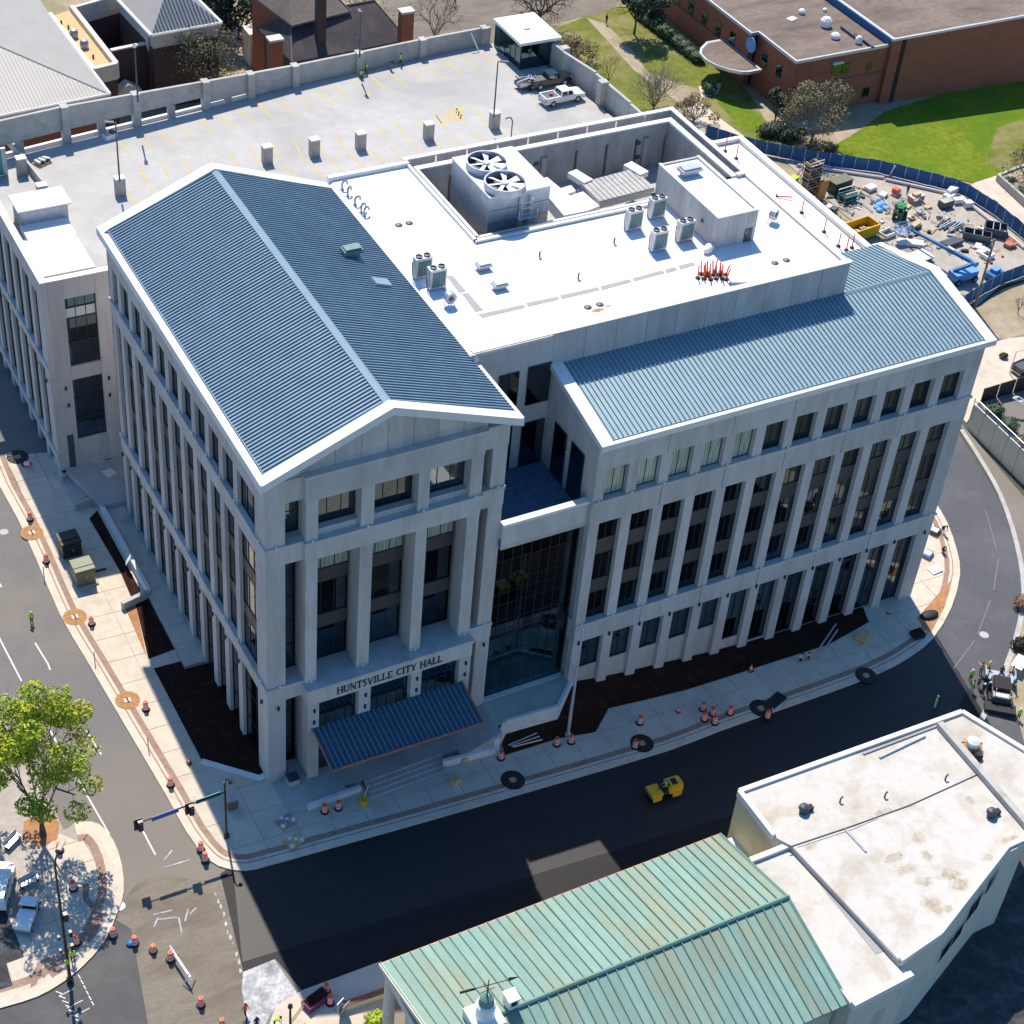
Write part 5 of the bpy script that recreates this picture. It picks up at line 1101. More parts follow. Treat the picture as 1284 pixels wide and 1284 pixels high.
mb = MB(); mb.tube(A, C_, .16, .16, 6); mb.tube(B, A, .16, .16, 6); nw(mb, 'eave_trim', 'coping')
ins = lambda p, d: (p[0] + d[0], p[1] + d[1])
mb = MB(); mb.prism([(A.x - .6, A.y + .6), (A.x - .6, C_.y + 10), (B.x, C_.y + 10), (B.x, A.y + .6)], 0, 10.8); nw(mb, 'wall', 'stucco')
mb = MB(); mb.prism([(A.x - .58, A.y + .58), (A.x - .58, C_.y), (A.x - 12, C_.y), (A.x - 12, A.y + .58)], 0, 9.4); nw(mb, 'brick_base', 'brick')
# lower flat tan roof with white parapet
Z2 = 9.2
T = [PZ(u, v, Z2) for u, v in ((62, 18), (90, 9), (146, 81), (117, 88))]
mb = MB(); mb.prism([(p.x, p.y) for p in T], 0, Z2 - .35); nw(mb, 'low_wing', 'dkbrick')
cT = sum(T, Vector()) / 4
mb = MB(); mb.prism([tuple(p[:2]) for p in T], Z2 - .36, Z2 - .3); nw(mb, 'tan_flat_roof', 'tanroof')
for i in range(1, 4):
    a, b = T[i], T[(i + 1) % 4]; mb = MB(); wtop(mb, a, b, .55, Z2 - 1.6, Z2 + .25 + .004 * i); nw(mb, 'parapet', 'stucco')
for u, v in ((93, 47), (106, 60)):
    c = PZ(u, v, Z2 - .3); mb = MB(); mb.lathe([(.45, 0), (.5, .6), (.35, .95), (.1, 1.05)], 12, c); nw(mb, 'roof_ventilator', 'galv')
for u, v in ((77, 30), (86, 36), (117, 73)):
    c = PZ(u, v, Z2 - .3); mb = MB(); mb.lathe([(.12, 0), (.12, .4), (.05, .45)], 8, c); nw(mb, 'vent_pipe', 'steel')
# courtyard walls
Q = [PZ(u, v, 7.8) for u, v in ((140, 60), (182, 53), (190, 52), (190, 20), (155, 0))]
mb = MB(); a = PZ(139, 64, 7.6); b = PZ(187, 54, 7.6); wtop(mb, a, b, .4, 0, 7.6); nw(mb, 'court_wall', 'dkbrick'); mb = MB(); wtop(mb, a, b, .5, 7.6, 7.78); nw(mb, 'wall_cap', 'coping')
mb = MB(); wtop(mb, PZ(95, 12, 9), PZ(158, -6, 9), .4, 0, 9); nw(mb, 'court_wall', 'dkbrick'); mb = MB(); wtop(mb, PZ(95, 12, 9), PZ(158, -6, 9), .44, 7.2, 9.4); nw(mb, 'wall_band', 'stucco')
mb = MB(); wtop(mb, PZ(158, -6, 9), PZ(188, 48, 9), .4, 0, 9); nw(mb, 'court_wall', 'dkbrick'); mb = MB(); wtop(mb, PZ(158, -6, 9), PZ(188, 48, 9), .44, 7.4, 9.4); nw(mb, 'wall_band', 'stucco')
mb = MB(); p = [PZ(u, v, 4.2) for u, v in ((128, 63), (158, 55), (165, 62), (138, 72))]; mb.slab([tuple(x) for x in p], 4); nw(mb, 'court_roof', 'tanroof')
dpc = PZ(160, 118, 3)
mb = MB(); mb.box(dpc.x - 1.3, dpc.x + 1.3, dpc.y - .2, dpc.y + .3, 0, 3.4); nw(mb, 'porch', 'steel'); mb = MB(); g_ = [(dpc.x - 1.6, dpc.y - .6, 3.4), (dpc.x + 1.6, dpc.y - .6, 3.4), (dpc.x, dpc.y - .6, 4.5)]; mb.add(g_ + [(x, y + 1.4, z) for x, y, z in g_], [(0, 1, 2), (5, 4, 3), (1, 4, 5, 2), (2, 5, 3, 0), (0, 3, 4, 1)]); nw(mb, 'porch_gable', 'stucco')
HP = thing('hip_pavilion', 'brick pavilion with a blue-grey hipped roof and white eaves behind the leafless tree', 'building', (28, 104, gz(28, 104)))
e1, e2 = PZ(190, 45, 10), PZ(278, 29, 10); wv = (e2 - e1); nv_ = Vector((-wv.y, wv.x, 0)).normalized() * 11
e3, e4 = e2 + nv_, e1 + nv_; ap1 = (e1 + e2) / 2 + nv_ * .42 + Vector((0, 0, 3.6)); ap2 = (e1 + e2) / 2 + nv_ * .6 + Vector((0, 0, 3.6))
for nm, pts_, m_ in (('roof_slope', [e1, e2, ap1], 'slate'), ('roof_slope', [e4, e1, ap1, ap2], 'greyroof'), ('roof_slope', [e2, e3, ap2, ap1], 'slate'), ('roof_slope', [e3, e4, ap2], 'slate')):
    mb = MB(); mb.slab([tuple(p) for p in pts_], .2); mb.build(nm, M[m_], HP, W=True)
mb = MB()
for k in range(1, 20):
    t = k / 20; p = e1.lerp(e2, t); q = e1.lerp(ap1, t * 2) if t < .5 else ap1.lerp(e2, t * 2 - 1); q = Vector((p.x + (ap1 - (e1 + e2) / 2).x * min(t, 1 - t) * 2, p.y + (ap1 - (e1 + e2) / 2).y * min(t, 1 - t) * 2, p.z + 3.6 * min(t, 1 - t) * 2)); mb.tube(p + Vector((0, 0, .05)), q + Vector((0, 0, .05)), .05, .05, 4)
mb.build('seam', M['shingle'], HP, W=True, kind='stuff')
for a, b in ((e1, e2), (e4, e1), (e2, e3)): mb = MB(); mb.tube(a, b, .2, .2, 6); mb.build('eave_trim', M['coping'], HP, W=True)
k_ = [e1.lerp(e3, .04), e2.lerp(e4, .04), e3.lerp(e1, .04), e4.lerp(e2, .04)]
MB().prism([tuple(p[:2]) for p in k_], 0, 8.2).build('brick_wall', M['dkbrick'], HP, W=True); MB().prism([tuple((p + (p - (e1 + e3) / 2) * .004)[:2]) for p in k_], 8.2, 9.9).build('wall_band', M['stucco'], HP, W=True)
# old houses
def house(name, label, px_e, z, zr, roofm, wallm, depth, hip=.25):
    a, b = PZ(*px_e[0], z), PZ(*px_e[1], z); w = b - a; n = Vector((-w.y, w.x, 0)).normalized() * depth; c, d = b + n, a + n
    t = thing(name, label, 'house', tuple(((a + c) / 2)[:2]) + (gz(a.x, a.y),)); r1 = a.lerp(b, hip) + n * .5 + Vector((0, 0, zr)); r2 = a.lerp(b, 1 - hip) + n * .5 + Vector((0, 0, zr))
    for pts_ in ([a, b, r2, r1], [b, c, r2], [c, d, r1, r2], [d, a, r1]): mb = MB(); mb.slab([tuple(p) for p in pts_], .22); mb.build('roof_slope', M[roofm], t, W=True)
    q = [a.lerp(c, .05), b.lerp(d, .05), c.lerp(a, .05), d.lerp(b, .05)]; MB().prism([tuple(p[:2]) for p in q], gz(a.x, a.y) - .5, z - .05).build('wall', M[wallm], t, W=True)
    mb = MB(); mb.tube(r1, r2, .14, .14, 6); mb.tube(a, r1, .1, .1, 5); mb.tube(b, r2, .1, .1, 5); mb.build('ridge_trim', M['shingle2'], t, W=True)
    return t, a, b, c, d
h1, a, b, c, d = house('old_house', 'old house with a black shingle hip roof just behind the deck parapet', ((366, 78), (512, 50)), 7.6, 3.2, 'shingle', 'dkbrick', 9.5, .14)
for u, v, zt in ((345, 86, 11.5), (508, 50, 11.5)):
    p = PZ(u, v, 8); mb = MB(); mb.box(p.x - .75, p.x + .75, p.y - .55, p.y + .55, 0, zt); ch = mb.build('chimney', M['brick'], h1, W=True); mb = MB(); mb.box(p.x - .85, p.x + .85, p.y - .65, p.y + .65, zt, zt + .25); mb.build('chimney_cap', M['stucco'], ch, W=True)
pv = [PZ(u, v, 6.2) for u, v in ((400, 80), (498, 58), (484, 51), (404, 66))]; MB().prism([tuple(p[:2]) for p in pv], 0, 6.2).build('porch_roof', M['coping'], h1, W=True)
h2, a, b, c, d = house('old_house', 'old house with a brown shingle roof and dormer behind the black-roofed house', ((366, 32), (440, 14)), 10.5, 3.5, 'shingle2', 'brick', 10, .3)
mb = MB(); p = PZ(402, 6, 13); mb.box(p.x - .5, p.x + .5, p.y - .5, p.y + .5, 8, 15.5); mb.build('chimney', M['dkbrick'], h2, W=True)
us = thing('utility_shed', 'cream utility shed beside a red barrel below the evergreen tree', 'shed', tuple(PZ(323, 72, 1)))
MB().box(-1.4, 1.4, -1.2, 1.2, -.5, 3.6).build('wall', M['stucco'], us); MB().box(-1.5, 1.5, -1.3, 1.3, 3.6, 3.8).build('roof', M['coping'], us); MB().box(-.4, .4, -.4, .4, 3.8, 4.3).build('vent', M['steel'], us)
rb = MB(); rb.lathe([(.7, 0), (.75, .9), (.75, 2.2), (.5, 2.35)], 12); o = rb.build('red_barrel', M['red']); o.location = PZ(311, 66, 1); tag(o, 'dark red barrel standing left of the cream utility shed', 'barrel')
# ---- long brick building at the top right
BB = thing('brick_school', 'long low red brick building with brown gravel roofs and a rounded entrance canopy', 'building', (112, 78, gz(112, 78)))
bx0, by0, zt1, zt2 = 100.0, 76.75, 4.7, 5.35
def bb(mb, name, m, parent=None, **k): return mb.build(name, M[m], parent or BB, W=True, **k)
mb = MB(); mb.box(bx0, 114.2, by0, 125, -5, zt1 - .3); bb(mb, 'wall', 'brick')
mb = MB(); mb.box(98.9, bx0 + .02, 85.2, 125, -5, zt1 - .3); bb(mb, 'wall', 'brick')
mb = MB(); mb.box(bx0 + .05, 114.2, by0 + .05, 125, zt1 - .3, zt1 - .1); mb.box(99.0, bx0 + .05, 85.3, 125, zt1 - .3, zt1 - .102); bb(mb, 'gravel_roof', 'brownroof')
mb = MB(); mb.box(bx0 - .08, 114.2, by0 - .08, by0 + .18, zt1 - .32, zt1 + .06); mb.box(bx0 - .08, bx0 + .18, by0 + .18, 85.25, zt1 - .32, zt1 + .058); mb.box(98.85, 99.1, 85.25, 125, zt1 - .32, zt1 + .06); mb.box(98.85, bx0, 85.1, 85.25, zt1 - .32, zt1 + .062); bb(mb, 'roof_edge', 'alum')
mb = MB(); mb.box(114.2, 160, by0 - .55, 125, -6, zt2); bb(mb, 'wall', 'brick')
mb = MB(); mb.box(114.6, 160, by0 - .3, 125, zt2, zt2 + .1); bb(mb, 'gravel_roof', 'brownroof')
mb = MB(); mb.box(114.15, 114.6, by0 - .6, 125, zt2, zt2 + .3); mb.box(114.6, 160, by0 - .6, by0 - .3, zt2, zt2 + .302); bb(mb, 'roof_edge', 'alum')
mb = MB(); mb.box(114.05, 114.2, by0, 125, zt1, zt2 + .2); bb(mb, 'flashing', 'bluefabric')
mb = MB(); mb.box(115.8, 116.4, by0 - .62, by0 - .54, -6, zt2 - .02); bb(mb, 'wall_joint', 'hair')
mb = MB(); mb.box(99.7, 100.02, 85.1, 86.3, -6, zt1 - .35); bb(mb, 'wall_joint', 'hair')
for k in range(10):
    y = 88.2 + k * 3.3; window(BB, Vector((112, 78, gz(112, 78))), 'x', y, 1.2, 1.2, 1.9, 98.88, 0, 0, glass='tealglass', dep=.04)
for y in (79.2, 82.4): window(BB, Vector((112, 78, gz(112, 78))), 'x', y, 1.2, 1.1, 1.7, 99.98, 0, 0, glass='tealglass', dep=.04)
for u, v, w, h in ((1042, 92, 1.5, 1.5), (1054, 92, 1.2, 1.3), (1086, 88, .7, 1.0), (1080, 122, 1.0, 1.3)):
    p = PY(u, v, by0); window(BB, Vector((112, 78, gz(112, 78))), 'y', p.x, p.z, w, h, by0 - .03, 0, 0, glass='tealglass', dep=.05)
mb = MB(); p = PY(1042, 80, by0); mb.box(p.x, p.x + 1.6, by0 - .5, by0, p.z, p.z + .3); bb(mb, 'window_unit', 'alum')
mb = MB(); mb.box(100, 114, by0 - .04, by0 + .01, 1.05, 1.2); mb.box(98.84, 98.91, 86.4, 124, 1.0, 1.15); bb(mb, 'string_course', 'dkbrick')
c = PX(942, 56, 98.9); mb = MB(); mb.tube((98.9, c.y, c.z), (98.78, c.y, c.z), 1.0, 1.0, 18); bb(mb, 'round_blue_sign', 'ltblue')
cp = [PZ(u, v, 1.4) for u, v in ((886, 52), (878, 60), (877, 66), (884, 74), (897, 81), (915, 87), (930, 90), (940, 90))]; pts_ = [(p.x, p.y) for p in cp] + [(98.9, cp[-1].y), (98.9, cp[0].y)]
mb = MB(); mb.prism(pts_, 1.0, 1.4); bb(mb, 'entrance_canopy', 'alum'); cen = (sum(p[0] for p in pts_) / len(pts_), sum(p[1] for p in pts_) / len(pts_))
mb = MB(); mb.prism([(x + (cen[0] - x) * .1, y + (cen[1] - y) * .1) for x, y in pts_], 1.4, 1.44); bb(mb, 'canopy_gravel', 'brownroof')
mb = MB(); mb.tube((96.2, 86.5, -3), (96.2, 86.5, 1.0), .12, .12, 8); bb(mb, 'canopy_post', 'steel')
for u, v, r, h in ((1005, 17, .45, .6), (1035, 33, .75, 1.2), (1047, 48, .6, .7), (1076, 54, .45, .9), (1034, 14, .3, .4)):
    p = PZ(u, v, zt1 - .1); mb = MB(); mb.lathe([(r * .8, 0), (r, .1), (r, h * .7), (r * .6, h), (.05, h * 1.05)], 10, p); bb(mb, 'roof_vent', 'white')
mb = MB(); p = PZ(993, 23, zt1); mb.obox((p.x, p.y, zt1 - .05), (1.3, .9, .1), .3); bb(mb, 'roof_patch', 'coping')
for u, v, a in ((1066, 43, .1), (1083, 52, .1)): p = PZ(u, v, zt1); mb = MB(); mb.obox((p.x, p.y, zt1 + .15), (.3, 4.0, .25), .0); bb(mb, 'roof_duct', 'steel')
ftl = thing('flood_light', 'tall pale light pole with a curved arm beside the brick wall on the lawn', 'lamp post', tuple(G(1258, 104)))
hh = PY(1275, 37, G(1258, 104).y).z - G(1258, 104).z
mb = MB(); mb.path([(0, 0, 0), (.05, 0, hh * .9), (.35, 0, hh), (1.5, 0, hh)], .1, 7); mb.build('pole', M['silver'], ftl); MB().box(1.3, 2.0, -.15, .15, hh - .1, hh + .05).build('lamp_head', M['alum'], ftl)
# ================================================================== GREEN-ROOFED BUILDING (near, bottom)
EVZ = 5.0
ga, gb_ = PZ(475, 1205, EVZ), PZ(905, 1050, EVZ)
gxl, gxr = ga.x, 25.05
rg = PX(988, 1125, gxr); bk = PX(1065, 1258, gxr)
gyf, gyr, gyb, gzr, gzb = -22.0, rg.y, bk.y, rg.z, bk.z
GBL = thing('green_roofed_hall', 'cream building under a long weathered green copper roof with a weathervane cupola', 'building', (12, -30, gz(12, -22)))
def gb2(mb, name, m, parent=None, **k): return mb.build(name, M[m], parent or GBL, W=True, **k)
NP = 37
for k in range(NP):
    a = gxl + (gxr - gxl) * k / NP + .012; b = gxl + (gxr - gxl) * (k + 1) / NP - .012
    dz = .012 * math.sin(k * 2.3)
    mb = MB(); mb.slab([(a, gyf, EVZ + dz), (b, gyf, EVZ + dz), (b, gyr, gzr + dz), (a, gyr, gzr + dz)], .12); gb2(mb, 'roof_panel', 'greenroof')
    mb = MB(); mb.slab([(a, gyr, gzr + dz), (b, gyr, gzr + dz), (b, gyb, gzb + dz), (a, gyb, gzb + dz)], .12); gb2(mb, 'roof_panel', 'greenroof')
mb = MB()
for k in range(NP + 1):
    x = gxl + (gxr - gxl) * k / NP
    mb.slab([(x - .035, gyf, EVZ + .11), (x + .035, gyf, EVZ + .11), (x + .035, gyr, gzr + .11), (x - .035, gyr, gzr + .11)], .14)
    mb.slab([(x - .035, gyr, gzr + .11), (x + .035, gyr, gzr + .11), (x + .035, gyb, gzb + .11), (x - .035, gyb, gzb + .11)], .14)
gb2(mb, 'roof_seam', 'greenseam', kind='stuff')
mb = MB(); mb.tube((gxl - .05, gyr, gzr + .08), (gxr + .05, gyr, gzr + .08), .16, .16, 6); gb2(mb, 'ridge_cap', 'greenseam')
mb = MB(); mb.box(gxl - .1, gxr + .1, gyf - .12, gyf + .05, EVZ - .3, EVZ - .02); gb2(mb, 'gutter', 'copper')
for xx in (gxl, gxr):
    mb = MB(); mb.slab([(xx - .12, gyf, EVZ + .05), (xx + .1, gyf, EVZ + .05), (xx + .1, gyr, gzr + .06), (xx - .12, gyr, gzr + .06)], .35); mb.slab([(xx - .12, gyr, gzr + .06), (xx + .1, gyr, gzr + .06), (xx + .1, gyb, gzb + .06), (xx - .12, gyb, gzb + .06)], .35); gb2(mb, 'rake_trim', 'stucco' if xx == gxl else 'greenseam')
mb = MB(); mb.box(gxl + 1.6, gxr - .3, gyf - .9, gyb + .8, -5, EVZ - .1); gb2(mb, 'wall', 'stucco')
for k in range(3):
    y = gyf - .6 - k * 3.2; mb = MB(); mb.tube((gxl + .5, y, -3), (gxl + .5, y, EVZ - .2), .42, .36, 14); gb2(mb, 'column', 'stucco')
mb = MB(); mb.box(gxl + .1, gxl + 1.0, gyf - .2, gyb + 1, EVZ - .9, EVZ - .15); gb2(mb, 'beam', 'stucco')
# cupola with weathervane
cpx = PY(608, 1272, gyr); cu_ = thing('weathervane_cupola', 'white cupola with a black weathervane on the ridge of the green roof', 'cupola', (cpx.x, gyr, gzr - .3))
MB().box(-1.0, 1.0, -1.0, 1.0, 0, .9).build('base', M['white'], cu_); MB().lathe([(.62, .9), (.58, 1.9), (.66, 2.0), (.6, 2.1), (.45, 2.25)], 16).build('drum', M['white'], cu_, smooth=False); MB().lathe([(.5, 2.2), (.42, 2.75), (.15, 3.0)], 12).build('dome', M['greenseam'], cu_)
wv_ = MB().tube((0, 0, 2.9), (0, 0, 4.6), .05, .03, 6).build('vane_rod', M['blackpaint'], cu_)
mb = MB(); mb.tube((-1.4, .2, 4.0), (1.6, -.2, 4.0), .035, .035, 5); mb.obox((-1.3, .19, 4.0), (1.0, .05, .26), -.13); mb.add([(1.3, -.16, 3.82), (2.0, -.26, 4.0), (1.3, -.16, 4.18), (1.3, -.12, 3.82), (2.0, -.22, 4.0), (1.3, -.12, 4.18)], [(0, 1, 2), (5, 4, 3), (0, 3, 4, 1), (1, 4, 5, 2), (2, 5, 3, 0)]); mb.build('vane_arrow', M['blackpaint'], wv_)
mb = MB(); mb.tube((-.5, 0, 3.5), (.5, 0, 3.5), .03, .03, 5); mb.tube((0, -.5, 3.5), (0, .5, 3.5), .03, .03, 5); mb.build('vane_cross', M['blackpaint'], wv_)
p = PY(642, 1272, gyr); cv = thing('roof_cowl', 'white box cowl beside the cupola on the green roof ridge', 'roof vent', (p.x, gyr + .3, gzr)); MB().box(-.35, .35, -.4, .4, 0, 1.0).build('box', M['white'], cv); MB().box(-.2, .2, -.42, -.38, .45, .85).build('opening', M['black'], cv); MB().box(-.42, .42, -.47, .47, 1.0, 1.1).build('lid', M['white'], cv)
# ================================================================== WHITE-ROOFED BUILDING (near, right)
WB = thing('white_roofed_building', 'cream building with stained white flat roofs and low parapets at the lower right', 'building', (36, -28, gz(36, -28)))
def wb(mb, name, m, parent=None, **k): return mb.build(name, M[m], parent or WB, W=True, **k)
WZ = 6.0
P1 = [(27.8, -20.0), (47.8, -20.3), (49.2, -33.5)] + [tuple(PZ(u, v, WZ)[:2]) for u, v in ((1290, 1050), (1262, 1063), (1178, 1171))] + [(29.6, -36.6), (28.5, -25.6), (27.8, -24.4)]
P1[2] = (50.5, -27.5)
mb = MB(); mb.prism(P1, -6, WZ - .3); wb(mb, 'wall', 'stucco')
mb = MB(); mb.box(27.7, 27.82, -24.4, -20.0, -4, WZ - .31); wb(mb, 'side_wall', 'yellowstucco')
mb = MB(); mb.prism(P1, WZ - .3, WZ); rf1 = wb(mb, 'flat_roof', 'oldmembrane')
for i in range(len(P1)):
    a, b = P1[i], P1[(i + 1) % len(P1)]
    if i in (6, 7): continue
    mb = MB(); wtop(mb, a, b, .36, WZ - .35, WZ + .22 + .003 * i); wb(mb, 'parapet', 'coping')
P2 = [(25.3, -25.3), (28.5, -25.3), (29.7, -36.6), (29.9, -37.6), (24.9, -37.9)]
mb = MB(); mb.prism(P2, -6, 5.3); wb(mb, 'low_wing_wall', 'stucco'); mb = MB(); mb.prism(P2, 5.3, 5.5); wb(mb, 'low_roof', 'oldmembrane')
for i in (3, 0):
    mb = MB(); wtop(mb, P2[i], P2[(i + 1) % 5], .4, 5.2, 5.8 + .003 * i); wb(mb, 'parapet', 'coping')
mb = MB(); wtop(mb, (28.6, -25.4), (29.7, -36.7), .3, 5.5, 5.95); wb(mb, 'upstand', 'concrete')
mb = MB(); mb.box(25.1, 27.8, -24.6, -20.6, -4, 1.8); wb(mb, 'link_roof', 'coping')
def wroof(name, m, px, z, t=.02): mb = MB(); mb.slab([tuple(PZ(u, v, z)) for u, v in px], t); return wb(mb, name, m)
def wline(px, z, r, name, m): mb = MB(); mb.path([tuple(PZ(u, v, z)) for u, v in px], r, 5); return wb(mb, name, m)
wline([(990, 1062), (1062, 1038), (1140, 1010), (1226, 971)], WZ + .03, .05, 'roof_seam', 'steel'); wline([(1000, 1062), (1068, 1040), (1100, 1026)], WZ + .02, .035, 'roof_seam', 'galv')
wline([(1060, 1040), (1086, 1068)], WZ + .05, .09, 'roof_seam', 'galv')
wroof('roof_valley', 'padgrey', [(1018, 1096), (1027, 1092), (1110, 1192), (1098, 1196)], 5.53)
wline([(999, 1070), (1018, 1094)], 5.56, .06, 'crack', 'steel')
mb = MB(); a, b = PZ(1177, 911, WZ), PZ(1292, 1044, WZ); wtop(mb, a, b, .5, WZ, WZ + .5); wb(mb, 'inner_upstand', 'concrete')
mb = MB(); a, b = PZ(1082, 946, WZ), PZ(1177, 910, WZ); wtop(mb, a, b, .16, WZ, WZ + .12); wb(mb, 'edge_strip', 'padgrey')
wline([(1103, 950), (1160, 923)], WZ + .08, .1, 'roof_pipe', 'galv')
for i, (u, v, a, b) in enumerate(((1152, 1050, .5, .35), (1122, 1075, .9, .25), (1135, 1090, .7, .3), (1163, 1073, .35, .3), (1158, 1105, .6, .3), (1192, 1095, .7, .45), (1205, 1110, .6, .4), (1172, 1135, .6, .6), (1188, 1140, .4, .25), (1216, 1003, .4, .25), (1268, 1055, .9, .35), (1240, 1075, .4, .2), (1015, 1060, .5, .2), (1108, 1019, .8, .25))):
    c = PZ(u, v, WZ); rnd = random.Random(40 + i); pts_ = [(c.x + a * rnd.uniform(.55, 1.2) * math.cos(t * .393), c.y + b * 1.4 * rnd.uniform(.55, 1.2) * math.sin(t * .393)) for t in range(16)]
    mb = MB(); mb.add([(x, y, WZ + .004 + .0003 * i) for x, y in [(c.x + (x - c.x) * 1.5, c.y + (y - c.y) * 1.4) for x, y in pts_]], [tuple(range(16))]); wb(mb, 'water_stain', 'stain2')
    mb = MB(); mb.add([(x, y, WZ + .012 + .0003 * i) for x, y in pts_], [tuple(range(16))])
    wb(mb, 'water_stain', 'stain')
for u, v, w, h, m_ in ((1239, 1145, 1.9, 2.0, 0), (1259, 1098, 1.5, 1.6, 0)): pass
# windows in the angled south wall
sa, sb_ = Vector(P1[4]), Vector(P1[5]); sd = (sb_ - sa).normalized(); sn = Vector((sd.y, -sd.x)); sn = sn if sn.y < 0 else -sn; ang = math.atan2(sd.y, sd.x)
for t, z, w, h in ((.10, 3.2, 1.5, 1.6), (.34, 2.6, 2.0, 2.0), (.62, 1.4, 3.6, 1.6)):
    q = sa.lerp(sb_, t) + sn * .05; f = MB(); f.obox((q.x, q.y, z), (w, .12, h), ang); f = wb(f, 'window', 'stucco'); q2 = q + sn * .06
    g = MB()
    for i in (-1, 1):
        for j in (-1, 1): c = q2 + sd * (w * .24 * i); g.obox((c.x, c.y, z + h * .24 * j), (w * .42, .06, h * .42), ang)
    g.build('pane', M['glass'], f, W=True)
pk = PY(1110, 1240, -37.6); mb = MB(); mb.box(pk.x - .7, pk.x + .5, -37.75, -37.5, -4, 3.0); wb(mb, 'wall_recess', 'precast')
# things on that roof
def simple(name, label, cat, mbm, loc, rz=0, group=None):
    mb, m = mbm; o = mb.build(name, M[m] if isinstance(m, str) else [M[x] for x in m]); o.location = loc; o.rotation_euler = (0, 0, rz); return tag(o, label, cat, group)
for u, v, lb in ((1007, 1013, 'dark hooded vent near the left end of the stained white roof'), (1242, 1018, 'black twin vent near the right of the stained white roof')):
    t = thing('roof_hood', lb, 'roof vent', PZ(u, v + 5, WZ)); MB().lathe([(.3, 0), (.3, .35), (.42, .4), (.3, .65), (.05, .75)], 10).build('hood', M['steel'], t); MB().box(.25, .75, -.2, .2, 0, .35).build('motor', M['black'], t)
for u, v, lb in ((1109, 997, 'small bent pipe in the middle of the stained white roof'), (1053, 1003, 'short stub pipe left of the bent pipe on the stained white roof'), (1185, 975, 'stub pipe on the roof seam of the stained white roof')):
    t = thing('roof_pipe_stub', lb, 'vent pipe', PZ(u, v + 3, WZ)); mb = MB(); mb.path([(0, 0, 0), (0, 0, .4), (.2, .05, .5)], .07, 6); mb.build('pipe', M['steel'], t)
rx = thing('rusty_fan', 'rusty orange fan unit with white cowl in the far corner of the stained roof', 'fan', PZ(1218, 938, WZ))
MB().lathe([(.8, 0), (.8, .15), (.5, .3)], 12).build('base', M['rust'], rx); MB().lathe([(.45, .3), (.5, .8), (.2, 1.0)], 10).build('cowl', M['white'], rx)
for k in range(6): t = k * 1.05; mb = MB(); mb.tube((.3 * math.cos(t), .3 * math.sin(t), .3), (1.0 * math.cos(t), .9 * math.sin(t), .1), .08, .05, 5); mb.build('bracket', M['rust' if k % 2 else 'hair'], rx)
simple('old_vent_pot', 'small black pot vent beside the rusty fan on the stained white roof', 'roof vent', (MB().lathe([(.3, 0), (.35, .3), (.2, .5)], 10), 'black'), PZ(1226, 951, WZ))

# ================================================================== GROUNDS
def sheet(name, m, px, dz, t=.1): return ground_sheet(name, M[m], px, dz, t)
sheet('north_road', 'milled', [(500, -40), (800, -60), (770, 12), (690, 30), (640, 60), (540, 70), (470, 20)], -.10)
sheet('grass', 'grass', [(640, 60), (735, 20), (775, 10), (850, -5), (890, 40), (912, 88), (940, 118), (965, 160), (1010, 190), (905, 176), (840, 150), (790, 155), (690, 100)], -.06)
sheet('footpath', 'tanground', [(735, 22), (760, 30), (790, 60), (812, 90), (850, 105), (880, 112), (880, 128), (850, 128), (795, 88), (770, 60)], -.05)
sheet('footpath', 'walk', [(840, 140), (878, 128), (905, 150), (935, 172), (930, 182), (895, 172), (860, 160)], -.045)
sheet('footpath', 'walk', [(876, 108), (905, 104), (900, 118), (880, 122)], -.042)
sheet('lawn', 'lawn', [(1040, 186), (1075, 165), (1110, 140), (1300, 80), (1320, 120), (1310, 205), (1284, 209), (1222, 229), (1150, 216), (1061, 195)], -.05)
sheet('grass_strip', 'lawn', [(905, 118), (925, 128), (955, 145), (955, 168), (935, 165), (918, 148), (900, 130)], -.05)
sheet('lawn_edge', 'grass', [(1250, 160), (1310, 140), (1310, 206), (1284, 210), (1262, 214), (1235, 205)], -.045)
sheet('garden_path', 'walk', [(1222, 229), (1284, 209), (1310, 200), (1310, 222), (1256, 224), (1310, 275), (1310, 330), (1284, 304), (1250, 258), (1210, 237)], -.04)
sheet('construction_yard', 'gravel', [(890, 168), (926, 180), (1007, 200), (1100, 214), (1160, 229), (1205, 240), (1250, 270), (1310, 320), (1310, 345), (1256, 356), (1226, 382), (1150, 330), (1060, 270), (960, 180)], -.055)
sheet('dry_verge', 'tanground', [(1226, 384), (1258, 362), (1310, 345), (1310, 420), (1262, 424), (1242, 430), (1205, 395)], -.05)
sheet('concrete_lot', 'walk', [(1196, 470), (1240, 431), (1264, 424), (1310, 412), (1310, 480), (1284, 488), (1228, 503), (1212, 530), (1190, 510)], -.05)
sheet('pit_floor', 'asphalt2', [(1228, 505), (1284, 488), (1310, 484), (1310, 610), (1284, 585)], -.05)
sheet('right_verge', 'tanground', [(1272, 800), (1292, 740), (1320, 760), (1320, 1000), (1284, 930), (1262, 848)], -.045)
sheet('lower_road', 'shadedark', [(1060, 1300), (1180, 1230), (1300, 1070), (1320, 1320)], -.12)  # shadow of the white building put into the sheet's dark colour
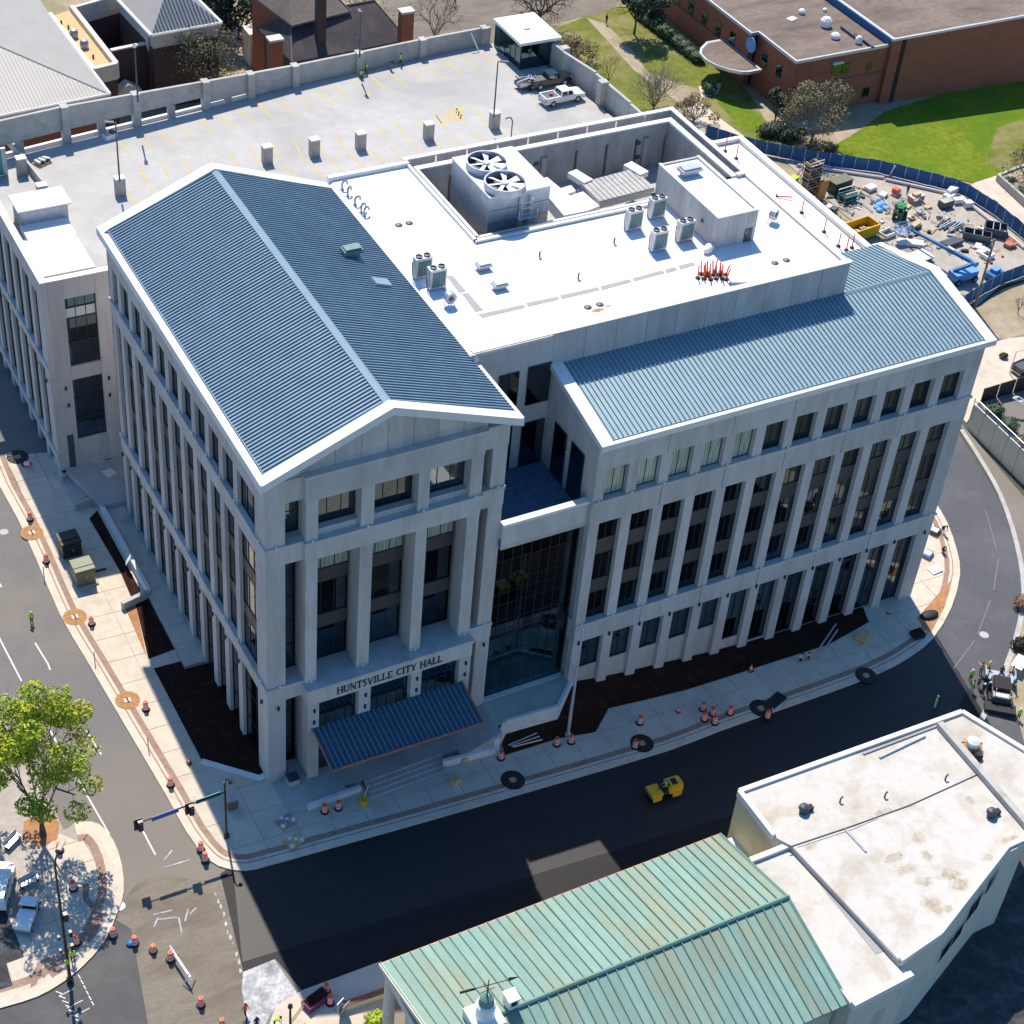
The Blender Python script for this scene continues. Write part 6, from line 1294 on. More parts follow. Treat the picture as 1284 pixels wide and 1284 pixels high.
# beige wall with railing on the right
bw = thing('beige_wall', 'beige panel wall with a dark handrail above the curving road', 'wall', tuple(G(1240, 555)))
w0, w1_ = G(1213, 534), G(1300, 622)
for k in range(6):
    a = w0.lerp(w1_, k / 6 + .006); b = w0.lerp(w1_, (k + 1) / 6 - .006); mb = MB(); wtop(mb, a, b, .25, -5, -.9); mb.build('wall_panel', M['stucco'], bw, W=True)
mb = MB(); mb.tube((w0.x, w0.y, -.2), (w1_.x, w1_.y, -.2), .05, .05, 5); mb.tube((w0.x, w0.y, -.55), (w1_.x, w1_.y, -.55), .04, .04, 5); mb.build('handrail', M['alum'], bw, W=True)
for k in range(7): a = w0.lerp(w1_, k / 6); MB().tube((a.x, a.y, -1), (a.x, a.y, -.18), .04, .04, 5).build('post', M['steel'], bw, W=True)
dw = thing('dark_fence', 'black screened fence round the sunken yard at the right edge', 'fence', tuple(G(1255, 500)))
a, b = G(1229, 503), G(1310, 481)
for k in range(4): p, q = a.lerp(b, k / 4 + .01), a.lerp(b, (k + 1) / 4 - .01); mb = MB(); wtop(mb, p, q, .1, -5, -2.2); mb.build('screen_panel', M['blackpaint'], dw, W=True)
mw = thing('metal_stair', 'white metal stair rail beside the sunken yard at the right edge', 'stairs', tuple(G(1282, 520)))
for s in (0, .7): mb = MB(); mb.tube((-1.2 + s, .8, 1.9), (1.2 + s, -1.6, .5), .06, .06, 5); mb.build('stringer', M['white'], mw)
for k in range(6): t = k / 5; MB().box(-1.2 + 2.4 * t, -1.2 + 2.4 * t + .7, .8 - 2.4 * t - .12, .8 - 2.4 * t + .12, 1.85 - 1.4 * t, 1.9 - 1.4 * t).build('tread', M['alum'], mw)
# garden planter
pt = thing('garden_planter', 'long grey planter wall with low shrubs beside the garden path', 'planter', tuple(G(1270, 240)))
a, b = G(1250, 226), G(1310, 282)
mb = MB(); wtop(mb, a, b, .4, -6, gz(a.x, a.y) + .85); mb.build('wall', M['wallconc'], pt, W=True); a2, b2 = G(1250, 226), G(1310, 205); mb = MB(); wtop(mb, a2, b2, .4, -6, gz(a.x, a.y) + .83); mb.build('wall', M['wallconc'], pt, W=True)
mb = MB(); mb.prism([tuple(G(u, v)[:2]) for u, v in ((1252, 226), (1310, 207), (1310, 280))], -6, gz(a.x, a.y) + .6); mb.build('soil', M['tanground'], pt, W=True)
# blue site fence, panel by panel
def fence(px, lb, n, h=1.7):
    pts_ = [G(u, v) for u, v in px]; t = thing('site_fence', lb, 'fence', tuple(pts_[0])); L = [0]
    for i in range(len(pts_) - 1): L.append(L[-1] + (pts_[i + 1] - pts_[i]).length)
    def at(s):
        for i in range(len(pts_) - 1):
            if s <= L[i + 1] + 1e-6: return pts_[i].lerp(pts_[i + 1], (s - L[i]) / (L[i + 1] - L[i]))
        return pts_[-1]
    for k in range(n):
        a, b = at(L[-1] * k / n), at(L[-1] * (k + 1) / n); d = (b - a); e = d * .012
        bow = Vector((-d.y, d.x, 0)).normalized() * random.uniform(-.08, .08); m_ = (a + b) / 2 + bow
        mb = MB()
        for p, q in ((a + e, m_), (m_, b - e)):
            nn = Vector((-(q - p).y, (q - p).x, 0)).normalized() * .015; zt = h + random.uniform(-.06, .04)
            v = [p - nn, q - nn, q + nn, p + nn]; mb.add([(x.x, x.y, x.z + .02) for x in v] + [(x.x, x.y, x.z + zt) for x in v], [(3, 2, 1, 0), (4, 5, 6, 7), (0, 1, 5, 4), (1, 2, 6, 5), (2, 3, 7, 6), (3, 0, 4, 7)])
        mb.build('mesh_panel', M['bluefabric'], t, W=True)
        MB().tube((a.x, a.y, a.z), (a.x, a.y, a.z + h + .08), .04, .04, 6).build('post', M['alum'], t, W=True)
    return t
fence([(884, 172), (898, 177), (926, 186), (954, 192), (1007, 203), (1060, 211), (1100, 216), (1115, 220), (1160, 231), (1205, 242.5), (1245, 268), (1310, 322)], 'long blue mesh construction fence along the lawn behind the yard', 30)
fence([(1206, 386), (1228, 372), (1256, 356), (1284, 346), (1310, 338)], 'short blue mesh fence on the near side of the yard by the dry verge', 8)
wtm = MB()
a = G(1115, 219); wtm.obox((a.x + .1, a.y - .3, a.z + .7), (.35, .12, 1.7), .3, .25); tag(wtm.build('white_gate_post', M['white']), 'white leaning gate board on the blue fence', 'board')
for u0, v0, u1, v1, lb in ((1000, 208, 1108, 224, 'pale timber kerb inside the blue fence by the scaffold stack'), (1110, 226, 1200, 246, 'pale timber kerb inside the blue fence behind the tractor'), (1205, 248, 1284, 312, 'pale timber kerb inside the blue fence at the right end of the yard')):
    a, b = G(u0, v0), G(u1, v1); mb = MB(); mb.tube(a + Vector((0, 0, .15)), b + Vector((0, 0, .15)), .2, .2, 7); tag(mb.build('timber_kerb', M['pink']), lb, 'timber')
# ---- corner island bottom left
IS = [(-40, 830), (0, 895), (40, 965), (70, 1018), (80, 1040), (93, 1032), (107, 1030), (124, 1033), (142, 1053), (153, 1085), (155, 1118), (148, 1142), (131, 1180), (100, 1215), (62, 1242), (28, 1256), (-30, 1272)]
ISW = smooth_line([tuple(G(u, v)[:2]) for u, v in IS], 2)
IA = smooth_line([tuple(G(u, v)[:2]) for u, v in IS[5:]], 2)
isl = MB(); isl.prism(ISW + [tuple(G(-120, 1250)[:2]), tuple(G(-120, 830)[:2])], lambda x, y: gz(x, y) - .5, lambda x, y: gz(x, y) - .03); iso = struct(isl.build('corner_island', M['gravel']))
sgn = -1
mb = MB(); ribbon(mb, IA, 0, sgn * .75, -.5, .0); struct(mb.build('kerb', M['kerb']))
mb = MB(); ribbon(mb, offset(IA, 0), sgn * 1.15, sgn * 1.75, -.5, .004); struct(mb.build('brick_band', M['brickband']))
mb = MB(); ribbon(mb, IA, sgn * .75, sgn * 1.15, -.5, -.003); struct(mb.build('kerb_inset', M['walk']))
inn = offset(IA, sgn * 1.75)
slabs(iso, 'pavement_slab', M['walk'], inn + [tuple(G(u, v)[:2]) for u, v in ((-30, 1262), (-30, 1170), (20, 1150), (60, 1110), (60, 1060), (75, 1045))], 2.0, 0.0, .1, .02)
sheet('brick_inlay', 'brickband', [(104, 1108), (112, 1108), (111, 1125), (131, 1146), (122, 1170), (112, 1182), (106, 1178), (116, 1166), (123, 1148), (104, 1129)], .008, .03)
sheet('brick_inlay', 'brickband', [(40, 1224), (48, 1207), (60, 1200), (84, 1196), (84, 1202), (62, 1206), (52, 1213), (46, 1234), (38, 1238)], .008, .03)
sheet('tactile_paving', 'brickband', [(60, 1219), (76, 1210), (81, 1215), (66, 1226)], .012, .03)
sheet('tree_pit', 'soil', [(30, 1030), (55, 1018), (74, 1030), (72, 1052), (50, 1062), (28, 1052)], .0, .03)
sheet('dark_shade_sheet', 'shadedark', [(-30, 1130), (5, 1136), (28, 1192), (30, 1200), (8, 1208), (16, 1236), (-30, 1250)], .01, .06)  # flat dark sheet, an area of shade painted onto the island
# ================================================================== STREET FURNITURE AND WORK-ZONE THINGS
def drum_proto():
    t = thing('traffic_drum', 'x', 'traffic drum'); h = .84
    mb = MB()
    for z0, z1 in ((.06, .2), (.32, .44), (.56, .64), (.72, .84)): r0, r1 = .235 - .07 * z0, .235 - .07 * z1; mb.lathe([(r0, z0), (r1, z1)], 12)
    mb.lathe([(.17, .84), (.15, .87), (.05, .88)], 12); mb.tube((-.06, 0, .88), (.06, 0, .93), .025, .025, 5); mb.build('body', M['orange'], t)
    for z0, z1 in ((.2, .32), (.44, .56), (.64, .72)): r0, r1 = .232 - .07 * z0, .232 - .07 * z1; MB().lathe([(r0, z0), (r1, z1)], 12).build('reflective_band', M['refl'], t)
    MB().lathe([(.33, 0), (.33, .05), (.25, .1)], 12).build('rubber_base', M['black'], t); return t
dp = drum_proto(); GD = 'orange traffic drums of the road works'
DR = [(38, 652, 'orange drum on the left pavement above the first round tree grate'), (58, 705, 'orange drum on the left pavement below the first round tree grate'), (115, 783, 'orange drum beside the second round tree grate on the left pavement'), (183, 890, 'orange drum beside the third round tree grate on the left pavement'), (214, 985, 'orange drum alone at the kerb just above the street name signs'), (252, 1066, 'upper drum of the touching pair at the pavement corner'), (257.5, 1079, 'lower drum of the touching pair at the pavement corner'), (30, 583, 'orange drum lying in the shade by the parking building'),
      (75, 1067, 'drum under the green tree on the corner island'), (92, 1115, 'drum beside the tall dark pole on the corner island'), (96, 1183, 'drum near the brick inlay tip of the corner island'), (142, 1174, 'drum in the road touching the corner island kerb'), (169, 1184, 'drum with a blue sandbag at its foot in the road'), (192, 1193, 'short faded red drum left of the white barricade'), (213.5, 1204, 'drum at the upper end of the white barricade'), (252, 1261, 'drum at the lower end of the white barricade'), (279, 1288, 'drum cut by the bottom edge of the photo'),
      (407, 1018, 'left drum of the pair beside the entrance wall'), (424, 1014, 'right drum of the pair beside the entrance wall'), (628, 951, 'drum at the left tip of the dark bed by the cheek wall'), (698, 934, 'drum left of the flagpole foot'), (716, 931, 'drum right of the flagpole foot'), (802, 907, 'drum alone on the pavement right of the flagpole'), (796, 937, 'drum standing in the dark round tree grate right of the flagpole'),
      (881, 890, 'rear drum of the cluster of four on the front pavement'), (883, 903, 'front left drum of the cluster of four on the front pavement'), (896, 907, 'front right drum of the cluster of four on the front pavement'), (893, 896, 'middle drum of the cluster of four on the front pavement'), (915, 895, 'drum just right of the cluster of four'), (962, 900, 'drum at the edge of the round tree grate by the black mat')]
for i, (u, v, lb) in enumerate(DR):
    p = G(u, v); rd = v > 1100 and u > 130
    if rd: p = G(u, v, -.1)
    o = dp if i == 0 else dup(dp, p); o.location = p; o['label'] = lb; o['group'] = GD; o.rotation_euler = (random.uniform(-.03, .03), random.uniform(-.03, .03), random.uniform(0, 6)); o.scale = (1.0, 1.0, .8 if 'short' in lb else 1.0)
o = bpy.data.objects['traffic_drum.007']; o.rotation_euler = (1.3, .2, .6); o.location.z += .2
sb = MB(); sb.ball((0, 0, .12), .42, 10, 5, .35); o = sb.build('sandbag', M['bluepaint'], smooth=True); o.location = G(166, 1183, -.1); o.scale = (1.1, .75, 1); tag(o, 'blue sandbag slumped at the foot of a drum in the road', 'sandbag')
cn = thing('traffic_cone', 'x', 'traffic cone')
MB().box(-.17, .17, -.17, .17, 0, .04).build('base', M['black'], cn); MB().lathe([(.13, .04), (.095, .25)], 10).build('cone', M['orange'], cn); MB().lathe([(.094, .25), (.07, .4)], 10).build('white_band', M['refl'], cn); MB().lathe([(.069, .4), (.03, .62)], 10).build('tip', M['orange'], cn)
for i, (u, v, lb, s) in enumerate(((850, 893, 'small cone on the front pavement left of the drum cluster', 1), (941, 841, 'tall cone at the edge of the dark bed on the front pavement', 1.3), (597, 941, 'red cone on the entrance terrace by the cheek wall', 1.1), (611, 939, 'cone beside the red cone at the corner of the cheek wall', .8), (237, 957, 'small cone in the shade at the edge of the left planting bed', 1.1), (1114, 769, 'cone near the far corner of the right wing', .9))):
    o = cn if i == 0 else dup(cn, (0, 0, 0)); o.location = G(u, v, .45 if u in (597, 611) else 0); o['label'] = lb; o['group'] = 'traffic cones on the pavement'; o.scale = (s, s, s)
# tree grates
def grate(u, v, lb, sunny, r=.95):
    p = G(u, v, .006); t = thing('tree_grate', lb, 'tree grate', p, 0, 'round tree grates in the pavement')
    t.rotation_euler = (GB, -GA * -1 if False else 0.038, 0)
    MB().lathe([(r, -.03), (r, .012), (r - .08, .02), (.3, .02), (.3, -.02)], 24).build('ring', M['rust' if sunny else 'hair'], t)  # dark colours hold the shade on grates out of the sun
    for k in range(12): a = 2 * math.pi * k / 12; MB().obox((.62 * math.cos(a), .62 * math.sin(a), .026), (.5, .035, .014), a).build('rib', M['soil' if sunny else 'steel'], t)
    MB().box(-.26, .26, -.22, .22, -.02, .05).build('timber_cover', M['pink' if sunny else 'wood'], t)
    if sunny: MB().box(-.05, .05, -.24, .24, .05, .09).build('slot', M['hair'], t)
for u, v, lb, s in ((40, 668, 'orange stained round tree grate nearest the transformers on the left pavement', 1), (94, 773.5, 'orange stained round tree grate in the middle of the left pavement', 1), (160, 878, 'orange stained round tree grate nearest the green tree', 1), (22, 573, 'shaded round tree grate at the back of the left pavement', 0), (643, 978, 'dark round tree grate below the entrance cheek wall', 0), (805, 932, 'dark round tree grate with a drum standing in it', 0), (954, 888, 'dark round tree grate between drum cluster and black mat', 0), (1086, 847, 'dark round tree grate near the far end of the front pavement', 0)): grate(u, v, lb, s)
def disc(u, v, r, m, lb, dz=0.004, nm='manhole_cover'):
    mb = MB(); mb.lathe([(r, -.02), (r, .012), (r * .8, .014), (r * .78, .006), (.02, .008)], 18); o = mb.build(nm, M[m]); o.location = G(u, v, dz); o.rotation_euler = (GB, .038, 0); tag(o, lb, 'manhole cover')
disc(5, 667, .38, 'concrete', 'pale manhole cover in the left road', -.1); disc(44, 1164, .5, 'concrete', 'round pale cover in the corner island paving'); disc(1234, 796, .42, 'concrete', 'pale manhole cover in the curving road', -.098); disc(150, 1136, .4, 'line', 'white ringed manhole cover in the road beside the corner island', -.1)
# lane lines
def strip(px0, px1, w, m, dz=-.094, name='lane_line', n=1, par=None):
    a, b = G(*px0, dz), G(*px1, dz); d = (b - a); nn = Vector((-d.y, d.x, 0)).normalized() * (w / 2)
    mb = MB(); mb.slab([tuple(a - nn), tuple(b - nn), tuple(b + nn), tuple(a + nn)], .03); return struct(mb.build(name, M[m]))
for a, b in (((-6, 790), (27, 854)), ((33, 863), (48, 889)), ((57, 905), (88, 962)), ((90, 964), (137, 1046)), ((44, 806), (60, 832)), ((108, 916), (127, 946)), ((174, 1032), (195, 1072)), ((-8, 720), (2, 736)), ((60, 832), (63, 840))): strip(a, b, .12, 'line')
strip((1252, 700), (1246, 740), .1, 'faintline', -.093); strip((1242, 752), (1226, 795), .1, 'faintline', -.093); strip((1222, 803), (1196, 838), .1, 'faintline', -.093); strip((1236, 640), (1250, 690), .09, 'faintline', -.093)
for k in range(7): t = k / 7; strip((70 + 28 * t, 1243 + 41 * t), (78 + 28 * t, 1246 + 40 * t), .07, 'line'); 
for k in range(6): t = k / 6; strip((98 + 20 * t, 1222 + 40 * t), (101 + 20 * t, 1227 + 40 * t), .07, 'line')
for a, b in (((74, 1249), (92, 1240)), ((84, 1264), (104, 1254)), ((92, 1275), (112, 1264))): strip(a, b, .06, 'line')
# scuffs of white paint in the road
for a, b in (((192, 1147), (216, 1141)), ((196, 1153), (222, 1150)), ((236, 1139), (232, 1155)), ((238, 1146), (246, 1138)), ((224, 1150), (228, 1170)), ((206, 1078), (216, 1066)), ((205, 1088), (238, 1078)), ((198, 1150), (193, 1162))): strip(a, b, .11, 'chalk', -.092, 'paint_scuff')
rnd = random.Random(9)
for k in range(11):
    u = 270 + k * 3.2 + rnd.uniform(-1, 1); v = 1122 + k * 9.2 + rnd.uniform(-4, 4); r_ = rnd.uniform(2, 4.5)
    ground_sheet('dust_patch', M['chalk'], [(u + r_ * rnd.uniform(.3, 1.1) * math.cos(t * .7) * .7, v + r_ * 1.5 * rnd.uniform(.3, 1.1) * math.sin(t * .7)) for t in range(9)], -.091 + .0007 * k, .03)
# ---- signal mast and street name signs
base = G(284, 1049); arm_z = PY(282.5, 993, base.y).z; hp = PY(283, 980, base.y).z - base.z
sm = thing('signal_mast', 'black traffic signal mast with long arm, two signal heads and street name signs', 'traffic signal', base)
MB().lathe([(.22, 0), (.22, .25), (.12, .4)], 10).build('base', M['blackpaint'], sm); MB().tube((0, 0, .3), (0, 0, hp), .1, .07, 8).build('pole', M['blackpaint'], sm)
tip = PZ(174, 1032, arm_z) - base; jz = arm_z - base.z
MB().tube((0, 0, jz), tip, .07, .045, 6).build('arm', M['blackpaint'], sm)
def along(u, v): q = PZ(u, v, arm_z) - base; return q
ad = tip.normalized(); aang = math.atan2(ad.y, ad.x)
def sign_on(u0, v0, u1, v1, m, nm, h):
    a, b = along(u0, v0), along(u1, v1); c = (a + b) / 2; s = MB().obox((c.x, c.y, c.z - h * .1), ((b - a).length, .05, h), aang).build(nm, M[m], sm)
    n = 7 if m == 'signblue' else 5; L = (b - a).length
    for k in range(n):
        q = a.lerp(b, (k + 1) / (n + 1)); x = MB(); x.obox((q.x + .04 * ad.y, q.y - .04 * ad.x - .03, q.z - h * .1), (L / n * .35, .03, h * .45), aang); x.build('letter', M['white'], s)
sign_on(190, 1027, 224, 1015, 'signblue', 'street_name_sign', .42); sign_on(246, 1005, 276, 995, 'signteal', 'street_name_sign', .4)
def sighead(loc, par, nm='signal_head', rz=0):
    loc = Vector(loc); s = MB().obox((loc.x, loc.y, loc.z - .12), (.34, .28, .95), rz).build(nm, M['blackpaint'], par)
    b = MB().obox((loc.x - .1, loc.y + .18, loc.z - .12), (.62, .03, 1.15), rz).build('backplate', M['blackpaint'], s)
    for k, m in enumerate(('red', 'yellow', 'greenpaint')): MB().tube((loc.x, loc.y - .14, loc.z + .18 - .3 * k), (loc.x, loc.y - .24, loc.z + .18 - .3 * k), .1, .1, 8).build('lens_hood', M['steel'], s)
sighead(along(176, 1034), sm); sighead(along(240, 1014), sm)
lm = MB(); lm.path([(0, 0, hp - .1), (.1, -.1, hp + .35), (.3, -.25, hp + .3)], .05, 6); lm.ball((.34, -.28, hp + .1), .16, 8, 5); lm.build('lantern', M['blackpaint'], sm)
cb2 = thing('signal_cabinet', 'grey signal control cabinet on the shaded pavement behind the signal mast', 'cabinet', G(291, 1012)); MB().box(-.38, .38, -.3, .3, 0, .95).build('box', M['olivebox'], cb2); MB().box(-.42, .42, -.34, .34, .95, 1.0).build('lid', M['galv'], cb2)
b2 = G(88, 1230); hz2 = PY(76, 1088, b2.y).z - b2.z
s2 = thing('street_light', 'tall black street light with arm signals rising from the corner island', 'street light', b2)
MB().lathe([(.24, 0), (.24, .3), (.13, .45)], 10).build('base', M['blackpaint'], s2); MB().tube((0, 0, .3), (0, 0, hz2), .13, .07, 8).build('pole', M['blackpaint'], s2)
mb = MB(); mb.path([(0, 0, hz2), (.15, .35, hz2 + .45), (.55, .85, hz2 + .75)], .06, 6); mb.obox((.75, 1.05, hz2 + .78), (.8, .3, .12), .9); mb.build('lamp_arm', M['blackpaint'], s2)
for z in (hz2 * .42, hz2 * .30): mb = MB(); mb.tube((-.35, 0, z), (.4, 0, z), .05, .05, 5); mb.obox((.42, 0, z), (.2, .25, .5)); mb.obox((-.36, 0, z), (.14, .2, .3)); mb.build('pedestrian_signal', M['blackpaint'], s2)
MB().obox((.25, 0, hz2 * .58), (.3, .3, .7)).build('signal_head', M['blackpaint'], s2); MB().obox((-.1, -.15, hz2 * .2), (.25, .08, .45)).build('notice', M['hivis'], s2)
# thin posts along the left kerb
tp = thing('marker_post', 'x', 'post'); MB().tube((0, 0, 0), (0, 0, 1.05), .035, .035, 6).build('post', M['blackpaint'], tp); MB().box(-.04, .04, -.03, .03, 1.05, 1.15).build('cap', M['steel'], tp)
for i, (u, v, lb) in enumerate(((119, 830, 'thin dark post at the kerb between second and third tree grates'), (186, 938, 'thin dark post at the kerb below the third tree grate'), (55.5, 724, 'thin dark post at the kerb below the transformers'), (1176, 885, 'thin dark post on the fresh asphalt near the white roof corner'))):
    o = tp if i == 0 else dup(tp, G(u, v)); o.location = G(u, v); o['label'] = lb; o['group'] = 'thin kerb posts'
# flagpole
fb = G(712, 921); fz = PY(723, 793, fb.y).z - fb.z
fpn = thing('flagpole', 'bare silver flagpole leaning slightly in front of the right wing', 'flagpole', fb); MB().lathe([(.3, 0), (.3, .1), (.14, .3)], 12).build('base', M['galv'], fpn); MB().tube((0, 0, .2), (0, 0, fz), .14, .07, 10).build('pole', M['silver'], fpn); MB().ball((0, 0, fz + .1), .12, 8, 5).build('finial', M['silver'], fpn)
# barricade
a, b = G(214, 1196, -.1), G(240, 1236, -.1); bc = thing('barricade', 'white A-frame barricade casting a long shadow between the drums in the road', 'barricade', (a + b) / 2, math.atan2((b - a).y, (b - a).x)); L = (b - a).length
for z in (.45, .8): MB().box(-L / 2, L / 2, -.03, .03, z, z + .16).build('rail', M['white'], bc)
for x in (-L * .4, L * .4):
    for s in (-1, 1): mb = MB(); mb.tube((x, s * .45, 0), (x, s * .02, 1.0), .04, .04, 5); mb.build('leg', M['white'], bc)
# transformers
def transformer(u, v, m, lb, s=1.0):
    t = thing('transformer', lb, 'transformer', G(u, v), .02, 'green transformers on the left pavement')
    MB().box(-.95, .95, -.95, .95, 0, .12).build('pad', M['plaza'], t); MB().box(-.8, .8, -.75, .75, .12, 1.7 * s).build('cabinet', M[m], t); MB().box(-.84, .84, -.3, .8, 1.7 * s, 1.78 * s).build('lid', M[m], t); MB().box(-.84, .84, -.8, -.3, 1.52 * s, 1.72 * s).build('front_lid', M[m], t)
    for x in (-.4, .4): MB().box(x - .36, x + .36, -.78, -.75, .2, 1.45 * s).build('door', M[m], t)
    MB().tube((.06, -.8, .8), (.06, -.8, 1.0), .03, .03, 5).build('handle', M['alum'], t)
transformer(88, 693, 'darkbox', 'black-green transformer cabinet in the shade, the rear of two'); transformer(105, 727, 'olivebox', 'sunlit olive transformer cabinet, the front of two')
st_ = G(124, 716); o = MB().box(-.6, .6, -.06, .06, 0, .12).build('steel_channel', M['hair']); o.location = st_; tag(o, 'short dark rusty channel lying beside the olive transformer', 'channel')
o = MB().box(-.3, .3, -.02, .02, 0, .8).build('white_sheet', M['white']); o.location = G(158, 706, .7); o.rotation_euler = (.5, 0, 1.2); tag(o, 'crumpled white sheet hanging over the retaining wall', 'sheet')
# small things by the entrance
tr = thing('trash_bin', 'pale box bin with a dark top at the foot of the left portico pier', 'bin', G(367, 984)); MB().box(-.42, .42, -.4, .4, 0, .85).build('body', M['concrete'], tr); MB().box(-.44, .44, -.42, .42, .85, .95).build('lid', M['steel'], tr)
yb = thing('yellow_barrel', 'yellow bucket with a grey shovel in it at the foot of the entrance steps', 'bucket', G(455, 1008)); MB().lathe([(.3, 0), (.36, .65)], 12).build('bucket', M['yellow'], yb); mb = MB(); mb.tube((0, 0, .3), (.5, .3, 1.3), .04, .04, 5); mb.obox((.55, .33, 1.4), (.3, .08, .35), .6); mb.build('shovel', M['alum'], yb)
for u, v, lb in ((581, 953, 'tan stone block at the foot of the cheek wall'), (570, 981, 'tan stone block at the right end of the entrance steps')):
    o = MB().box(-.35, .35, -.3, .3, 0, .5).build('stone_block', M['tanroof']); o.location = G(u, v); o.rotation_euler = (0, 0, .3); tag(o, lb, 'stone block', 'stone blocks by the steps')
for u, v, lb, m in ((358, 1031, 'wire crate of offcuts on the shaded front pavement', 'galv'), (369, 1056, 'low stack of tan pavers on the shaded front pavement', 'tanroof')):
    t = thing('paver_pallet', lb, 'pallet', G(u, v), .3); MB().box(-.65, .65, -.5, .5, 0, .12).build('pallet', M['wood'], t)
    for i in range(4):
        for j in range(3): z = random.uniform(.25, .42) if m == 'galv' else .3; MB().box(-.6 + .3 * i, -.33 + .3 * i, -.45 + .3 * j, -.18 + .3 * j, .12, z).build('block', M[m if (i + j) % 3 else 'coping'], t)
pp = thing('loose_pipes', 'three pale pipes lying across the dark bed by the cheek wall', 'pipes', G(655, 930, .35)); rnd = random.Random(2)
for k in range(4): mb = MB(); mb.tube((-1.3 + .1 * k, -.2 * k + .3, .05 * k), (1.4, .7 - .45 * k, .05 + .08 * k), .05, .05, 5); mb.build('pipe', M['alum'], pp)
gp_ = thing('planks', 'two pale planks lying in the dark bed before the right wing', 'planks', G(1040, 803, .3), .55)
for k in range(2): MB().box(-2.6 + k, 1.6 + k * .6, -.15 + .4 * k, -.02 + .4 * k, 0, .07).build('plank', M['alum'], gp_)
o = MB().box(-.9, .9, -.5, .5, 0, .05).build('mat', M['black']); o.location = G(973, 878, .01); o.rotation_euler = (0, 0, .35); tag(o, 'black mat on the front pavement beside a tree grate', 'mat')
bx = thing('steel_plate_box', 'black planter box on the pavement near the far end of the right wing', 'planter', G(1150, 797)); MB().box(-.55, .55, -.45, .45, 0, .4).build('box', M['hair'], bx); MB().box(-.45, .45, -.35, .35, .4, .43).build('soil', M['mulch'], bx)
ud = thing('upholstered_pallet', 'tan pallet of boards at the edge of the dark bed near the far tree grate', 'pallet', G(1082, 800), .4); MB().box(-.7, .7, -.5, .5, 0, .12).build('pallet', M['wood'], ud); MB().box(-.65, .65, -.45, .45, .12, .42).build('boards', M['tanroof'], ud)
cm = MB(); cm.ball((0, 0, .1), .9, 12, 5, .22); o = cm.build('black_tarp', M['black'], smooth=True); o.location = G(1165, 772, .02); o.scale = (1.1, .6, 1); tag(o, 'crumpled black tarp at the edge of the shade on the right pavement', 'tarp')
wbx = thing('white_vault', 'white square vault lid on the sunlit right pavement', 'vault', G(1172, 715), .1); MB().box(-.6, .6, -.45, .45, 0, .12).build('slab', M['coping'], wbx); MB().box(-.35, .35, -.25, .25, .12, .18).build('lid', M['white'], wbx)
for u, v, lb, m in ((1163, 697, 'pale blue pallet of sheets against the right wing corner', 'ltblue'), (1172, 668, 'dark bundle of tools on the sunlit right pavement', 'steel')):
    t = thing('material_pallet', lb, 'pallet', G(u, v), .5); MB().box(-.6, .6, -.4, .4, 0, .1).build('pallet', M['wood'], t); MB().box(-.5, .5, -.35, .35, .1, .4).build('load', M[m], t); MB().box(-.4, .2, -.3, .3, .4, .48).build('top_sheet', M['coping'], t)
# upper terrace clutter
for px, lb, m in (([(106, 567), (119, 562), (131, 577), (119, 582)], 'large pale board lying on the upper terrace between the buildings', 'pink'), ([(127, 591), (138, 587), (147, 593), (136, 599)], 'small pale board lying on the upper terrace beside the left wing', 'coping'), ([(120, 562), (140, 556), (146, 572), (133, 577)], 'maroon sheet spread on the upper terrace behind the boards', 'magenta')):
    mb = MB(); mb.slab([tuple(G(u, v, .97)) for u, v in px], .05); tag(mb.build('board', M[m]), lb, 'board')
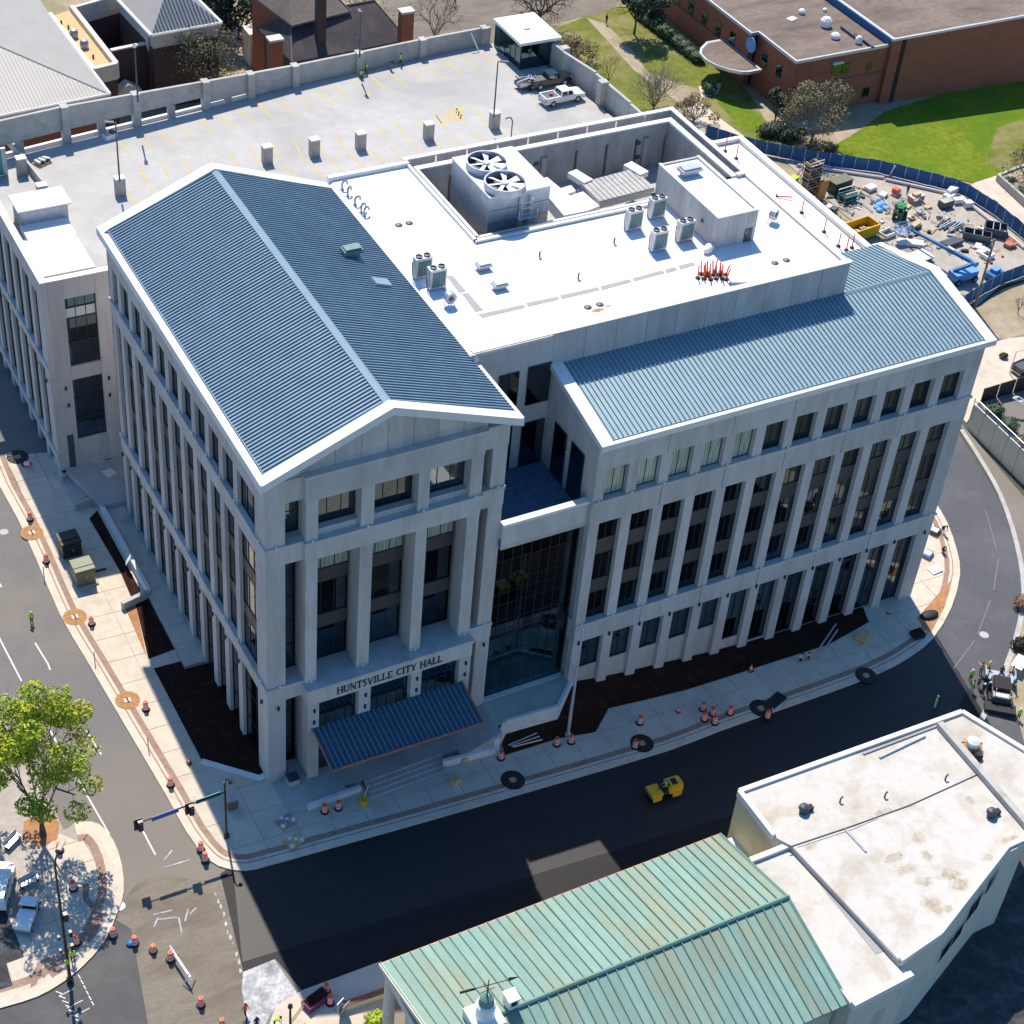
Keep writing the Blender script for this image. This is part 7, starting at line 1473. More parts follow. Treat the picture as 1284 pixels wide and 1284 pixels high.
# ================================================================== PEOPLE
POSES = {}
def body_mesh(pose):
    if pose in POSES: return POSES[pose]
    h = 1.35
    J = {'pel': (0, 0, .70), 'spi': (0, .0, .86), 'che': (0, .01, 1.04), 'nec': (0, .01, 1.15), 'hea': (0, -.01, 1.24), 'top': (0, -.005, 1.315)}
    for s, n in ((-1, 'l'), (1, 'r')):
        J['sh' + n] = (s * .145, .01, 1.09); J['el' + n] = (s * .19, .02, .88); J['wr' + n] = (s * .18, -.06, .70); J['ha' + n] = (s * .175, -.08, .645)
        J['hi' + n] = (s * .075, 0, .66); J['kn' + n] = (s * .085, -.015, .37); J['an' + n] = (s * .09, .02, .06); J['to' + n] = (s * .1, -.11, .025)
    if pose == 'walk':
        J['knl'] = (-.08, -.12, .38); J['anl'] = (-.085, -.17, .07); J['tol'] = (-.09, -.30, .04); J['knr'] = (.08, .05, .38); J['anr'] = (.085, .24, .13); J['tor'] = (.09, .15, .03); J['wrl'] = (-.19, .12, .74); J['hal'] = (-.19, .12, .68); J['wrr'] = (.19, -.2, .76); J['har'] = (.18, -.26, .73)
    if pose == 'bend':
        for k in ('spi', 'che', 'nec', 'hea', 'top'):
            z = J[k][2] - .70; J[k] = (0, -z * .8, .70 + z * .55)
        for n, s in (('l', -1), ('r', 1)): J['sh' + n] = (s * .145, -.30, .92); J['el' + n] = (s * .17, -.38, .70); J['wr' + n] = (s * .12, -.46, .52); J['ha' + n] = (s * .1, -.48, .46)
    if pose == 'crouch':
        d = -.36
        for k in ('pel', 'spi', 'che', 'nec', 'hea', 'top'): J[k] = (0, J[k][1] - max(0, (J[k][2] - .7)) * .35, J[k][2] + d)
        for n, s in (('l', -1), ('r', 1)): J['sh' + n] = (s * .145, -.14, .72); J['el' + n] = (s * .19, -.25, .55); J['wr' + n] = (s * .12, -.38, .42); J['ha' + n] = (s * .1, -.42, .37); J['hi' + n] = (s * .08, 0, .31); J['kn' + n] = (s * .13, -.30, .36); J['an' + n] = (s * .1, -.08, .06); J['to' + n] = (s * .11, -.2, .03)
    if pose == 'sit':
        for n, s in (('l', -1), ('r', 1)): J['kn' + n] = (s * .1, -.33, .68); J['an' + n] = (s * .1, -.38, .36); J['to' + n] = (s * .1, -.5, .34); J['wr' + n] = (s * .12, -.3, .86); J['ha' + n] = (s * .11, -.36, .87); J['el' + n] = (s * .19, -.08, .9)
    if pose == 'point': J['elr'] = (.26, -.15, 1.02); J['wrr'] = (.3, -.36, 1.02); J['har'] = (.31, -.43, 1.02)
    R_ = {'pel': (.115, .085), 'spi': (.11, .08), 'che': (.135, .09), 'nec': (.045, .045), 'hea': (.072, .085), 'top': (.045, .05), 'sh': (.055, .055), 'el': (.040, .040), 'wr': (.028, .028), 'ha': (.03, .018), 'hi': (.085, .085), 'kn': (.058, .058), 'an': (.04, .04), 'to': (.035, .025)}
    names = list(J); idx = {n: i for i, n in enumerate(names)}
    E = [('pel', 'spi'), ('spi', 'che'), ('che', 'nec'), ('nec', 'hea'), ('hea', 'top')]
    for n in 'lr': E += [('che', 'sh' + n), ('sh' + n, 'el' + n), ('el' + n, 'wr' + n), ('wr' + n, 'ha' + n), ('pel', 'hi' + n), ('hi' + n, 'kn' + n), ('kn' + n, 'an' + n), ('an' + n, 'to' + n)]
    verts = [J[n] for n in names]; edges = [(idx[a], idx[b]) for a, b in E]; rad = [R_.get(n, R_.get(n[:2])) for n in names]
    for n, s in (('l', -1), ('r', 1)):                     # five fingers each
        hv = Vector(J['ha' + n]); d = (hv - Vector(J['wr' + n])).normalized(); side = d.cross(Vector((s, .2, .1))).normalized()
        for k, L in enumerate((.045, .06, .066, .06, .045)):
            off = side * (.012 * (k - 2)); tipv = hv + off * 1.5 + d * L if k else hv + side * -.04 + d * .02
            verts.append(tuple(tipv)); rad.append((.009, .009)); edges.append((idx['ha' + n], len(verts) - 1))
    me = bpy.data.meshes.new('figure'); me.from_pydata(verts, edges, []); ob = bpy.data.objects.new('figure', me); COL.objects.link(ob)
    sk = ob.modifiers.new('skin', 'SKIN'); sk.use_smooth_shade = True
    sd = me.skin_vertices[0].data if me.skin_vertices else None
    if sd is None:
        bm = bmesh.new(); bm.from_mesh(me); bm.verts.layers.skin.verify(); bm.to_mesh(me); bm.free(); sd = me.skin_vertices[0].data
    for i, r in enumerate(rad): sd[i].radius = r; sd[i].use_root = (i == 0)
    sub = ob.modifiers.new('sub', 'SUBSURF'); sub.levels = 1; sub.render_levels = 1
    dg = bpy.context.evaluated_depsgraph_get(); ev = ob.evaluated_get(dg); nm = bpy.data.meshes.new_from_object(ev)
    bpy.data.objects.remove(ob); nm.name = 'body'
    for _ in range(3): nm.materials.append(M['skin'])
    zsh = J['che'][2]; pel = Vector(J['pel'])
    seg = [('skin', [('nec', 'hea'), ('hea', 'top')]), ('skin', [('el' + n, 'ha' + n) for n in 'lr']), ('leg', [('pel', 'hil'), ('pel', 'hir')] + [('hi' + n, 'kn' + n) for n in 'lr'] + [('kn' + n, 'an' + n) for n in 'lr'] + [('an' + n, 'to' + n) for n in 'lr']), ('top', [('spi', 'che'), ('che', 'shl'), ('che', 'shr'), ('shl', 'ell'), ('shr', 'elr'), ('pel', 'spi')])]
    def dist(p, a, b):
        a, b = Vector(J[a]), Vector(J[b]); t = max(0, min(1, (p - a).dot(b - a) / max(1e-9, (b - a).length_squared))); return (p - a.lerp(b, t)).length
    for f in nm.polygons:
        c = f.center; best = min(((min(dist(c, a, b) / (1.25 if k == 'top' else 1) for a, b in ss), k) for k, ss in seg)); f.material_index = {'skin': 0, 'leg': 1, 'top': 2}[best[1]]; f.use_smooth = True
    POSES[pose] = (nm, J); return POSES[pose]
HAT = MB(); HAT.lathe([(.105, 0), (.1, .02), (.082, .03), (.07, .07), (.03, .095)], 10); HATm = HAT.mesh('hard_hat', M['white'])
HR = MB(); HR.lathe([(.075, -.06), (.082, -.01), (.07, .05), (.03, .08)], 10); HRm = HR.mesh('hair', M['hair'])
def person(u, v, label, top, leg='jeans', pose='stand', hat=None, rz=0.0, z=None, group=None, dz=0.0, loc=None):
    p = loc if loc is not None else (G(u, v, dz) if z is None else PZ(u, v, z)); me, J = body_mesh(pose)
    t = thing('person', label, 'person', p, rz, group); o = bpy.data.objects.new('body', me); COL.objects.link(o); o.parent = t
    for i, m in enumerate((M['skin'], M[leg], M[top])): o.material_slots[i].link = 'OBJECT'; o.material_slots[i].material = m
    hv = Vector(J['hea']); hh = bpy.data.objects.new('hard_hat' if hat else 'hair', HATm if hat else HRm); COL.objects.link(hh); hh.parent = t; hh.location = (hv.x, hv.y - .004, hv.z + .035)
    if hat: hh.material_slots[0].link = 'OBJECT'; hh.material_slots[0].material = M[hat]
    return t
person(40, 782, 'worker in a green hi-vis vest and black trousers standing in the left road', 'hivis', 'blackpaint', 'stand', 'hivis', .4, dz=-.1)
person(98, 580, 'worker in a green hi-vis vest behind the planter wall by the stairs', 'hivis', 'jeans', 'stand', None, 2.6, dz=.9)
person(452, 98, 'crouching worker in green hi-vis, left of two at the parapet lamp', 'hivis', 'jeans', 'crouch', None, .4, z=DZ); person(459, 91, 'crouching worker in green hi-vis, right of two at the parapet lamp', 'hivis', 'jeans', 'bend', None, -.6, z=DZ)
person(489, 86, 'worker in a dark shirt and pale trousers sitting below the rear deck parapet', 'hair', 'shirtg', 'bend', None, 0, z=DZ); person(502, 82, 'worker in a bright green vest standing by the rails below the deck parapet', 'hivis', 'jeans', 'walk', None, 1, z=DZ)
person(308, 1273, 'worker in an orange shirt and black trousers in the road by the dusty base', 'orange', 'blackpaint', 'walk', None, .3, dz=-.1); person(322, 1290, 'person in navy clothes at the bottom edge beside the dusty base', 'jeans', 'jeans', 'stand', None, 0, dz=-.1); person(344, 1287, 'worker in a green vest leaning by the small lamp post at the bottom', 'hivis', 'jeans', 'bend', None, 1.2)
person(92, 1206, 'worker in a green top standing behind the tall street light', 'hivis', 'jeans', 'stand', None, 0); person(1172, 886, 'worker in a pale green vest alone in the shade on fresh asphalt', 'hivis', 'white', 'stand', 'white', .5, dz=-.1)
person(1001, 829, 'worker in a white shirt crouching at the edge of the front bed, left of two', 'white', 'jeans', 'crouch', None, 1, ); person(1012, 826, 'worker in a pink shirt crouching at the edge of the front bed, right of two', 'pink', 'jeans', 'crouch', None, -.5)
person(1181, 667, 'worker in a dark shirt on the sunlit right pavement, rear of two', 'hair', 'jeans', 'bend', None, 0); person(1181, 692, 'worker in a green cap on the sunlit right pavement, front of two', 'hair', 'jeans', 'crouch', 'hivis', 0)
person(949, 187, 'worker in a green vest standing by the blue fence behind the low white roof', 'hivis', 'jeans', 'stand', 'hivis', 0); person(972, 195, 'worker in a red shirt by the blue fence behind the low white roof', 'red', 'jeans', 'crouch', None, 0)
person(1137, 244, 'worker in dark clothes beside the brown bench behind the tractor', 'hair', 'jeans', 'stand', None, 0)
person(653, 26, 'person in dark clothes walking on the road behind the glass stair box', 'hair', 'jeans', 'walk', None, 1, dz=-.1); person(570, 8, 'person in dark clothes walking on the north road', 'hair', 'jeans', 'walk', None, 2, dz=-.1); person(760, 30, 'person in dark clothes walking on the path by the dark pine', 'hair', 'jeans', 'stand', None, 2)
CR = [(1216, 850, 'lime vest and white hat at the left edge of the crowd', 'hivis', 'jeans', 'white'), (1218, 864, 'lime vest and pale jeans at the left edge of the crowd, front one', 'hivis', 'ltblue', None), (1226, 858, 'grey shirt second from left in the crowd', 'shirtg', 'jeans', None), (1229, 842, 'tan shirt at the back left of the crowd', 'tanroof', 'jeans', None), (1238, 840, 'yellow hi-vis jacket and yellow hat at the back of the crowd', 'hivisy', 'jeans', 'hivisy'), (1231, 868, 'navy shirt and white cap at the front left of the crowd', 'jeans', 'blackpaint', 'white'), (1238, 866, 'white hard hat and navy jacket at the front middle of the crowd', 'jeans', 'jeans', 'white'), (1245, 858, 'dark hair and black jacket in the middle of the crowd', 'blackpaint', 'jeans', None), (1250, 852, 'pale pink shirt in the middle of the crowd', 'pink', 'jeans', None), (1246, 871, 'amber vest with back turned at the front of the crowd', 'hivisy', 'jeans', None), (1254, 846, 'black coat and dark hair at the back right of the crowd', 'blackpaint', 'jeans', None), (1250, 862, 'amber vest behind the front row of the crowd', 'hivisy', 'shirtg', None), (1262, 853, 'white shirt and dark tie at the right of the crowd', 'white', 'jeans', None), (1258, 868, 'grey suit at the front right of the crowd', 'shirtg', 'shirtg', None), (1267, 846, 'blue grey coat at the right edge of the crowd', 'shirtg', 'jeans', None), (1270, 862, 'pale blue shirt at the right edge of the crowd', 'ltblue', 'jeans', None), (1236, 852, 'green vest and blue cap in the middle of the crowd', 'hivis', 'jeans', 'bluepaint')]
for i, (u, v, lb, tp_, lg, ht) in enumerate(CR): person(u, v + 3, 'person in ' + lb, tp_, lg, ('stand', 'walk', 'stand', 'point')[i % 4], ht, random.uniform(-3, 3), dz=-.1, group='crowd on the curving road')
person(1264, 888, 'worker in a bright yellow vest pointing, just in front of the crowd', 'hivisy', 'blackpaint', 'point', 'yellow', 1.2, dz=-.1); person(1276, 902, 'worker in a lime vest and white hat nearest the rusty fan roof corner', 'hivis', 'jeans', 'stand', 'white', -.4, dz=-.1)
# white table shelter beside the crowd
tb_ = thing('white_shelter', 'white tabletop shelter at the kerb behind the crowd', 'table', G(1276, 838), .5)
MB().box(-.9, .9, -.5, .5, .72, .78).build('top', M['white'], tb_)
for x in (-.8, .8):
    for y in (-.42, .42): MB().box(x - .03, x + .03, y - .03, y + .03, 0, .72).build('leg', M['alum'], tb_)
# ================================================================== MACHINES AND VEHICLES
def wheel(par, x, y0, y1, z, r, hub='alum', n=14):
    w = MB().tube((x, y0, z), (x, y1, z), r, r, n).build('wheel', M['black'], par); s = 1 if y1 > y0 else -1
    MB().tube((x, y1 - .01 * s, z), (x, y1 + .02 * s, z), r * .55, r * .5, 10).build('rim', M[hub], w); return w
a, b = G(812, 1002, -.1), G(850, 992, -.1)
ro = thing('road_roller', 'yellow tandem road roller driven across the fresh black asphalt', 'road roller', (a + b) / 2, math.atan2((b - a).y, (b - a).x))
for x, nm in ((-.85, 'front_drum'), (.85, 'rear_drum')):
    mb = MB(); mb.tube((x, -.55, .42), (x, .55, .42), .42, .42, 18); mb.build(nm, M['steel'], ro)
    for s in (-1, 1): MB().obox((x, s * .62, .5), (.75, .1, .35)).build('drum_yoke', M['yellow'], ro)
mb = MB(); mb.prism([(.2, -.56), (1.35, -.56), (1.45, -.3), (1.45, .3), (1.35, .56), (.2, .56)], .62, 1.2); mb.box(.35, 1.3, -.45, .45, 1.2, 1.3); mb.build('engine_hood', M['yellow'], ro)
MB().box(.55, 1.0, -.3, .3, 1.3, 1.33).build('grille', M['black'], ro)
mb = MB(); mb.box(-1.3, -.35, -.56, .56, .66, .92); mb.box(-.35, .2, -.35, .35, .5, .72); mb.build('chassis', M['yellow'], ro); MB().box(-.3, .18, -.5, .5, .72, .78).build('platform', M['steel'], ro)
mb = MB(); mb.box(-.05, .3, -.25, .25, .78, 1.0); mb.box(.22, .32, -.25, .25, 1.0, 1.35); mb.build('seat', M['black'], ro); mb = MB(); mb.tube((-.5, 0, .9), (-.4, 0, 1.22), .04, .04, 6); mb.tube((-.41, 0, 1.2), (-.39, 0, 1.24), .17, .17, 12); mb.build('steering_wheel', M['black'], ro)
dpos = ro.matrix_basis @ Vector((.1, 0, .36)); person(0, 0, 'driver in a lime vest and blue cap sitting on the yellow roller', 'hivis', 'jeans', 'sit', 'bluepaint', ro.rotation_euler[2] - math.pi / 2, loc=dpos)
# dumpster
a, b = G(1066, 303), G(1100, 297); du = thing('dumpster', 'open yellow steel dumpster behind the right wing roof edge', 'dumpster', (a + b) / 2 + Vector((.2, 1.0, 0)), .12)
for nm, bx_ in (('side', (-1.9, 1.9, -1.05, -.97)), ('side', (-1.9, 1.9, .97, 1.05)), ('end', (-1.9, -1.82, -.97, .97)), ('end', (1.82, 1.9, -.97, .97))): MB().box(*bx_, .1, 1.35).build(nm, M['yellow'], du)
for k in range(9):
    x = -1.75 + k * .44
    for y in (-1.1, 1.05): MB().box(x - .05, x + .05, y, y + .05, .1, 1.3).build('rib', M['yellow'], du)
mb = MB(); mb.box(-1.95, 1.95, -1.1, -.95, 1.35, 1.42); mb.box(-1.95, 1.95, .95, 1.1, 1.35, 1.42); mb.box(-1.95, -1.8, -.95, .95, 1.35, 1.418); mb.box(1.8, 1.95, -.95, .95, 1.35, 1.418); mb.build('rim', M['yellow'], du); MB().box(-1.82, 1.82, -.97, .97, .05, .3).build('floor', M['steel'], du)
for k in range(7): MB().obox((-1.2 + .4 * k, random.uniform(-.5, .5), .45), (.5, .4, .3), random.uniform(0, 3), .2).build('rubble', M[('plywood', 'tanroof', 'pink')[k % 3]], du)
# telehandler tractor
tc_ = thing('tractor', 'green and black tractor parked in the middle of the construction yard', 'tractor', G(1127, 272), .9)
mb = MB(); mb.prism([(.1, -.35), (1.25, -.3), (1.25, .3), (.1, .35)], .55, 1.1); mb.build('hood', M['greenpaint'], tc_); MB().box(-.75, .1, -.45, .45, .45, .95).build('body', M['greenpaint'], tc_)
for x, y in ((-.65, -.5), (-.65, .5), (.12, -.45), (.12, .45)): MB().tube((x, y, .9), (x, y * .92, 1.75), .04, .04, 5).build('cab_post', M['black'], tc_)
MB().box(-.75, .22, -.55, .55, 1.75, 1.85).build('roof', M['greenpaint'], tc_); MB().box(-.5, -.15, -.22, .22, .95, 1.15).build('seat', M['black'], tc_)
for s in (-1, 1): wheel(tc_, -.55, s * .45, s * .8, .58, .58, 'yellow'); wheel(tc_, .95, s * .38, s * .62, .36, .36, 'yellow')
mb = MB(); mb.obox((1.55, 0, .5), (.5, 1.2, .5), 0, 0, .3); mb.build('bucket', M['steel'], tc_); mb = MB()
for s in (-1, 1): mb.tube((.4, s * .4, 1.0), (1.4, s * .4, .6), .06, .06, 5)
mb.build('loader_arm', M['greenpaint'], tc_)
# boom lift
bl = thing('boom_lift', 'blue articulated boom lift with its boom laid low across the construction yard', 'boom lift', G(1206, 352))
bp = bl.location
mb = MB(); mb.prism([(-1.6, -.7), (1.5, -.7), (1.7, -.3), (1.7, .4), (1.4, .8), (-1.6, .8)], .55, 1.35); mb.build('counterweight', M['ltblue'], bl)
MB().box(-1.5, 1.5, -.55, .55, .3, .55).build('chassis', M['bluepaint'], bl)
for x in (-1.2, 1.2):
    for s in (-1, 1): wheel(bl, x, s * .5, s * .85, .38, .38, 'ltblue')
e1 = PZ(1222, 330, bp.z + 2.6) - bp; e0 = Vector((-1.3, .4, 1.4)); e2b = PZ(1138, 286, bp.z + 2.0) - bp
def beam(a, b, w, nm, m): d = b - a; mb = MB(); mb.tube(a, b, w, w * .85, 4); return mb.build(nm, M[m], bl)
beam(e0, e1, .26, 'lower_boom', 'bluepaint'); beam(e1, e1.lerp(e2b, .6), .27, 'main_boom', 'bluepaint'); beam(e1.lerp(e2b, .55), e2b, .19, 'inner_boom', 'bluepaint')
q = e1.lerp(e2b, .35); MB().obox((q.x, q.y, q.z + .05), (.9, .3, .62), math.atan2((e2b - e1).y, (e2b - e1).x)).build('boom_marking', M['white'], bl)
MB().tube((e1.x, e1.y - .35, e1.z), (e1.x, e1.y + .35, e1.z), .34, .34, 10).build('knuckle', M['ltblue'], bl)
bk_ = MB()
for z in (0, .5, 1.0):
    for (x0, y0, x1, y1) in ((-.8, -.5, .8, -.5), (-.8, .5, .8, .5), (-.8, -.5, -.8, .5), (.8, -.5, .8, .5)): bk_.tube((e2b.x - .6 + x0, e2b.y + y0, e2b.z - .4 + z), (e2b.x - .6 + x1, e2b.y + y1, e2b.z - .4 + z), .045, .045, 5)
for x in (-.8, .8):
    for y in (-.5, .5): bk_.tube((e2b.x - .6 + x, e2b.y + y, e2b.z - .4), (e2b.x - .6 + x, e2b.y + y, e2b.z + .6), .045, .045, 5)
bk_.build('basket_rail', M['ltblue'], bl); MB().box(e2b.x - 1.4, e2b.x + .2, e2b.y - .5, e2b.y + .5, e2b.z - .48, e2b.z - .4).build('basket_floor', M['galv'], bl)
# yard stock
def crate(name, lb, cat, u, v, rz, parts, group=None):
    t = thing(name, lb, cat, G(u, v), rz, group)
    for nm, m, bx_ in parts: MB().box(*bx_).build(nm, M[m], t)
    return t
sc_ = thing('scaffold_stack', 'tall stack of brown scaffold frames and planks beside the orange plywood', 'scaffold', G(1012, 246), .15)
for k in range(11):
    z = .1 + k * .42; MB().box(-1.0, 1.0, -.6, .6, z, z + .06).build('deck_board', M['wood' if k % 3 else 'coping'], sc_)
    for i in range(5): x = -.9 + .45 * i + random.uniform(-.05, .05); MB().box(x, x + .16, -.55, .5, z + .06, z + random.uniform(.25, .36)).build('frame', M[('steel', 'wood', 'hair')[(i + k) % 3]], sc_)
for x in (-1, 1):
    for y in (-.6, .6): MB().tube((x, y, 0), (x, y, 4.9), .045, .045, 5).build('upright', M['galv'], sc_)
for z in (4.8, 4.4): MB().box(-1, 1, -.64, -.58, z, z + .1).build('top_rail', M['coping'], sc_)
pw3 = thing('plywood_sheets', 'upright orange plywood sheets leaning beside the scaffold stack', 'plywood', G(1029, 252), .12)
for k in range(3): MB().obox((0, .12 * k, 1.35), (1.3, .06, 2.7), 0, .08).build('sheet', M['plywood'], pw3)
crate('dark_container', 'dark green container with a pale lid behind the green frame cart', 'container', 1052, 238, .15, [('box', 'darkbox', (-1.5, 1.3, -.7, .7, 0, 1.4)), ('lid', 'olivebox', (-1.55, 1.35, -.75, .75, 1.4, 1.5))])
gf = thing('frame_cart', 'green steel frame cart with white rails in the construction yard', 'cart', G(1063, 252), .1)
for x in (-1.2, 0, 1.2):
    for y in (-.6, .6): MB().tube((x, y, 0), (x, y, 1.5), .06, .06, 5).build('post', M['signteal'], gf)
for z in (.35, .9, 1.45):
    for y in (-.6, .6): MB().box(-1.25, 1.25, y - .04, y + .04, z, z + .09).build('rail', M['signteal' if z < 1 else 'coping'], gf)
MB().box(-1.2, 1.2, -.6, .6, .2, .28).build('deck', M['steel'], gf); MB().box(-1.0, .8, -.5, .5, .28, .8).build('load', M['darkbox'], gf)
bt = thing('blue_tarp', 'crumpled bright blue tarp on the gravel beside the tractor', 'tarp', G(1103, 260), 0); rnd = random.Random(4); mb = MB()
for k in range(9): mb.ball((rnd.uniform(-.8, .8), rnd.uniform(-.7, .7), .1), rnd.uniform(.3, .6), 8, 5, .5)
mb.build('tarp', M['ltblue'], bt)
YS = [('white_pallet', 'white wrapped pallet nearest the frame cart in the yard', 'pallet', 1091, 238, .2, [('pallet', 'wood', (-.7, .7, -.5, .5, 0, .14)), ('wrap', 'white', (-.65, .65, -.45, .45, .14, .5))]),
      ('board_stack', 'pale board stack behind the blue tarp', 'boards', 1107, 246, .5, [('stack', 'pink', (-.6, .6, -.4, .4, 0, .3)), ('top', 'coping', (-.5, .5, -.38, .38, .3, .38))]),
      ('board_stack', 'pale board stack left of the blue tarp top', 'boards', 1098, 252, .1, [('stack', 'coping', (-.5, .5, -.4, .4, 0, .35)), ('top', 'padgrey', (-.4, .45, -.35, .35, .35, .42))]),
      ('red_fuel_cart', 'orange and white fuel cart behind the tractor', 'cart', 1123, 243, .4, [('tank', 'orange', (-.5, .3, -.35, .35, .2, .8)), ('frame', 'coping', (-.7, .6, -.4, .4, .1, .2)), ('box', 'white', (.3, .7, -.3, .3, .2, .6))]),
      ('bench_table', 'brown and white workbench with dark shadow behind the tractor', 'workbench', 1148, 252, .15, [('top', 'pink', (-1.0, 1.0, -.5, .5, .7, .8)), ('leg', 'wood', (-.95, -.85, -.45, .45, 0, .7)), ('leg', 'wood', (.85, .95, -.45, .45, 0, .7)), ('box', 'tanroof', (-.6, .4, -.3, .3, .8, 1.1))]),
      ('white_bag_pile', 'pile of white bags against the blue fence corner', 'bags', 1192, 246, .3, [('bag', 'white', (-1.2, .2, -.5, .4, 0, .5)), ('bag', 'coping', (.1, 1.2, -.2, .6, 0, .9)), ('bag', 'white', (-.4, .7, -.1, .5, .5, .85))]),
      ('dark_crate', 'dark crate with a pale top in front of the white bags', 'crate', 1185, 259, .1, [('crate', 'steel', (-.85, .85, -.5, .5, 0, .8)), ('top', 'concrete', (-.8, .8, -.45, .45, .8, .9))]),
      ('white_roll', 'left white wrapped roll in front of the fence corner', 'roll', 1201, 254, -.1, [('roll', 'white', (-.7, .7, -.35, .35, .05, .6)), ('skid', 'steel', (-.7, .7, -.35, .35, 0, .05))]),
      ('white_roll', 'right white wrapped roll in front of the fence corner', 'roll', 1213, 259, -.2, [('roll', 'coping', (-.5, .5, -.4, .4, .05, .7)), ('skid', 'steel', (-.5, .5, -.4, .4, 0, .05))]),
      ('scrap_skid', 'skid of grey scrap right of the tractor', 'skid', 1153, 268, .3, [('skid', 'wood', (-.7, .7, -.4, .4, 0, .1)), ('scrap', 'galv', (-.5, .1, -.3, .2, .1, .45)), ('scrap', 'steel', (0, .6, -.1, .35, .1, .3))]),
      ('timber_skid', 'tan timber skid between tractor and boom lift', 'skid', 1147, 284, .35, [('skid', 'wood', (-.9, .9, -.5, .5, 0, .12)), ('timber', 'tanroof', (-.8, .6, -.4, .3, .12, .5)), ('crate', 'steel', (-.5, .4, -.6, -.45, 0, .4))]),
      ('plywood_mat', 'flat tan plywood sheet on the gravel by the steel channels', 'plywood', 1165, 287, .5, [('sheet', 'tanroof', (-.8, .8, -.7, .7, 0, .05)), ('sheet', 'gravel', (-.5, .9, -.6, .8, .05, .08))]),
      ('white_beam_stack', 'stack of white beams beside the boom lift basket', 'beams', 1141, 306, -.55, [('beam', 'white', (-1.6, 1.6, -.5, -.15, 0, .35)), ('beam', 'coping', (-1.6, 1.5, -.05, .3, 0, .32)), ('beam', 'white', (-1.3, 1.6, .4, .6, 0, .3))]),
      ('white_crate', 'white open crate left of the boom lift basket', 'crate', 1112, 295, .2, [('side', 'white', (-.9, .9, -.6, -.5, 0, .5)), ('side', 'white', (-.9, .9, .5, .6, 0, .5)), ('end', 'coping', (-.9, -.8, -.5, .5, 0, .5)), ('end', 'coping', (.8, .9, -.5, .5, 0, .5)), ('floor', 'steel', (-.8, .8, -.5, .5, 0, .06))]),
      ('white_platform', 'large flat white platform beside the blue ridge of the right wing', 'platform', 1150, 325, .1, [('deck', 'coping', (-1.7, 1.7, -1.0, 1.0, .25, .4)), ('base', 'steel', (-1.5, 1.5, -.9, .9, 0, .25))]),
      ('white_fixture', 'white ring shaped fixture near the right end of the yard', 'fixture', 1237, 322, .2, [('side', 'white', (-.7, .7, -.6, -.4, 0, .5)), ('side', 'white', (-.7, .7, .4, .6, 0, .5)), ('end', 'white', (-.7, -.5, -.4, .4, 0, .5)), ('end', 'white', (.5, .7, -.4, .4, 0, .5))]),
      ('blue_machine', 'dark blue machine beside the foot of the utility pole', 'machine', 1245, 348, .3, [('base', 'bluepaint', (-1.0, 1.0, -.6, .6, .1, .8)), ('engine', 'ltblue', (-.4, .6, -.4, .4, .8, 1.2)), ('skid', 'steel', (-1.1, 1.1, -.65, .65, 0, .1))]),
      ('copper_coils', 'reddish coil pile at the right end of the yard', 'coils', 1266, 307, .4, [('coil', 'copper', (-.9, .1, -.5, .4, 0, .45)), ('coil', 'brick', (0, .9, -.2, .6, 0, .35)), ('coil', 'rust', (-.4, .4, -.7, -.4, 0, .4))]),
      ('white_debris', 'heap of white sheets in the middle right of the yard', 'sheets', 1228, 312, .7, [('sheet', 'white', (-1.0, .6, -.5, .2, 0, .15)), ('sheet', 'coping', (-.3, 1.0, -.1, .6, .1, .25)), ('sheet', 'pink', (-.2, .4, -.9, -.4, 0, .2))]),
      ('maroon_parts', 'maroon and white parts heap below the orange plywood', 'parts', 1037, 266, .3, [('part', 'magenta', (-1.0, .2, -.3, .3, 0, .5)), ('part', 'white', (.1, .9, -.1, .5, .1, .6)), ('part', 'steel', (.3, 1.2, -.7, -.1, 0, .5))]),
      ('green_cover', 'bright green cover on the ground left of the scaffold stack', 'cover', 995, 226, .4, [('cover', 'hivis', (-.7, .6, -.4, .4, .3, .42)), ('load', 'hair', (-.6, .5, -.4, .4, 0, .3))])]
for y in YS: crate(*y)
pbn = thing('steel_channels', 'bundle of long grey steel channels lying in the yard', 'steel', G(1189, 283), .35); rnd = random.Random(8)
for k in range(8): y = -1.1 + .3 * k; MB().obox((rnd.uniform(-.4, .4), y, .12), (rnd.uniform(2.2, 3.2), .13, .2), rnd.uniform(-.12, .12)).build('channel', M['galv' if k % 3 else 'steel'], pbn)
pb2 = thing('dark_beams', 'three dark steel beams in a short stack in front of the channels', 'steel', G(1193, 306), .12)
for k in range(3): MB().box(-1.3, 1.3, -.6 + .5 * k, -.25 + .5 * k, 0, .5 - .1 * k).build('beam', M['steel'], pb2)
def rack(u, v, lb, rz, L, W, H):
    t = thing('steel_bin', lb, 'bin', G(u, v), rz, 'dark steel bins in the yard')
    for nm, bx_ in (('side', (-L, L, -W, -W + .1, .1, H)), ('side', (-L, L, W - .1, W, .1, H)), ('end', (-L, -L + .1, -W + .1, W - .1, .1, H)), ('end', (L - .1, L, -W + .1, W - .1, .1, H)), ('floor', (-L + .1, L - .1, -W + .1, W - .1, .05, .15))): MB().box(*bx_).build(nm, M['steel'], t)
    for x in (-L * .3, L * .3): MB().box(x, x + .1, -W + .1, W - .1, H - .1, H - .02).build('crossbar', M['galv'], t)
rack(1224, 300, 'left of two dark open steel bins in the yard', -.75, 1.6, .7, .95); rack(1247, 292, 'right of two dark open steel bins, the squarer one by the fence', -.75, 1.3, 1.0, .95)
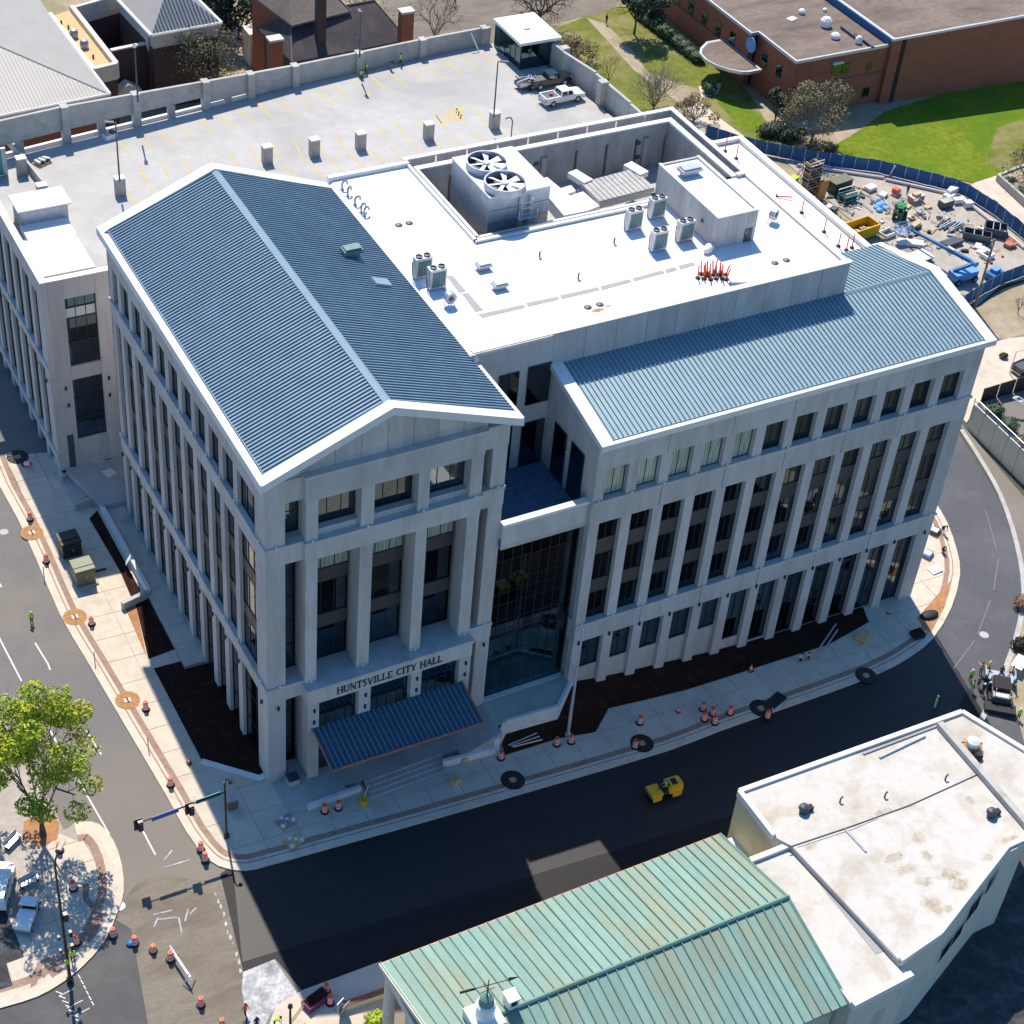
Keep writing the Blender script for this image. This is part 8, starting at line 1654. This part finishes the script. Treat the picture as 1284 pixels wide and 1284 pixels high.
# utility pole
ub = G(1222, 386); uh = PY(1243, 301, ub.y).z - ub.z
up_ = thing('utility_pole', 'weathered wooden utility pole rising beside the right wing gable', 'utility pole', ub); MB().tube((0, 0, 0), (0, 0, uh), .16, .11, 9).build('pole', M['palebark'], up_)
for z in (.38, .55, .72, .9): MB().tube((0, 0, uh * z), (0, 0, uh * z + .35), .16, .16, 9).build('band', M[('hair', 'pink')[int(z * 10) % 2]], up_)
MB().tube((-.5, 0, uh - .2), (.5, 0, uh - .2), .05, .05, 5).build('crossarm', M['bark'], up_)
pv_ = thing('asphalt_paver', 'dark grey asphalt paver half hidden by the crowd on the curving road', 'paving machine', G(1252, 872, -.1), .9)
MB().box(-1.4, 1.2, -.8, .8, .35, 1.05).build('body', M['steel'], pv_); MB().box(-2.4, -1.4, -1.3, 1.3, .1, .5).build('screed', M['blackpaint'], pv_); mb = MB(); mb.prism([(1.2, -1.1), (2.4, -1.25), (2.4, 1.25), (1.2, 1.1)], .4, .55); mb.box(1.2, 2.4, -1.3, -1.2, .5, 1.0); mb.box(1.2, 2.4, 1.2, 1.3, .5, 1.0); mb.build('hopper', M['galv'], pv_)
MB().box(-.6, .9, -.7, .7, 1.05, 1.45).build('engine_cover', M['hair'], pv_); MB().box(-1.3, -.7, -.7, .7, 1.05, 1.1).build('platform', M['alum'], pv_)
for s in (-1, 1): MB().box(-1.3, 1.1, s * .85 - .15, s * .85 + .15, 0, .6).build('track', M['black'], pv_); MB().tube((-1.1, s * .6, 1.1), (-1.1, s * .6, 1.8), .05, .05, 5).build('handrail', M['alum'], pv_)
rnd = random.Random(12); mb = MB()
for k in range(230):
    t = rnd.random(); u = 1000 + 250 * t + rnd.uniform(-10, 10); v = 224 + 70 * t + rnd.uniform(-12, 55) * (1 - .3 * t); q = G(u, v)
    if q.x < 62.5: continue
    mb.m(rnd.randrange(6)); s = rnd.uniform(.1, .45)
    if k % 3: mb.obox((q.x, q.y, q.z + s * .2), (s * rnd.uniform(.6, 2.6), s, s * .5), rnd.uniform(0, 3))
    else: a = rnd.uniform(0, 3); d = Vector((math.cos(a), math.sin(a), 0)) * rnd.uniform(.4, 1.3); mb.tube(q - d + Vector((0, 0, .08)), q + d + Vector((0, 0, .12)), .05, .05, 5)
mb.build('loose_debris', [M[m] for m in ('coping', 'wood', 'steel', 'tanroof', 'galv', 'hair')], None, kind='stuff'); tag(bpy.data.objects['loose_debris'], 'scattered offcuts and debris over the gravel of the construction yard', 'debris')
# right-edge vehicles and barriers
dk = pickup('black pickup truck parked on the concrete lot at the right edge', 'carblack'); dk.location = G(1290, 462, -.03); dk.rotation_euler = (0, 0, .15)
lp = thing('thin_light_pole', 'thin pale light pole in front of the black pickup truck', 'lamp post', G(1266, 468)); MB().tube((0, 0, 0), (0, 0, 2.8), .06, .05, 6).build('pole', M['coping'], lp); mb = MB(); mb.tube((0, 0, 2.8), (2.4, -.6, 3.0), .045, .045, 5); mb.build('arm', M['coping'], lp)
# corner-island furniture
mc = thing('utility_cart', 'small white utility cart with a long bed standing on the corner island', 'cart', G(36, 1150), 1.02)
MB().box(-1.5, 1.1, -.55, .55, .35, .55).build('chassis', M['alum'], mc); MB().box(-1.5, 0, -.55, .55, .55, .9).build('cargo_box', M['white'], mc); MB().box(0, .7, -.55, .55, 1.25, 1.33).build('roof', M['white'], mc); MB().box(.5, 1.15, -.5, .5, .55, .8).build('nose', M['white'], mc)
for x in (.02, .68):
    for y in (-.5, .5): MB().tube((x, y, .6), (x, y, 1.26), .03, .03, 5).build('roof_post', M['steel'], mc)
MB().box(.1, .4, -.45, .45, .55, .78).build('seat', M['black'], mc)
for x in (-1.0, .8):
    for s in (-1, 1): wheel(mc, x, s * .4, s * .58, .28, .28)
wv = thing('white_van', 'white vehicle partly cut by the left edge beside the corner island fence', 'van', G(2, 1118), 1.1)
mb = MB(); mb.prism([(-1.8, -.7), (1.6, -.7), (1.85, -.4), (1.85, .4), (1.6, .7), (-1.8, .7)], .3, .95); mb.build('body', M['white'], wv); MB().box(-1.7, .8, -.62, .62, .95, 1.5).build('cabin', M['white'], wv)
for s in (-1, 1): MB().box(-1.5, .6, s * .62, s * .635, 1.02, 1.4).build('window', M['glass'], wv); wheel(wv, -1.1, s * .55, s * .72, .3, .3); wheel(wv, 1.1, s * .55, s * .72, .3, .3)
MB().box(.8, .86, -.55, .55, 1.0, 1.42).build('windscreen', M['glass'], wv)
bn = thing('bench', 'x', 'bench')
MB().box(-.7, .7, -.25, .2, .34, .4).build('seat', M['alum'], bn); MB().obox((0, .25, .58), (1.4, .05, .35), 0, -.2).build('backrest', M['alum'], bn)
for x in (-.6, .6): MB().box(x - .04, x + .04, -.22, .22, 0, .34).build('leg', M['steel'], bn)
bn.location = G(37, 1108); bn.rotation_euler = (0, 0, .2); bn['label'] = 'small pale bench on the corner island in the tree shade, front one'; bn['group'] = 'benches on the corner island'
dup(bn, G(16, 1058), .6, 'small pale bench on the corner island in the tree shade, rear one')
rl_ = thing('low_railing', 'thin low railing along the left side of the corner island', 'railing', G(0, 1060)); a, b = G(0, 1060) - rl_.location, G(22, 1140) - rl_.location
MB().tube(a + Vector((0, 0, .7)), b + Vector((0, 0, .7)), .04, .04, 5).build('rail', M['palebark'], rl_)
for k in range(5): q = a.lerp(b, k / 4); MB().tube(q, q + Vector((0, 0, .7)), .035, .035, 5).build('post', M['palebark'], rl_)
# far pavement by the green roof
sheet('far_pavement', 'walk', [(378, 1242), (478, 1205), (492, 1240), (470, 1310), (330, 1310), (345, 1262)], .0, .12)
bp2 = thing('brick_planter', 'brick-topped low planter wall beside the green-roofed hall', 'planter', G(455, 1262)); a, b = G(424, 1268) - bp2.location, G(486, 1248) - bp2.location
mb = MB(); mb.obox((a + b) / 2 + Vector((0, 0, .3)), ((b - a).length, .35, .6), math.atan2((b - a).y, (b - a).x)); mb.build('wall', M['stucco'], bp2); mb = MB(); mb.obox((a + b) / 2 + Vector((0, 0, .63)), ((b - a).length, .42, .07), math.atan2((b - a).y, (b - a).x)); mb.build('brick_cap', M['brick'], bp2)
mr_ = thing('maroon_planter', 'dark red planter box in the shade beside two red drums at the lower kerb', 'planter', G(396, 1257), .3); MB().box(-.9, .9, -.45, .45, 0, .55).build('box', M['magenta'], mr_); MB().box(-.8, .8, -.35, .35, .55, .58).build('soil', M['mulch'], mr_)
for u, v, lb in ((409, 1243, 'red drum in the shade behind the dark red planter box'), (414, 1258, 'red drum in the shade right of the dark red planter box')): dup(dp, G(u, v), 1, lb, GD)
gs_ = thing('grey_statue', 'grey bundled signboard stand on the pavement by the green-roofed hall', 'sign', G(432, 1272), .3)
MB().obox((0, 0, .7), (.7, .06, 1.2), .2, .2).build('board', M['padgrey'], gs_); MB().obox((-.1, .2, .7), (.7, .06, 1.2), .2, -.2).build('board', M['galv'], gs_); MB().ball((0, .08, 1.4), .12, 8, 5).build('knob', M['hair'], gs_)
l3 = thing('short_lamp_post', 'brown lamp post with slanted braces at the bottom edge', 'lamp post', G(364, 1290)); MB().tube((0, 0, 0), (0, 0, 2.3), .09, .07, 7).build('post', M['hair'], l3); MB().lathe([(.1, 2.3), (.18, 2.45), (.14, 2.7), (.03, 2.8)], 8).build('lantern', M['blackpaint'], l3)
for k in (0, .35): MB().tube((.05, 0, .9 - k), (1.2, .6, 1.3 - k), .045, .045, 5).build('brace', M['wood'], l3)
# ================================================================== TREES AND SHRUBS
def tree(name, label, p, h, spread, leafm=None, nleaf=0, lsize=.25, bark='bark', seed=1, r=.16, trunk=.3, clumps=10, lev=3, up=.5, nb=5, flat=.8, droop=0.0, crad=.30):
    rnd = random.Random(seed); t = thing(name, label, 'tree', p, rnd.uniform(0, 6)); mb = MB(); tips = []
    def grow(a, d, L, rr, k):
        b = a + d * L; mid = a.lerp(b, .5) + Vector((rnd.uniform(-1, 1), rnd.uniform(-1, 1), rnd.uniform(-.3, .3))) * L * .07
        n = 6 if k == lev else 4 if k > 1 else 3
        mb.tube(a, mid, rr, rr * .85, n, False); mb.tube(mid, b, rr * .85, rr * .62, n, False)
        if k <= 1: tips.append(b)
        if k == 0: return
        m = nb if k == lev else rnd.choice((2, 3, 3, 4))
        for i in range(m):
            ang = 2 * math.pi * (i + rnd.random() * .6) / m; q = d.orthogonal().normalized(); q2 = d.cross(q)
            s = q * math.cos(ang) + q2 * math.sin(ang); nd = (d * up + s * rnd.uniform(.5, 1.0) + Vector((0, 0, .22 - droop))).normalized()
            grow(a.lerp(b, rnd.uniform(.55, 1.0)), nd, L * rnd.uniform(.6, .85) if k < lev else (h - L) * rnd.uniform(.38, .5), rr * .58, k - 1)
    grow(Vector((0, 0, -.2)), Vector((rnd.uniform(-.04, .04), rnd.uniform(-.04, .04), 1)).normalized(), h * trunk, r, lev)
    sx = max(.1, max(math.hypot(q.x, q.y) for q in tips)); sz = max(q.z for q in tips); fx, fz = spread / sx, h * .97 / sz
    def fit(v): k = min(1, max(0, v[2] / (h * trunk))); return (v[0] * (1 + (fx - 1) * k), v[1] * (1 + (fx - 1) * k), v[2] * (1 + (fz - 1) * k))
    mb.v = [fit(v) for v in mb.v]; mb.build('trunk', M[bark], t)
    if leafm:
        lb = MB(); tp = [Vector(fit(q)) for q in tips]; cl = [rnd.choice(tp) for _ in range(clumps)]
        for i in range(nleaf):
            c = rnd.choice(cl); rr = spread * crad
            while 1:
                o = Vector((rnd.uniform(-1, 1), rnd.uniform(-1, 1), rnd.uniform(-1, 1)))
                if o.length < 1: break
            o = o.normalized() * (o.length ** .6); q = c + Vector((o.x * rr, o.y * rr, o.z * rr * flat)); 
            if q.z < h * trunk * .6: q.z = h * trunk * .6 + rnd.random() * .5
            n = (o + Vector((rnd.uniform(-1, 1), rnd.uniform(-1, 1), rnd.uniform(-.3, 1.2)))).normalized(); e = n.orthogonal().normalized(); f = n.cross(e); s = lsize * rnd.uniform(.6, 1.3)
            a_ = rnd.uniform(0, 6.28); e, f = e * math.cos(a_) + f * math.sin(a_), f * math.cos(a_) - e * math.sin(a_)
            lb.add([q - e * s, q - f * s * .55, q + e * s, q + f * s * .55], [(0, 1, 2, 3)])
        lb.build('crown', M[leafm], t, kind='stuff')
    return t
tree('spring_tree', 'broad tree with bright yellow-green spring leaves on the corner island', G(54, 1046), 15.0, 4.5, 'spring', 12000, .15, 'bark', 11, .3, .16, 75, 4, .75, 6, .7, crad=.21)
tree('leafless_tree', 'olive-brown leafless tree in front of the hip-roofed pavilion', PZ(252, 106, 2.5) , 7.8, 5.6, 'olive2', 7500, .12, 'bark', 5, .22, .2, 90, 5, .6, 6, .7)
tree('evergreen_tree', 'dark evergreen tree at the top beside the cream utility shed', G(300, 48), 9.5, 4.8, 'evergreen', 4200, .28, 'bark', 6, .25, .15, 26, 3, .5, 6, .9)
tree('evergreen_tree', 'dark evergreen tree left behind the pavilion roof at the top edge', G(268, 30), 8.5, 4.0, 'evergreen', 2600, .28, 'bark', 16, .25, .15, 20, 3, .5, 6, .9)
tree('leafless_tree', 'leafless pale-barked tree behind the brick chimney of the old house', G(545, 60), 8.5, 4.2, 'tanbush', 500, .06, 'palebark', 21, .24, .25, 60, 5, .85, 6)
tree('leafless_tree', 'leafless tree above the white roof of the glass stair box', G(676, 30), 7.5, 6.0, 'tanbush', 600, .06, 'bark', 22, .28, .25, 60, 5, .6, 7)
tree('leafless_tree', 'leafless tree behind the black shingle roof', G(455, 30), 6.0, 3.5, 'tanbush', 500, .12, 'palebark', 23, .16, .2, 14, 4, .7, 5)
tree('brown_shrub', 'wide brown twiggy shrub beside the glass stair box', G(718, 78), 2.8, 3.6, 'tanbush', 2200, .14, 'bark', 24, .1, .15, 22, 3, .6, 7, .6)
tree('sapling', 'small bare sapling with a blue sign beside the deck wall', G(762, 112), 5.0, 2.2, None, 0, .1, 'bark', 25, .08, .4, 1, 4, .9, 4)
tree('bare_shrub', 'large bare upright shrub between deck wall and brick building', G(820, 136), 6.2, 4.6, 'tanbush', 700, .05, 'palebark', 26, .15, .08, 70, 5, 1.1, 11)
tree('tan_shrub', 'tan dry shrub behind the corner of the roof well', G(870, 152), 2.8, 2.6, 'tanbush', 1800, .12, 'palebark', 27, .08, .15, 12, 3, .9, 7)
tree('pine_tree', 'dark pine tree in front of the brick building at the top', G(795, 42), 8.0, 4.2, 'evergreen', 5000, .2, 'bark', 28, .16, .3, 18, 3, .4, 7, .6)
tree('olive_tree', 'round olive-green tree in front of the brick building corner', G(1016, 182), 7.6, 4.6, 'olive2', 6000, .14, 'palebark', 29, .2, .22, 34, 4, .6, 6, .85)
tree('evergreen_tree', 'narrow evergreen beside the olive tree at the brick building corner', G(972, 150), 4.6, 1.7, 'evergreen', 1500, .2, 'bark', 30, .14, .1, 14, 3, .8, 5, 1.0)
tree('spring_tree', 'sparse budding tree cut by the right edge above the garden planter', G(1283, 232), 6.0, 3.2, 'olive', 900, .13, 'palebark', 31, .13, .25, 22, 4, .6, 5)
tree('sapling', 'tiny bare sapling on the dry verge at the right edge', G(1276, 392), 2.6, 1.0, None, 0, .1, 'bark', 33, .06, .3, 1, 4, .8, 4)
def shrub(lb, p, rx, ry_, h, m, n, seed, name='shrub', ls=.14):
    rnd = random.Random(seed); t = thing(name, lb, 'shrub', p); mb = MB(); mb.ball((0, 0, h * .45), 1, 10, 6); mb.v = [(x * rx * .82, y * ry_ * .82, h * .45 + (z - h * .45) * h * .45) for x, y, z in mb.v]; mb.build('inner_mass', M[m], t)
    lf = MB()
    for i in range(n):
        d = Vector((rnd.gauss(0, 1), rnd.gauss(0, 1), rnd.gauss(0, 1))).normalized(); k = rnd.uniform(.8, 1.08); q = Vector((d.x * rx * k, d.y * ry_ * k, max(.05, h * .5 + d.z * h * .5 * k))); nn = (d + Vector((rnd.uniform(-.8, .8), rnd.uniform(-.8, .8), rnd.uniform(-.5, .8)))).normalized(); e = nn.orthogonal().normalized(); f = nn.cross(e); s = ls * rnd.uniform(.6, 1.3); lf.add([q - e * s, q - f * s * .6, q + e * s, q + f * s * .6], [(0, 1, 2, 3)])
    lf.build('leaves', M[m], t, kind='stuff'); return t
shrub('round clipped green shrub beside the entrance canopy of the brick building', G(889, 116), 1.0, 1.0, 1.3, 'hedge', 420, 1)
shrub('left half of the dark clipped hedge below the olive tree', G(968, 168), 2.3, 1.3, 1.5, 'evergreen', 700, 2, 'hedge'); shrub('right half of the dark clipped hedge below the olive tree', G(992, 174), 2.2, 1.2, 1.3, 'evergreen', 600, 3, 'hedge')
hw = ['first', 'second', 'third', 'fourth', 'fifth', 'sixth', 'seventh', 'eighth', 'ninth']
for k in range(9):
    t = k / 8; p = G(806 + 68 * t, 24 + 52 * t); shrub('%s shrub from the pine in the hedge along the brick building' % hw[k], p, 1.25, 1.2, random.uniform(1.3, 1.7), 'hedge', 260, 50 + k, 'hedge')
for u, v, lb, s, m in ((1021, 188, 'dry tan shrub at the foot of the olive tree', 1.0, 'tanbush'), (1040, 190, 'dry tan shrub at the edge of the lawn by the blue fence', 1.0, 'olive'), (1265, 232, 'low shrub at the left end of the garden planter', .9, 'hedge'), (1282, 246, 'low shrub in the middle of the garden planter', 1.0, 'hedge'), (1246, 519, 'round green shrub in the sunken yard, rear one', 1.0, 'hedge'), (1262, 538, 'round green shrub in the sunken yard, middle one', 1.1, 'hedge'), (1281, 560, 'round green shrub in the sunken yard, front one', 1.0, 'olive'), (1258, 448, 'small weed shrub beside the concrete lot', .4, 'olive'), (1283, 760, 'dry shrub on the verge of the curving road, rear', .9, 'tanbush'), (1278, 812, 'dark shrub on the verge of the curving road, front', .8, 'hair'), (472, 1284, 'small bright shrub beside the planter wall by the green-roofed hall', .8, 'spring'), (1078, 1290, 'bright green shrub at the foot of the cream wall at the bottom edge', 1.0, 'spring')):
    shrub(lb, G(u, v), s * 1.1, s, s * 1.1, m, 260, int(u))
